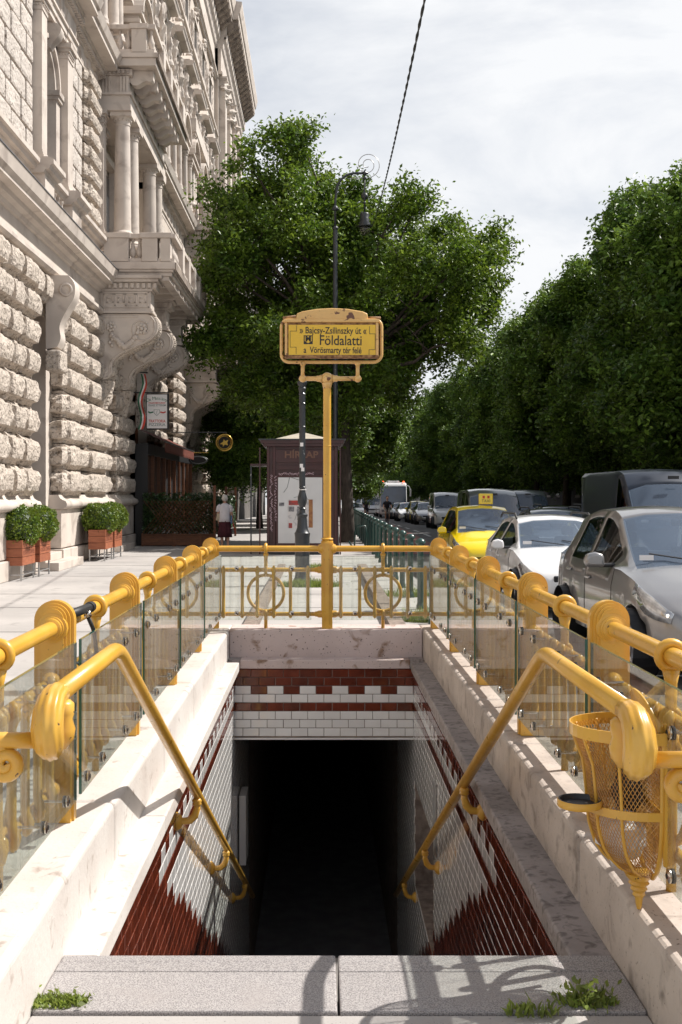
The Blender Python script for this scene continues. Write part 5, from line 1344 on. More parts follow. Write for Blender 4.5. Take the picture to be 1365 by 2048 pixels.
# poster case
fr = MB().box(KX(553), KX(650), YK-0.11, YK-0.061, KZ(1092), KZ(950)).build('poster_case', M['kiosk_red'], ki, bevel=0.01)
MB().box(KX(557), KX(645), YK-0.118, YK-0.111, KZ(1086), KZ(955)).build('poster', M['poster'], fr)
def card(pa_, qa, pb_, qb, m, o_=0.122, nm='print'):
    return MB().box(KX(pa_), KX(pb_), YK-o_, YK-o_+0.003, KZ(qb), KZ(qa)).build(nm, m, fr)
M['pr_dark'] = pm('dark_print', (0.07, 0.07, 0.08), (0.3, 0.3, 0.32), 30, 0.5); M['pr_red'] = pm('red_print', (0.5, 0.05, 0.04), (0.2, 0.05, 0.05), 12, 0.5)
M['pr_brown'] = pm('brown_print', (0.25, 0.09, 0.04), (0.4, 0.2, 0.06), 10, 0.5); M['pr_paper'] = pm('print_paper', (0.62, 0.6, 0.6), (0.4, 0.4, 0.42), 7, 0.5, fac=(0.5, 0.62))
card(576, 999, 618, 1056, M['pr_paper']); card(578, 1001, 604, 1010, M['pr_red'], 0.126); card(578, 1013, 589, 1023, M['pr_dark'], 0.126); card(595, 1013, 603, 1040, M['pr_dark'], 0.126)
card(578, 1046, 585, 1056, M['pr_red'], 0.126); card(618, 999, 626, 1055, M['pr_brown'], 0.124); card(559, 1005, 569, 1012, M['pr_dark'], 0.124)
mb = MB()
for (p, q, r_, s_) in ((588, 995, 603, 992), (603, 992, 618, 999), (580, 955, 575, 975), (575, 975, 568, 985), (583, 955, 605, 962), (590, 1040, 595, 1025), (600, 1045, 610, 1040)):
    mb.tube([(KX(p), YK-0.121, KZ(q)), (KX(r_), YK-0.121, KZ(s_))], 0.008, 4)
tag(mb.build('scribble', M['s_grey'], fr), kind='stuff')
# scratched graffiti
random.seed(4)
def squiggle(nm, x, z, w, h, n, parent, horizontal=True):
    mb = MB()
    for k in range(n):
        cx = x+(w*k/n if horizontal else random.uniform(0, w)); cz = z+(random.uniform(0, h) if horizontal else h*k/n)
        pts = [(cx+0.035*math.cos(t*1.3+k)*random.uniform(.5, 1), YK-0.125, cz+0.035*math.sin(t*1.1+k*2)*random.uniform(.5, 1)) for t in range(6)]
        mb.tube(pts, 0.006, 4)
    return tag(mb.build(nm, M['graffiti'], parent), kind='stuff')
squiggle('graffiti', KX(560), KZ(949), 1.0, 0.04, 20, fr); squiggle('graffiti', KX(541), KZ(1060), 0.06, 1.6, 26, fr, False); squiggle('graffiti', KX(550), KZ(1040), 0.04, 1.3, 16, fr, False)

# ================================================================ planters
def leafcloud(mb, pts, size, rnd, aspect=0.6):
    for p in pts:
        u = Vector((rnd.gauss(0, 1), rnd.gauss(0, 1), rnd.gauss(0, 1))).normalized(); w_ = u.orthogonal().normalized()
        a_ = rnd.uniform(0, 6.28); w_ = w_*math.cos(a_)+u.cross(w_)*math.sin(a_)
        s = size*rnd.uniform(.6, 1.3); v_ = u.cross(w_)
        p = Vector(p); mb.v += [p-w_*s, p+v_*s*aspect, p+w_*s, p-v_*s*aspect]
        n = len(mb.v); mb.f.append((n-4, n-3, n-2, n-1)); mb.mi.append(0)
def planter(label, x, y, ln):
    """x = street side face, y = near end"""
    bw = 0.44; t = thing('planter_box', label, 'planter', (x-bw/2, y+ln/2, 0), 0, 'wooden planter boxes on steel legs')
    hb, zb, hx, hy = 0.51, 0.30, bw/2, ln/2
    for (fx0, fx1, fy0, fy1) in ((-hx, hx, -hy, -hy+0.03), (-hx, hx, hy-0.03, hy), (hx-0.03, hx, -hy+.031, hy-.031), (-hx, -hx+0.03, -hy+.031, hy-.031)):
        for k in range(3): MB().box(fx0, fx1, fy0, fy1, zb+k*hb/3+0.004, zb+(k+1)*hb/3-0.004).build('board', M['wood'], t, w=False, bevel=0.005)
    MB().box(-hx+.031, hx-.031, -hy+.031, hy-.031, zb+.02, zb+hb-0.05).build('soil', M['bark'], t, w=False)
    for sx in (-1, 1):
        for sy in (-1, 1): MB().box(sx*(hx-0.03)-.015, sx*(hx-0.03)+.015, sy*(hy-0.03)-.015, sy*(hy-0.03)+.015, 0, zb).build('leg', M['galv'], t, w=False)
    fr_ = MB()
    for s_ in (-1, 1):
        fr_.box(s_*(hx-.03)-.010, s_*(hx-.03)+.010, -hy+.045, hy-.045, 0.11, 0.13); fr_.box(-hx+.045, hx-.045, s_*(hy-.03)-.010, s_*(hy-.03)+.010, 0.11, 0.13)
    tag(fr_.build('leg_frame', M['galv'], t, w=False), kind='stuff')
    o = text('COSTA COFFEE', 0.12, M['carved'], t, (hx+0.001, 0, zb+hb*0.5), (R(90), 0, R(90)), w=False, depth=0.0015)
    ww = max(v.co.x for v in o.data.vertices)-min(v.co.x for v in o.data.vertices); o.scale.x = ln*0.86/ww
    b = thing('box_bush', 'bush', 'bush', (x-bw/2, y+ln/2, zb+hb)); return b
def bush(b, rx, ry, zc_, rz_, seed, n=2600, size=0.028):
    rnd = random.Random(seed); mb = MB(); pts = []
    for k in range(n):
        d = Vector((rnd.gauss(0, 1), rnd.gauss(0, 1), rnd.gauss(0, 1))).normalized()
        r = (1-abs(rnd.gauss(0, 0.10)))*(1+0.16*noise.noise(d*2.5+Vector((seed, 0, 0)))+0.05*noise.noise(d*8))
        m_ = max(abs(d.x), abs(d.y), abs(d.z)); r *= (1+0.16*(1/m_-1))
        pts.append((d.x*rx*r, d.y*ry*r, zc_+d.z*rz_*r))
    leafcloud(mb, pts, size, rnd)
    tag(mb.build('foliage', M['leaf_box'], b, w=False, fix=False), kind='stuff')
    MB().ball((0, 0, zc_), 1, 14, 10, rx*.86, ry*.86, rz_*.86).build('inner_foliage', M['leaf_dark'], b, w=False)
    MB().tube([(0, 0, -0.1), (0, 0, zc_)], 0.03, 6).build('stem', M['bark'], b, w=False)
blabs = ['clipped round box bush in the leftmost planter', 'clipped round box bush in the second planter from left', 'yellowish clipped box bush in the third planter from left', 'green clipped box bush in the fourth planter from left']
for i, (lab, x, y, ln) in enumerate((('wooden planter with carved words, left of the near pair', -5.86, 22.15, 1.0), ('wooden planter with carved words, right of the near pair', -5.80, 23.3, 0.92),
        ('wooden planter, near one of the pair below the second pier', -5.47, 28.7, 1.02), ('wooden planter, far one of the pair below the second pier', -5.44, 29.82, 1.1))):
    b = planter(lab, x, y, ln); b['label'] = blabs[i]; b['group'] = 'clipped box bushes'
    bush(b, 0.46, 0.62, 0.27, 0.43, i+11, 6500, 0.026)
# ---------------------------------------------------------------- restaurant terrace in the shade
for i, (xa, xb_) in enumerate(((-5.85, -4.80), (-4.78, -3.95), (-3.93, -3.45))):
    t = thing('terrace_box', ['long brown wooden trough nearest the third pier', 'middle brown wooden trough of the terrace', 'short brown wooden trough behind the woman'][i], 'planter', ((xa+xb_)/2, 37.2, 0), 0, 'brown terrace troughs')
    for k in range(3): MB().box(xa+.04, xb_-.04, 36.95, 36.98, 0.03+k*0.115, 0.14+k*0.115).build('board', M['wood_dark'], t)
    for xx in (xa+.02, xb_-.02): MB().box(xx-.03, xx+.03, 36.92, 36.99, 0, 0.42).build('upright', M['wood_dark'], t, bevel=0.004)
    MB().box(xa, xb_, 36.90, 37.5, 0.375, 0.40).build('cap_board', M['wood_dark'], t)
    MB().box(xa+.03, xb_-.03, 36.985, 37.5, 0.02, 0.37).build('soil', M['bark'], t)
rnd = random.Random(5)
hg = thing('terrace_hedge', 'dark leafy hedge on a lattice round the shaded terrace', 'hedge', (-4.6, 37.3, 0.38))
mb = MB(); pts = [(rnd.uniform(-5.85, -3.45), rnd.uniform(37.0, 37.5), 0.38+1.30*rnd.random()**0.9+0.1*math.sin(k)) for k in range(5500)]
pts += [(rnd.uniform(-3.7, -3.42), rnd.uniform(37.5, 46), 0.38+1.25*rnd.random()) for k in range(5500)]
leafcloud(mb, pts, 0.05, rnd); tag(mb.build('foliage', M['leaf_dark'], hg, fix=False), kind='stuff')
mb = MB()
for k in range(26):
    x = -5.85+k*0.12
    for s in (-1, 1):
        xa, xb_ = x, x+s*0.9
        if -5.9 < xb_ < -3.4: mb.tube([(xa, 36.96, 0.4), (xb_, 36.96, 1.5)], 0.009, 4)
tag(mb.build('lattice', M['wood_dark'], hg), kind='stuff')
for yy in (37.0, 41.5, 46.0): MB().box(-3.50, -3.42, yy-.04, yy+.04, 0, 2.0).build('upright', M['wood_dark'], hg)
# awning
aw = thing('shop_awning', 'red brown awning with scalloped edge over the shaded terrace', 'awning', (-5.7, 41.6, 3.6))
MB().add([(-6.3, 37.4, 4.0), (-5.15, 37.4, 3.45), (-5.15, 46, 3.45), (-6.3, 46, 4.0)], [(0, 1, 2, 3)]).build('cloth', M['awning'], aw)
for k in range(26):
    y = 37.4+k*0.33
    MB().prism([(y, 3.45), (y+.31, 3.45), (y+.31, 3.2), (y+.23, 3.12), (y+.155, 3.10), (y+.08, 3.12), (y, 3.2)], 'x', -5.155, -5.145).build('scallop', M['awning'], aw)
MB().tube([(-5.15, 37.4, 3.46), (-5.15, 46, 3.46)], 0.03, 8).build('front_bar', M['black_iron'], aw)
scn = thing('shade_screen', 'dark timber and glass shopfront screen added to deepen the shade behind the terrace', 'shopfront', (-5.75, 42.5, 0))  # dark panels added over the facade stones to deepen the terrace shade
MB().box(-5.95, -5.72, 37.45, 50.5, 0, 0.6).build('stall_riser', M['plastic'], scn); MB().box(-5.95, -5.72, 37.45, 50.5, 3.05, 3.42).build('fascia', M['plastic'], scn)
MB().box(-6.15, -5.73, 37.44, 37.46, 0.0, 3.4).build('end_panel', M['plastic'], scn)
for k in range(10): MB().box(-5.90, -5.74, 37.47+k*1.44, 37.57+k*1.44, 0.6, 3.05).build('mullion', M['wood_dark'], scn)
for k in range(9): MB().box(-5.86, -5.84, 37.57+k*1.44, 38.91+k*1.44, 0.6, 3.05).build('pane', M['pane'], scn)
# hanging signs
ds = thing('restaurant_sign', 'white hanging pizzeria sign with green and red ribbon under the corbels', 'sign', (-5.2, 36.2, 4.3))
YS_ = 36.2; SX = lambda p: X(p, YS_); SZ = lambda p: Z(p, YS_)
MB().box(SX(293), SX(338.5), YS_-0.02, YS_+0.05, SZ(859), SZ(787)).build('frame', M['plastic'], ds, bevel=0.01)
MB().box(SX(294.3), SX(334.5), YS_-0.028, YS_-0.021, SZ(856.5), SZ(789)).build('face', M['white_enamel'], ds)
def dtext(b, size, px, py, m, wd, nm='lettering'):
    o = text(b, size, M[m], ds, (SX(px), YS_-0.0295, SZ(py)), depth=0.0008, bold=0.002)
    ww = max(v.co.x for v in o.data.vertices)-min(v.co.x for v in o.data.vertices); o.scale.x = (wd*YS_/FPX)/ww; return o
for i, ch in enumerate('Da Massimo'):
    t = (i-4.5)/4.5
    if ch != ' ': text(ch, 0.15, M['s_green'], ds, (SX(314.3+18*t), YS_-0.0295, SZ(796.5+4*t*t)), (R(90), R(14*t), 0), depth=0.0008)
dtext('ITALIAN RESTAURANT', 0.07, 314.5, 806, 's_red', 34); dtext('OLASZ ÉTTEREM', 0.085, 314.5, 810.8, 's_grey', 35)
dtext('TRATTORIA', 0.13, 314.5, 842.5, 's_red', 34); dtext('PIZZERIA', 0.13, 314.5, 849.5, 's_grey', 33)
sh_ = [(SX(308), SZ(819)), (SX(320), SZ(819)), (SX(320), SZ(826)), (SX(314), SZ(832)), (SX(308), SZ(826))]
MB().prism(sh_, 'y', YS_-0.030, YS_-0.0285).build('shield', M['s_grey'], ds)
sh2 = [(SX(308.9), SZ(819.8)), (SX(319.1), SZ(819.8)), (SX(319.1), SZ(825.6)), (SX(314), SZ(830.7)), (SX(308.9), SZ(825.6))]
MB().prism(sh2, 'y', YS_-0.032, YS_-0.0305).build('shield', M['white_enamel'], ds)
MB().tube([(SX(314), YS_-0.033, SZ(829)), (SX(314), YS_-0.033, SZ(822.5)), (SX(316.5), YS_-0.033, SZ(821.5))], 0.006, 4).build('grape_emblem', M['s_grey'], ds)
MB().tube([(SX(297), YS_-0.031, SZ(823.5)), (SX(301), YS_-0.031, SZ(825.5)), (SX(307), YS_-0.031, SZ(824))], 0.022, 6, flat=1.0).build('ribbon', M['s_green'], ds)
MB().tube([(SX(321), YS_-0.031, SZ(824)), (SX(327), YS_-0.031, SZ(825.5)), (SX(332), YS_-0.031, SZ(823.5))], 0.022, 6).build('ribbon', M['s_red'], ds)
MB().tube([(-6.2, YS_+.02, SZ(785)), (SX(338), YS_+.02, SZ(785))], 0.02, 6).build('bracket', M['black_iron'], ds)
fl = thing('flag', 'green, white and red flag hanging beside the pizzeria sign', 'flag', (-5.6, 35.6, 4.6))
YF = 35.6
for (m, o0) in (('s_green', 0.05), ('white_enamel', 0.10), ('s_red', 0.15)):
    mb = MB(); n = 12
    for k in range(n+1):
        z = Z(748, YF)-k/n*1.75; xx = -5.72+o0+0.06*math.sin(k*.8)-0.006*k
        mb.v += [(xx, YF+0.03*math.sin(k), z), (xx+0.052, YF-0.04*math.cos(k*.9), z)]
    for k in range(n): a_ = 2*k; mb.f.append((a_, a_+1, a_+3, a_+2)); mb.mi.append(0)
    mb.build('stripe', M[m], fl, smooth=True, fix=False)
MB().tube([(-6.2, YF+.2, Z(742, YF)), (-5.45, YF, Z(745, YF))], 0.02, 6).build('pole', M['black_iron'], fl)
YG = 47.0; gx, gz = X(449, YG), Z(885, YG)
gs = thing('round_sign', 'round gilded hanging sign with a dark emblem in the shade', 'sign', (gx, YG, gz))
mb = MB(); mb.torus((gx, YG, gz), 0.33, 0.035, 'y', 32, 8); mb.torus((gx, YG, gz), 0.265, 0.016, 'y', 28, 6); mb.build('rim', M['gold'], gs, smooth=True)
MB().lathe([(0.0, -0.01), (0.25, -0.01), (0.25, 0.02), (0, 0.02)], (gx, YG, gz), 28, 'y').build('disc', M['plastic'], gs)
MB().prism([(gx+a*.2, gz+b*.2) for a, b in ((-.9, -.3), (-.2, .2), (-.1, .7), (.2, .3), (.9, .6), (.6, .0), (.8, -.6), (.1, -.4), (-.3, -.9), (-.3, -.4))], 'y', YG-0.03, YG-0.012).build('emblem', M['gold'], gs)
MB().tube([(-6.2, YG, gz+0.42), (gx+.1, YG, gz+0.42), (gx, YG, gz+0.33)], 0.02, 6).build('bracket', M['black_iron'], gs)
ox, oz = X(397, 46), Z(920, 46)
os_ = thing('oval_sign', 'dark oval hanging sign below the round gilded one', 'sign', (ox, 46, oz))
MB().lathe([(0.0, -0.02), (0.38, -0.02), (0.40, 0.0), (0.38, 0.03), (0, 0.03)], (0, 0, 0), 28, 'y').build('board', M['plastic'], os_, w=False).scale = (1, 1, 0.45)
MB().torus((0, -0.03, 0), 0.33, 0.012, 'y', 28, 5, sq=0.42).build('rim', M['s_grey'], os_, w=False)
MB().tube([(-.4, 0, 0.3), (.4, 0, 0.3)], 0.015, 5).build('bracket', M['gold'], os_, w=False)

# ================================================================ PEOPLE
def figure(name, chains, m, parent, sub=2):
    """one continuous skinned body; chains = lists of (x,y,z,r) joined by shared coordinates"""
    me = bpy.data.meshes.new(name); vs, es, rs, ix = [], [], [], {}
    for ch in chains:
        prev = None
        for (x, y, z, rx, *ry) in ch:
            k = (round(x, 3), round(y, 3), round(z, 3))
            if k not in ix: ix[k] = len(vs); vs.append((x, y, z)); rs.append((rx, ry[0] if ry else rx))
            if prev is not None: es.append((prev, ix[k]))
            prev = ix[k]
    me.from_pydata(vs, es, []); o = link(name, me, parent, m)
    md = o.modifiers.new('skin', 'SKIN'); md.use_smooth_shade = True
    for i, r in enumerate(rs): me.skin_vertices[0].data[i].radius = r
    me.skin_vertices[0].data[0].use_root = True
    if sub: o.modifiers.new('sub', 'SUBSURF').levels = 1; o.modifiers['sub'].render_levels = sub
    return o
wo_ = thing('person', 'white haired woman in white blouse and maroon skirt walking away with bags', 'person', (-2.94, 34.8, 0))
b = figure('body', [[(0, 0, 0.86, .125, .10), (0, 0, 1.05, .115, .09), (0, 0, 1.22, .125, .09), (0, -0.02, 1.34, .09, .07), (0, -0.01, 1.42, .045), (0, 0.02, 1.50, .05)],
    [(0, -0.02, 1.34, .09, .07), (-0.15, 0, 1.32, .055), (-0.22, -0.0, 1.10, .042), (-0.20, 0.06, 0.88, .032), (-0.19, 0.08, 0.80, .028)],
    [(0, -0.02, 1.34, .09, .07), (0.15, 0, 1.32, .055), (0.21, 0.0, 1.10, .042), (0.24, 0.04, 0.88, .032), (0.24, 0.06, 0.80, .028)],
    [(0, 0, 0.86, .125, .10), (-0.09, 0, 0.80, .085), (-0.09, 0.02, 0.45, .06), (-0.08, 0.0, 0.10, .036), (-0.08, 0.12, 0.03, .03)],
    [(0, 0, 0.86, .125, .10), (0.09, 0, 0.80, .085), (0.10, -0.04, 0.45, .06), (0.11, -0.10, 0.10, .036), (0.11, 0.02, 0.03, .03)]], M['skin'], wo_)
MB().ball((0, 0.02, 1.56), 0.085, 14, 10, 0.9, 1.05, 1.2).ball((0, 0.115, 1.545), 0.016, 6, 4).build('head', M['skin'], wo_, w=False, smooth=True)
lump((0, -0.01, 1.595), 0.103, 0.98, 1.0, 1.0, 5, amp=0.12).build('hair', M['hair'], wo_, w=False, smooth=True)
mb = MB()
pr = [(0.02, 1.45), (0.07, 1.43), (0.155, 1.38), (0.17, 1.28), (0.160, 1.12), (0.165, 0.98), (0.185, 0.86)]
mb.lathe([(r, z) for r, z in pr], (0, 0, 0), 24); mb.v = [(v[0]*1.0, v[1]*0.72+(-0.01), v[2]) for v in mb.v]
mb.tube([(-0.13, 0, 1.37), (-0.19, 0, 1.31), (-0.225, 0, 1.17)], [.065, .068, .062], 12); mb.tube([(0.13, 0, 1.37), (0.18, 0, 1.31), (0.215, 0, 1.17)], [.065, .068, .062], 12)
mb.build('blouse', M['blouse'], wo_, w=False, smooth=True)
mb = MB(); mb.tube([(0, 0, 0.95), (0, 0, 0.85), (0, 0, 0.6), (0, -0.01, 0.38)], [0.15, 0.178, 0.20, 0.225], 40, flute=0.05, nfl=9); mb.v = [(v[0], v[1]*0.8, v[2]) for v in mb.v]
mb.build('skirt', M['skirt'], wo_, w=False, smooth=True)
o = MB().box(-0.33, -0.20, -0.05, 0.12, 0.86, 1.08).build('shoulder_bag', M['handbag'], None, bevel=0.03, seg=3); o.location = (-2.94, 34.8, 0); o.rotation_euler = (0, R(12), 0.1); o.location.x = -3.08
tag(o, 'beige shoulder bag under the left arm of the white haired woman', 'bag')
o = MB().box(0.17, 0.21, -0.10, 0.14, 0.80, 1.06).build('folder', M['blue_cloth'], None, bevel=0.01); o.location = (-2.92, 34.8, 0); tag(o, 'blue folder held at the right side of the white haired woman', 'folder')
o = MB().tube([(0.25, 0.06, 0.82), (0.33, 0.02, 0.50)], [0.022, 0.016], 8).build('umbrella', M['s_red'], None, smooth=True); o.location = (-2.94, 34.8, 0); tag(o, 'folded red umbrella hanging from the right hand of the woman', 'umbrella')
for s in (-1, 1): MB().box(s*0.095-0.035, s*0.095+0.035, -0.06 if s < 0 else -0.16, 0.15 if s < 0 else 0.05, 0, 0.055).build('shoe', M['hair_dark'], wo_, w=False, bevel=0.015)
def cyclist(x, y, lab, top, legs, rz, blab):
    b = thing('bicycle', blab, 'bicycle', (x, y, -0.09+GZ(y)), rz)
    for yy in (-0.52, 0.52):
        w_ = MB().torus((0, yy, 0.34), 0.32, 0.022, 'x', 24, 6); w_.build('wheel', M['rubber'], b, w=False)
    mb = MB()
    for p, q in (((0, -0.52, .34), (0, -0.40, .95)), ((0, -0.40, .85), (0, 0.18, .80)), ((0, -0.40, .82), (0, 0.05, .32)), ((0, 0.05, .32), (0, 0.22, .92)), ((0, 0.05, .32), (0, 0.52, .34)), ((0, 0.2, .8), (0, 0.52, .34)), ((-.26, -0.38, 1.0), (.26, -0.38, 1.0)), ((0, -0.4, .92), (0, -0.38, 1.0))): mb.tube([p, q], 0.018, 6)
    mb.box(-0.06, 0.06, 0.12, 0.36, 0.92, 0.97); mb.build('frame', M['dark_cloth'], b, w=False)
    p = thing('person', lab, 'person', (x, y, -0.09+GZ(y)), rz)
    figure('body', [[(0, 0.22, 1.02, .13, .11), (0, 0.12, 1.22, .12, .10), (0, 0.0, 1.42, .15, .10), (0, -0.02, 1.54, .06), (0, -0.04, 1.64, .065)],
        [(0, 0.0, 1.42, .15, .10), (-0.20, -0.02, 1.40, .06), (-0.27, -0.12, 1.18, .045), (-0.25, -0.36, 1.04, .035)],
        [(0, 0.0, 1.42, .15, .10), (0.20, -0.02, 1.40, .06), (0.27, -0.12, 1.18, .045), (0.25, -0.36, 1.04, .035)],
        [(0, 0.22, 1.02, .13, .11), (-0.12, 0.12, 0.98, .085), (-0.13, -0.18, 0.78, .06), (-0.11, 0.02, 0.42, .04), (-0.11, -0.10, 0.36, .035)],
        [(0, 0.22, 1.02, .13, .11), (0.12, 0.12, 0.98, .085), (0.13, -0.12, 0.62, .06), (0.11, 0.08, 0.25, .04), (0.11, -0.06, 0.19, .035)]], M['skin'], p, 1)
    MB().ball((0, -0.05, 1.72), 0.10, 12, 8, .9, 1, 1.15).build('head', M['skin'], p, w=False, smooth=True)
    MB().ball((0, -0.02, 1.76), 0.105, 12, 8, .95, 1, 1).build('hair', M['hair_dark'], p, w=False, smooth=True)
    mb = MB(); mb.tube([(0, 0.22, 1.0), (0, 0.12, 1.22), (0, 0.0, 1.44), (0, -0.02, 1.52)], [.17, .165, .19, .08], 14)
    for s in (-1, 1): mb.tube([(s*.14, 0, 1.43), (s*.215, -.02, 1.38), (s*.25, -.07, 1.27)], [.08, .078, .07], 10)
    mb.build('shirt', M[top], p, w=False, smooth=True)
    mb = MB()
    for s, zz in ((-1, .78), (1, .62)): mb.tube([(s*.06, 0.22, 1.0), (s*.12, 0.1, 0.97), (s*.13, -0.14, zz+.04)], [.11, .10, .075], 10)
    mb.build('shorts', M[legs], p, w=False, smooth=True)
cyclist(X(775, 75), 75, 'bare legged cyclist in a dark top riding towards the camera before the coach', 'dark_cloth', 'pale_cloth', 0.06, 'bicycle under the nearer cyclist in front of the coach')
cyclist(X(733, 98), 98, 'distant cyclist all in black riding left of the coach', 'dark_cloth', 'dark_cloth', 0.0, 'bicycle under the distant cyclist dressed in black')
# ================================================================ VEHICLES
def interp(tab, y):
    if y <= tab[0][0]: return tab[0][1]
    for a, b in zip(tab[:-1], tab[1:]):
        if y <= b[0]:
            t = (y-a[0])/(b[0]-a[0]) if b[0] > a[0] else 0
            return a[1]+(b[1]-a[1])*t
    return tab[-1][1]
def smooth_tab(tab, y, s=0.06):
    return (interp(tab, y-s)+2*interp(tab, y)+interp(tab, y+s))/4
def car(name, label, cat, loc, rz, p, pmat, group='cars queuing in the street', lens='lens', lit=False, glass='carglass'):
    """p: L W H, belt, roofw, top=[(y,z)], cowl, roof_f, roof_r, tail, wheels, wr"""
    t = thing(name, label, cat, loc, rz, group)
    Lh, W = p['L'], p['W']/2
    ys = set([0, .03, .07, .12, .2, .3, .42, .55, Lh, Lh-.04, Lh-.1, Lh-.2])
    y = .7
    while y < Lh-.2: ys.add(round(y, 3)); y += 0.12
    for k in ('cowl', 'roof_f', 'roof_r', 'tail'): ys.add(round(p[k], 3))
    for w_ in p['wheels']:
        for k in range(9): ys.add(round(w_+p['wr']*1.12*math.cos(PI*k/8), 3))
    ys = sorted(v for v in ys if 0 <= v <= Lh)
    ys = [v for i, v in enumerate(ys) if i == 0 or v-ys[i-1] > 0.012 or v in (round(p['cowl'], 3), round(p['roof_f'], 3))]
    belt, roof = p['belt'], p['H']
    rows = []
    for y in ys:
        zt = smooth_tab(p['top'], y, 0.03); zb_ = min(interp(belt, y), zt-0.0)
        cabin = max(0.0, min(1.0, (zt-interp(belt, y)-0.02)/(roof-interp(belt, y)-0.05)))
        w = W*interp(p.get('plan', [(0, .62), (.08, .80), (.25, .92), (.55, .985), (1.0, 1), (Lh-.6, 1), (Lh-.2, .95), (Lh, .82)]), y)
        zs = interp([(0, .30), (.3, .20), (.6, .19), (Lh-.6, .20), (Lh-.3, .24), (Lh, .34)], y)*p.get('sillf', 1)
        arch_ = zs
        for w_ in p['wheels']:
            d = abs(y-w_); ra = p['wr']*1.13
            if d < ra: arch_ = max(arch_, p['wr']+math.sqrt(ra*ra-d*d)-0.0)
        zm = max(0.52*roof/1.5*1.0, arch_+.02); zm = min(zm, zb_-0.1)
        zs2 = min(arch_, zb_-.16)
        rw = W*p['roofw']
        pts = [(w*.90, zs2), (w*.985, min(zs2+.07, zm-.01)), (w, zm), (w*.992, zm+(zb_-zm)*interp([(0, .18), (.35, .22), (.85, .5), (1.1, .6)], y)), (w*.95, zb_)]
        pts.append((w*.90*(1-cabin)+rw*1.015*cabin, (zb_+min(.02, (zt-zb_)*.4))*(1-cabin)+(zt-.115)*cabin))
        pts.append((w*.84*(1-cabin)+rw*.93*cabin, (zb_+(zt-zb_)*.6)*(1-cabin)+(zt-.035)*cabin))
        pts.append((w*.50*(1-cabin)+rw*.55*cabin, zt-.005)); pts.append((0, zt+.012))
        rows.append(pts)
    n = len(ys); m = len(rows[0])
    me = {'body': MB(), 'windscreen': MB(), 'rear_window': MB(), 'side_window': MB()}
    def V(i, j, s): x, z = rows[i][j]; return (s*x, ys[i], z)
    lensq = []
    ct = {k: [] for k in me}
    for i in range(n-1):
        for j in range(m-1):
            for s in (-1, 1):
                q = [V(i, j, s), V(i+1, j, s), V(i+1, j+1, s), V(i, j+1, s)]
                if j == m-2: q = q
                ym = (ys[i]+ys[i+1])/2
                key = 'body'
                if j >= 5 and p['cowl']+.001 < ym < p['roof_f'] and (j >= 6 or False): key = 'windscreen'
                elif j >= 6 and p['roof_r'] < ym < p['tail']: key = 'rear_window'
                elif j == 4 and any(a < ym < b for a, b in p['sides']): key = 'side_window'
                if key == 'body' and j in p.get('lrows', (3,)) and p['lens'][0] < ym < p['lens'][1]: lensq.append((s, q))
                ct[key].append((s, q))
    for key in me:
        for s, q in ct[key]: me[key].add(q if s > 0 else q[::-1], [(0, 1, 2, 3)])
    # noses and tails
    for i in (0, n-1):
        poly = [V(i, j, 1) for j in range(m)]+[V(i, j, -1) for j in range(m-2, -1, -1)]
        me['body'].add(poly, [tuple(range(len(poly)))])
    bo = me['body'].build('body', pmat, t, w=False, smooth=True)
    bo.data.set_sharp_from_angle(angle=R(38))
    sd = bo.modifiers.new('solid', 'SOLIDIFY'); sd.thickness = 0.025; sd.offset = -1
    for key in ('windscreen', 'rear_window'):
        if me[key].f:
            me[key].build(key, M[glass], t, w=False, smooth=True)
    # side glass per side
    for s in (-1, 1):
        for (a, b) in p['sides']:
            mb = MB()
            for ss, q in ct['side_window']:
                ym = (q[0][1]+q[1][1])/2
                if ss == s and a < ym < b: mb.add(q, [(0, 1, 2, 3)])
            if mb.f: mb.build('side_window', M[p.get('sideglass', 'carglass_dark')], t, w=False, smooth=True)
        # black door seam lines and handles
        for yy in p.get('seams', ()):
            pts = []
            for j in range(0, 5):
                ii = min(range(n), key=lambda k: abs(ys[k]-yy)); x_, z_ = rows[ii][j]; pts.append((s*(x_+.001), yy, z_))
            MB().tube(pts, 0.004, 4).build('door_seam', M['plastic'], t, w=False)
        for yy in p.get('handles', ()):
            ii = min(range(n), key=lambda k: abs(ys[k]-yy)); x_, z_ = rows[ii][3]
            MB().box(s*(x_+.004), s*(x_+.03), yy-.09, yy+.09, z_+.0, z_+.03).build('door_handle', pmat, t, w=False, bevel=.008)
        # headlight shell
        mb = MB()
        for ss, q in lensq:
            if ss == s:
                c = sum((Vector(v) for v in q), Vector())/4
                mb.add([Vector(v)+Vector((s*.007, -.008, .003)) for v in q], [(0, 1, 2, 3)])
        if mb.f:
            hl = mb.build('headlight', M['lens'], t, w=False, smooth=True, fix=True)
            sm = hl.modifiers.new('solid', 'SOLIDIFY'); sm.thickness = 0.01
            if lit:
                yl = p['lens'][0]+.10; ii = min(range(n), key=lambda k: abs(ys[k]-yl)); x_, z_ = rows[ii][3]
                MB().ball((s*(x_*.90), yl-.03, z_+.055), 0.055, 12, 8, 1, .7, .8).build('bulb', M['lens_on'], hl, w=False, smooth=True)
        # mirrors
        my = p['mirror'][0]; mz = p['mirror'][1]
        mr = MB(); mr.prism([(s*(W+.03), mz-.07), (s*(W+.20), mz-.075), (s*(W+.245), mz-.02), (s*(W+.22), mz+.06), (s*(W+.13), mz+.085), (s*(W+.04), mz+.06)], 'y', my-.055, my+.06)
        mr.build('mirror', pmat, t, w=False, bevel=.035, seg=4, angle=60)
        MB().tube([(s*(W-.08), my+.02, mz-.05), (s*(W+.08), my+.01, mz-.055)], 0.022, 8).build('mirror_arm', M['plastic'], t, w=False)
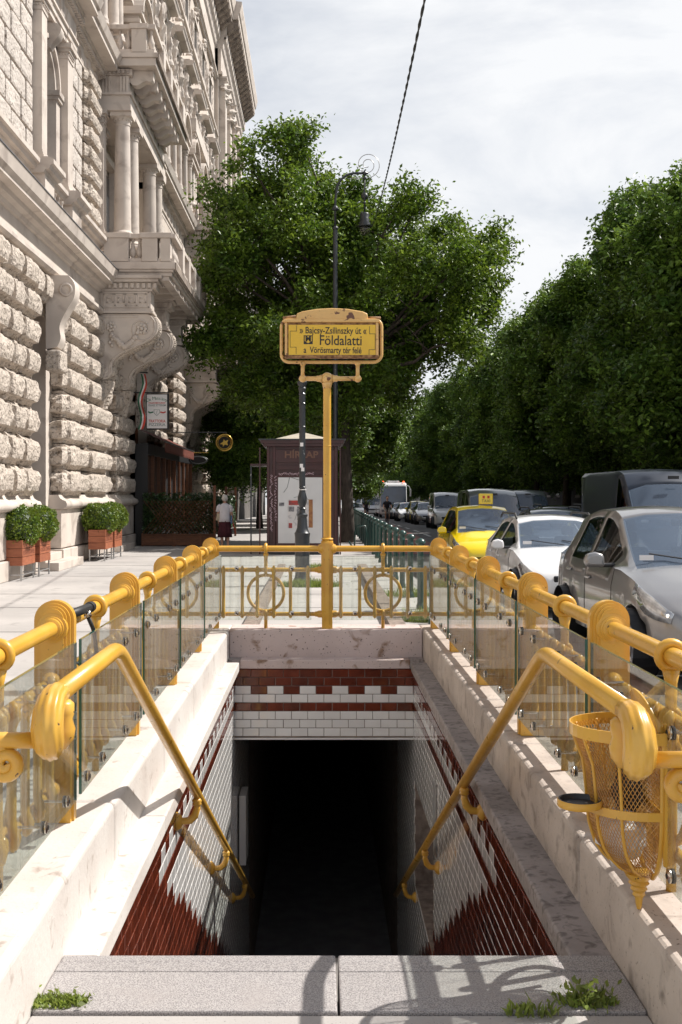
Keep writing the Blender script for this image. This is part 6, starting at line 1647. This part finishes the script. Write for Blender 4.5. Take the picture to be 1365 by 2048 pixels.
        # wheels
        for yy in p['wheels']:
            r = p['wr']; c = (s*(W-.115), yy, r)
            w_ = MB().lathe([(r*.62, -.10), (r*.9, -.105), (r, -.08), (r, .08), (r*.9, .105), (r*.62, .10)], c, 28, 'x', cap=False).build('wheel', M['tyre'], t, w=False, angle=40)
            rb_ = MB(); rb_.lathe([(r*.64, s*.085), (r*.60, s*.10), (r*.56, s*.085), (r*.56, s*.02), (0, s*.02)], c, 24, 'x', cap=False)
            for k in range(7):
                a_ = 2*PI*k/7; rb_.tube([(c[0]+s*.085, yy, r), (c[0]+s*.07, yy+r*.6*math.cos(a_), r+r*.6*math.sin(a_))], [r*.10, r*.07], 5)
            rb_.build('rim', M['rim'], w_, w=False, angle=40)
            MB().lathe([(p['wr']*1.09, -.20), (p['wr']*1.09, .045)], (s*(W-.12), yy, r), 24, 'x', cap=False).build('wheel_arch', M['plastic'], t, w=False)
    # interior
    ci, rf = p['cowl'], p['roof_f']; hb = interp(belt, ci+.5)
    it = MB(); it.box(-W*.88, W*.88, ci+.1, p['roof_r']-.1, .25, hb-.30); it.box(-W*.86, W*.86, ci+.05, ci+.45, hb-.32, hb-.02)
    it.build('interior', M['interior'], t, w=False, bevel=.03)
    for sx in (-.36, .36):
        MB().box(sx-.23, sx+.23, rf+.55, rf+.68, hb-.3, hb+.16).box(sx-.11, sx+.11, rf+.57, rf+.66, hb+.18, hb+.34).build('seat', M['interior'], t, w=False, bevel=.05)
    MB().torus((.36, ci+.62, hb-.05), .18, .016, 'y', 20, 6).build('steering_wheel', M['plastic'], t, w=False)
    MB().box(-.10, .10, rf-.12, rf-.09, roof-.20, roof-.14).build('rear_view_mirror', M['plastic'], t, w=False)
    # grille, plate, wipers
    gz = p['grille']
    i0 = 0
    gr = MB().box(-W*.55, W*.55, gz[3], gz[3]+.05, gz[0], gz[1]); gr.build('grille', M['plastic'], t, w=False, bevel=.02)
    MB().box(-W*.62, W*.62, -.012, .03, .24, .34).build('bumper_intake', M['plastic'], t, w=False, bevel=.015)
    MB().box(-.26, .26, -.035, -.014, gz[2], gz[2]+.11).build('number_plate', M['white_enamel'], t, w=False)
    zc0 = smooth_tab(p['top'], ci+.03, .01)
    for sx in (-.05, .45): MB().tube([(sx, ci-.02, zc0+.02), (sx-.5, ci+.16, interp(p['top'], ci+.16)+.025)], .008, 5).build('wiper', M['plastic'], t, w=False)
    # permit sticker at the lower corner of the windscreen
    yy = ci+.10; MB().box(-W*.76, -W*.76+.14, yy-.004, yy-.001, interp(p['top'], yy)-.005, interp(p['top'], yy)+.045).build('permit_sticker', M['white_enamel'], t, w=False)
    for key in p.get('rails', ()):
        for s in (-1, 1):
            MB().tube([(s*W*p['roofw']*.98, rf+.1, roof-.06), (s*W*p['roofw']*.98, rf+.25, roof+.02), (s*W*p['roofw']*.98, p['roof_r']-.2, roof+.02), (s*W*p['roofw']*.98, p['roof_r'], roof-.06)], .018, 6).build('roof_rail', M['plastic'], t, w=False)
    return t
hatch = dict(L=4.2, W=1.74, H=1.60, belt=[(0, .50), (.1, .66), (.35, .78), (.9, .92), (1.3, .98), (4.2, 1.02)], roofw=.70,
    top=[(0, .52), (.06, .66), (.25, .78), (.6, .90), (1.10, 1.03), (1.15, 1.05), (2.05, 1.52), (2.35, 1.585), (2.9, 1.595), (3.5, 1.53), (3.7, 1.47), (4.12, 1.02), (4.2, .8)],
    cowl=1.12, roof_f=2.05, roof_r=3.62, tail=4.10, sides=((1.62, 2.50), (2.60, 3.30)), lens=(.10, .80), lrows=(3,), mirror=(1.62, 1.06), wheels=(.80, 3.42), wr=.315, seams=(1.50, 2.55), handles=(2.38, 3.22), grille=(.44, .52, .40, .0))
def variant(d, **k): q = dict(d); q.update(k); return q
leon = variant(hatch, L=4.26, W=1.82, H=1.47, belt=[(0, .48), (.1, .60), (.35, .70), (.9, .84), (1.3, .92), (4.26, .98)],
    top=[(0, .50), (.06, .62), (.25, .72), (.6, .82), (1.25, .97), (1.32, .99), (2.15, 1.38), (2.4, 1.44), (3.0, 1.46), (3.6, 1.40), (3.8, 1.34), (4.2, .98), (4.26, .8)],
    cowl=1.28, roof_f=2.15, roof_r=3.7, tail=4.16, sides=((1.72, 2.62), (2.7, 3.42)), lens=(.12, .66), mirror=(1.70, 1.0), wheels=(.84, 3.47), rails=(1,), grille=(.50, .60, .38, .0))
punto = variant(hatch, L=3.9, W=1.66, H=1.56, belt=[(0, .50), (.1, .64), (.35, .76), (.9, .90), (1.3, .96), (3.9, 1.0)],
    top=[(0, .52), (.06, .66), (.25, .78), (.6, .88), (.95, 1.0), (1.0, 1.02), (1.85, 1.49), (2.1, 1.55), (2.7, 1.56), (3.3, 1.52), (3.5, 1.46), (3.85, .95), (3.9, .8)],
    cowl=.98, roof_f=1.85, roof_r=3.4, tail=3.82, sides=((1.45, 2.35), (2.42, 3.1)), mirror=(1.45, 1.02), wheels=(.75, 3.18), seams=(1.4, 2.38), handles=(2.2, 3.0))
vanp = variant(hatch, L=5.2, W=2.0, H=2.30, belt=[(0, .6), (.1, .80), (.35, 1.0), (.8, 1.12), (1.3, 1.22), (5.2, 1.25)], roofw=.86,
    top=[(0, .62), (.06, .85), (.2, 1.0), (.7, 1.16), (.8, 1.20), (1.55, 2.0), (1.9, 2.24), (2.3, 2.30), (5.1, 2.30), (5.16, 2.2), (5.2, 1.0)],
    cowl=.80, roof_f=1.55, roof_r=5.05, tail=5.06, sides=((1.25, 2.05),), lens=(.12, .5), mirror=(1.15, 1.35), wheels=(.95, 4.1), wr=.36, seams=(1.2, 2.1), handles=(1.95,), grille=(.65, .82, .42, .0))
berl = variant(hatch, L=4.3, W=1.76, H=1.98, belt=[(0, .55), (.1, .72), (.35, .88), (.9, 1.02), (1.3, 1.10), (4.3, 1.12)], roofw=.82,
    top=[(0, .58), (.06, .75), (.2, .9), (.8, 1.06), (.95, 1.12), (1.7, 1.80), (2.0, 1.93), (2.4, 1.98), (4.15, 1.96), (4.25, 1.85), (4.3, .9)],
    cowl=.93, roof_f=1.7, roof_r=4.1, tail=4.11, sides=((1.4, 2.2), (2.3, 3.0)), mirror=(1.35, 1.2), wheels=(.8, 3.5), wr=.32, seams=(1.35, 2.25), handles=(2.1,), grille=(.5, .66, .38, .0))
ZR_ = -0.10
def put(nm, lab, cat, xc, yf, p, mat_, rz=0, **k): return car(nm, lab, cat, (xc, yf, ZR_+GZ(yf+2)), rz, p, M[mat_], **k)
put('car', 'silver hatchback nearest the camera at the right edge of the road', 'car', 4.02, 10.35, hatch, 'p_silver', R(1.0), lit=True).scale = (1.05, 1.05, 1.05)
put('car', 'white hatchback with roof rails stopped behind the silver one', 'car', 3.98, 16.7, leon, 'p_white', R(1), lit=True)
tx = put('taxi', 'yellow taxi hatchback with a roof sign behind the white car', 'taxi', 3.70, 23.5, variant(punto, sideglass='carglass_dark'), 'p_yellow', R(1))
MB().box(-.02, .30, 2.2, 2.32, 1.585, 1.83).build('roof_sign', M['p_yellow'], tx, w=False, bevel=.015)
text('TAXI', 0.09, M['ink'], tx, (.14, 2.198, 1.66), (R(90), 0, 0), w=False, depth=.001); 
MB().box(.06, .11, 2.192, 2.199, 1.72, 1.78).box(.17, .22, 2.192, 2.199, 1.72, 1.78).build('sign_print', M['s_red'], tx, w=False)
put('van', 'dark blue panel van filling the right edge behind the silver car', 'van', 6.62, 19.6, vanp, 'p_navy')
put('van', 'grey small van behind the yellow taxi', 'van', 5.05, 31.0, berl, 'p_grey')
put('car', 'dark grey car between the white hatchback and the blue van', 'car', 5.75, 25.2, leon, 'p_grey')
put('car', 'dark car with a pale boot van behind it, left of the blue van', 'car', 7.5, 32.5, leon, 'p_dark')
put('van', 'grey high roofed van far back left of the blue van', 'van', 7.7, 40, berl, 'p_grey')
put('car', 'red car mostly hidden behind the white hatchback roof', 'car', 6.9, 46, leon, 'p_red')
put('van', 'white van behind the yellow taxi on its left side', 'van', X(902, 60), 60, berl, 'p_white')
put('car', 'silver estate car right of the cyclists', 'car', X(862, 72), 72, leon, 'p_silver')
put('taxi', 'distant yellow taxi between the silver cars', 'taxi', X(843, 79), 79, punto, 'p_yellow')
put('car', 'white family car in front of the coach', 'car', X(821, 86), 86, leon, 'p_white')
put('car', 'dark car with lit lamps beside the coach', 'car', X(806, 96), 96, leon, 'p_dark', lit=True)
put('car', 'distant silver car behind the white van', 'car', X(880, 84), 84, leon, 'p_silver')
# coach
def coach(x, y, lab, mt, s=1.0, glassm='carglass_dark'):
    t = thing('coach', lab, 'coach', (x, y, ZR_+GZ(y+5)), 0)
    W, Hh, Lc = 1.27*s, 3.45*s, 11.5*s
    mb = MB(); mb.prism([(0.12, .35), (0, .5), (0, 1.0), (.06, 1.25), (.28, 3.1), (.5, 3.36), (.9, 3.45), (Lc, 3.45), (Lc, .35)], 'x', -W, W); mb.build('body', M[mt], t, w=False, bevel=.12, seg=4, angle=40)
    mb = MB(); mb.prism([(-.012, 1.12), (.035, 1.3), (.265, 3.0), (.27, 3.06), (.29, 3.06), (.29, 3.0), (.06, 1.3), (.02, 1.12)], 'x', -W*.95, W*.95); mb.build('windscreen', M['pane_blue'], t, w=False, bevel=.01)
    for s_ in (-1, 1):
        MB().box(s_*(W-.01), s_*(W+.012), .6, Lc-.3, 1.55, 2.9).build('side_window', M['pane'], t, w=False, bevel=.01)
        MB().tube([(s_*W*.9, .2, 3.2), (s_*(W+.18), -.15, 3.1), (s_*(W+.30), -.25, 2.8)], .035, 6).build('mirror_arm', M[mt], t, w=False)
        MB().box(s_*(W+.22), s_*(W+.38), -.3, -.2, 2.1, 2.8).build('mirror', M[mt], t, w=False, bevel=.04)
        MB().box(s_*W*.58, s_*W*.92, -.02, .02, .6, .85).build('headlight', M['lens'], t, w=False, bevel=.02)
        for yy in (2.2, 8.2): MB().lathe([(0, -.12), (.48, -.12), (.5, 0), (.48, .12), (0, .12)], (s_*(W-.12), yy, .5), 20, 'x').build('wheel', M['tyre'], t, w=False)
        MB().ball((s_*W*.78, .6, Hh+.06), .09, 8, 6).build('marker_lamp', M['red_light'], t, w=False)
    MB().box(-W*.5, W*.5, -.03, .0, .7, .95).build('grille', M['plastic'], t, w=False)
    MB().box(-.6, .6, .9, 3, 3.46, 3.62).build('roof_pod', M[mt], t, w=False, bevel=.05)
    return t
M['pane_blue'] = pm('coach_windscreen', (0.02, 0.04, 0.09), (0.05, 0.10, 0.2), 0.8, 0.06, spec=0.8)
coach(X(788, 108), 108, 'white coach with tall blue windscreen and red roof lamps', 'p_white')
put('van', 'white delivery van left of the coach', 'van', X(740, 125), 125, vanp, 'p_white')
coach(X(727, 150), 150, 'distant white bus seen past the tree trunk', 'p_white', .9)
put('car', 'far white car near the tree trunk', 'car', X(714, 108), 108, leon, 'p_white')
# traffic light
tl = thing('traffic_light', 'small traffic light with green lamp beyond the bollards', 'traffic light', (X(712, 120), 120, 0))
MB().tube([(0, 0, 0), (0, 0, 3.4)], .06, 8).build('pole', M['black_iron'], tl, w=False); MB().box(-.15, .15, -.1, .1, 2.9, 3.8).build('housing', M['plastic'], tl, w=False)
MB().ball((0, -.1, 3.05), .11, 8, 6).build('green_lamp', M['green_light'], tl, w=False); MB().ball((.05, -.1, 3.65), .11, 8, 6).build('red_lamp', M['red_light'], tl, w=False)
# ================================================================ TREES
def leaf_mesh(name, lobes, per, size, seed, m, droop=0.0):
    rnd = random.Random(seed); mb = MB()
    for (cx, cy, cz, r) in lobes:
        # several clumps near the surface of every lobe
        nc = max(4, int(13*r*r)); 
        for c in range(nc):
            d = Vector((rnd.gauss(0, 1), rnd.gauss(0, 1), rnd.gauss(0, 1)+.15)).normalized()
            q = Vector((cx, cy, cz))+d*r*rnd.uniform(.55, 1.08)
            cr = rnd.uniform(.30, .62)
            ax = d*rnd.uniform(.3, 1.1)+Vector((rnd.uniform(-.4, .4), rnd.uniform(-.4, .4), rnd.uniform(-.3, .5)))
            for k in range(int(per*cr/.45)):
                e = Vector((rnd.gauss(0, 1), rnd.gauss(0, 1), rnd.gauss(0, .9)))*cr*.52+ax*rnd.uniform(-.6, .6)
                p = q+e; p.z -= droop*rnd.random()*e.length
                u = (Vector((rnd.gauss(0, 1.0), rnd.gauss(0, 1.0), .9))).normalized(); w_ = u.orthogonal().normalized(); a_ = rnd.uniform(0, 6.28)
                w_ = w_*math.cos(a_)+u.cross(w_)*math.sin(a_); v_ = u.cross(w_); s = size*rnd.uniform(.6, 1.35)
                mb.v += [p-w_*s, p+v_*s*.55+u*s*.2, p+w_*s*1.1, p-v_*s*.55+u*s*.2]
                n = len(mb.v); mb.f.append((n-4, n-3, n-2, n-1)); mb.mi.append(0)
    return mb.mesh(name, M[m], fix=False)
def limbs(trunk, tips, r0, seed, parent, first=1.0):
    rnd = random.Random(seed); mb = MB()
    tp = [Vector(p) for p in trunk]
    mb.tube(tp, [r0*(1.25 if i == 0 else 1-.45*i/(len(tp)-1)) for i in range(len(tp))], 12, flute=.06, nfl=5)
    for tip in tips:
        tip = Vector(tip); base = tp[-1] if rnd.random() < .6 else tp[-2].lerp(tp[-1], rnd.random())
        mid = base.lerp(tip, .5)+Vector((rnd.uniform(-.5, .5), rnd.uniform(-.5, .5), rnd.uniform(-.2, .6)))
        pts = [base, base.lerp(mid, .5)+Vector((0, 0, .15)), mid, mid.lerp(tip, .5)+Vector((rnd.uniform(-.2, .2), 0, .1)), tip]
        rr = r0*.42; mb.tube(pts, [rr, rr*.8, rr*.6, rr*.38, rr*.15], 7)
        for k in range(3):
            b = mid.lerp(tip, rnd.random()); e = b+Vector((rnd.uniform(-1, 1), rnd.uniform(-1, 1), rnd.uniform(0, 1)))
            mb.tube([b, b.lerp(e, .5)+Vector((0, 0, .1)), e], [rr*.3, rr*.2, rr*.06], 5)
    return mb.build('trunk', M['bark'], parent, w=False, smooth=True)
# big plane tree in the middle
YT = 40.0
tr = thing('tree', 'big leafy street tree behind the station sign and kiosk', 'tree', (0.95, YT, 0))
rnd = random.Random(3); lob = []
for (px, py, pr_) in ((603, 300, 32), (590, 335, 42), (560, 320, 26), (500, 345, 40), (470, 365, 28), (540, 390, 60), (640, 380, 50), (470, 430, 50), (430, 470, 42), (420, 540, 40), (520, 480, 70), (610, 470, 70), (690, 420, 48), (715, 385, 24), (700, 500, 70),
                       (450, 600, 50), (530, 590, 70), (620, 590, 75), (720, 590, 75), (790, 440, 40), (825, 425, 34), (850, 460, 50), (790, 520, 60), (890, 470, 36), (930, 500, 48), (975, 520, 36), (1000, 492, 20), (900, 560, 60), (970, 580, 44), (985, 620, 34), (820, 610, 70),
                       (900, 640, 55), (960, 660, 34), (840, 690, 60), (900, 700, 36), (760, 690, 66), (680, 690, 66), (600, 690, 66), (520, 690, 60), (450, 680, 44), (420, 700, 26), (560, 770, 55), (640, 780, 60), (720, 770, 55), (790, 745, 40), (500, 780, 48), (470, 760, 36), (690, 840, 40), (590, 830, 44), (800, 790, 26), (640, 640, 60), (650, 440, 60), (740, 470, 60), (780, 560, 66), (660, 540, 66), (850, 560, 60), (480, 540, 60), (570, 420, 56), (740, 640, 60)):
    for rep in range(2 if pr_ > 38 else 1):
        dy = rnd.uniform(-1, 1)*min(3.6, 1.0+pr_*.05)
        lob.append((X(px, YT)-0.95+rnd.uniform(-.15, .15), dy, Z(py, YT), pr_*YT/FPX*.80))
link('crown', leaf_mesh('crown', lob, 270, 0.078, 11, 'leaf', .3), tr)['kind'] = 'stuff'
limbs([(0, 0, -.05), (0.03, 0, 1.2), (-.05, 0.1, 3.2), (-.1, 0, 5.0), (0, 0, 6.2)], [(l[0], l[1], l[2]) for l in lob[::2]], 0.24, 5, tr)
# generic crowns for the rows
def generic(seed, R_, ztop, zbot, m, n=30, per=215, size=.104, droop=.4):
    rnd = random.Random(seed); lb = []
    for k in range(n):
        a = rnd.uniform(0, 2*PI); t = rnd.random(); z = zbot+(ztop-zbot)*t
        w = R_*math.sqrt(max(.05, 1-((t-.38)/.68)**2)); rr = rnd.uniform(.55, 1)*w
        lb.append((rr*.8*math.cos(a), rr*.8*math.sin(a), z, rnd.uniform(1.0, 1.75)))
    lb.append((0, 0, ztop-1.0, 1.4)); lb.append((0, 0, (ztop+zbot)/2, 2.2))
    return lb, leaf_mesh('crown', lb, per, size, seed, m, droop)
protos = [generic(21, 4.8, 12.8, 3.6, 'leaf_far'), generic(22, 5.1, 12.0, 3.3, 'leaf_far'), generic(23, 4.6, 13.4, 3.7, 'leaf_far')]
trunks = []
def make_tree(i, label, x, y, s, rz, group, lean=0):
    lb, cm = protos[i % 3]
    t = thing('tree', label, 'tree', (x, y, -.05+GZ(y)), rz, group); t.scale = (s, s, s)
    link('crown', cm, t)['kind'] = 'stuff'
    if i % 3 in TRK: link('trunk', TRK[i % 3], t)
    else:
        o = limbs([(0, 0, 0), (.05, 0, 1.5), (-.1, .1, 3.4), (0, 0, 5.2)], [(l[0], l[1], l[2]) for l in lb[::2]], .22, i, t); TRK[i % 3] = o.data
    return t
TRK = {}
ordn = ['nearest', 'second', 'third', 'fourth', 'fifth', 'sixth', 'seventh', 'eighth', 'ninth', 'tenth', 'eleventh', 'twelfth', 'thirteenth', 'fourteenth', 'fifteenth', 'sixteenth', 'seventeenth', 'eighteenth']
ry_ = [29, 37, 44.5, 52, 60, 68, 76, 85, 94, 104, 115, 127, 140, 155, 172, 192, 215, 240]
for i, y in enumerate(ry_):
    make_tree(i, '%s tree from the right edge in the row across the road' % ordn[i].capitalize() if i else 'nearest tree at the right edge of the row across the road', 14.8-(.9 if i > 8 else 0)+rnd.uniform(-.4, .4), y, (1.0 if i < 6 else .95)*rnd.uniform(.94, 1.05), i*1.7, 'street trees across the road')
for i, y in enumerate([26, 34, 42, 50, 58, 67, 77, 88, 100]):
    make_tree(i+1, 'shaded tree of the back row across the road, %s from the camera' % ordn[i], 19.5+rnd.uniform(-.4, .4), y, .92, i*2.3+1, 'back row of trees across the road')
for i, (x, y, s) in enumerate(((0.4, 54, .82), (0.5, 66, .80), (0.6, 79, .78), (0.9, 93, .78), (1.9, 110, .78), (2.0, 130, .78), (2.2, 155, .8), (2.4, 190, .8), (-3.0, 56, .70), (-2.8, 84, .8))):
    make_tree(i+2, 'tree of the kerb row beyond the big tree, %s from the camera' % ordn[i] if x > 0 else 'tree growing near the palace wall beyond the kiosk, %s of two' % ('nearer' if y < 70 else 'farther'), x, y, s, i*1.1, 'trees of the kerb row beyond the big tree' if x > 0 else None)
# ================================================================ WEEDS
def tuft(name, label, x, y, z, r, n, h, seed, kind=None, leafy=0):
    rnd = random.Random(seed); mb = MB()
    for k in range(n):
        a = rnd.uniform(0, 6.28); q = r*math.sqrt(rnd.random()); bx, by = x+q*math.cos(a)*1.4, y+q*math.sin(a)*.6
        hh = h*rnd.uniform(.4, 1)*(1-.5*q/r); dx, dy = rnd.gauss(0, .45)*hh, rnd.gauss(0, .45)*hh; w = .0035+.002*rnd.random(); th = rnd.uniform(0, 3.14); cx, cy = w*math.cos(th), w*math.sin(th)
        mb.add([(bx-cx, by-cy, z), (bx+cx, by+cy, z), (bx+cx+dx*.4, by+cy+dy*.4, z+hh*.6), (bx-cx+dx*.4, by-cy+dy*.4, z+hh*.6), (bx+dx, by+dy, z+hh)], [(0, 1, 2, 3), (3, 2, 4)])
    if leafy:
        leafcloud(mb, [(x+rnd.gauss(0, r*.7), y+rnd.gauss(0, r*.4), z+abs(rnd.gauss(0, h*.45))) for k in range(leafy)], .012, rnd)
    o = mb.build(name, M['grass'], fix=False); tag(o, label, 'weeds', kind='stuff'); return o
tuft('weeds', 'green weeds in the left corner of the granite slab', -.79, 3.36, ZG, .07, 420, .045, 1, leafy=30)
tuft('weeds', 'leafy weeds in the shaded right corner of the granite slab', .80, 3.36, ZG, .065, 160, .075, 2, leafy=120)
tuft('weeds', 'few grass blades in the joint of the granite slab', .62, 3.30, ZG, .06, 80, .06, 3)
tuft('weeds', 'grass growing round the base of the black lamp post', X(620, 20.9), 20.9, 0, .42, 1500, .22, 4, leafy=200)
tuft('weeds', 'grass tufts at the foot of the nearest bollards', 1.55, 15.2, 0, .35, 900, .3, 5, leafy=120)
tuft('weeds', 'weeds by the kiosk corner', X(638, 26), 26, 0, .3, 500, .2, 6)
tuft('weeds', 'weeds by the third bollard', 1.5, 18.9, 0, .35, 500, .25, 7)
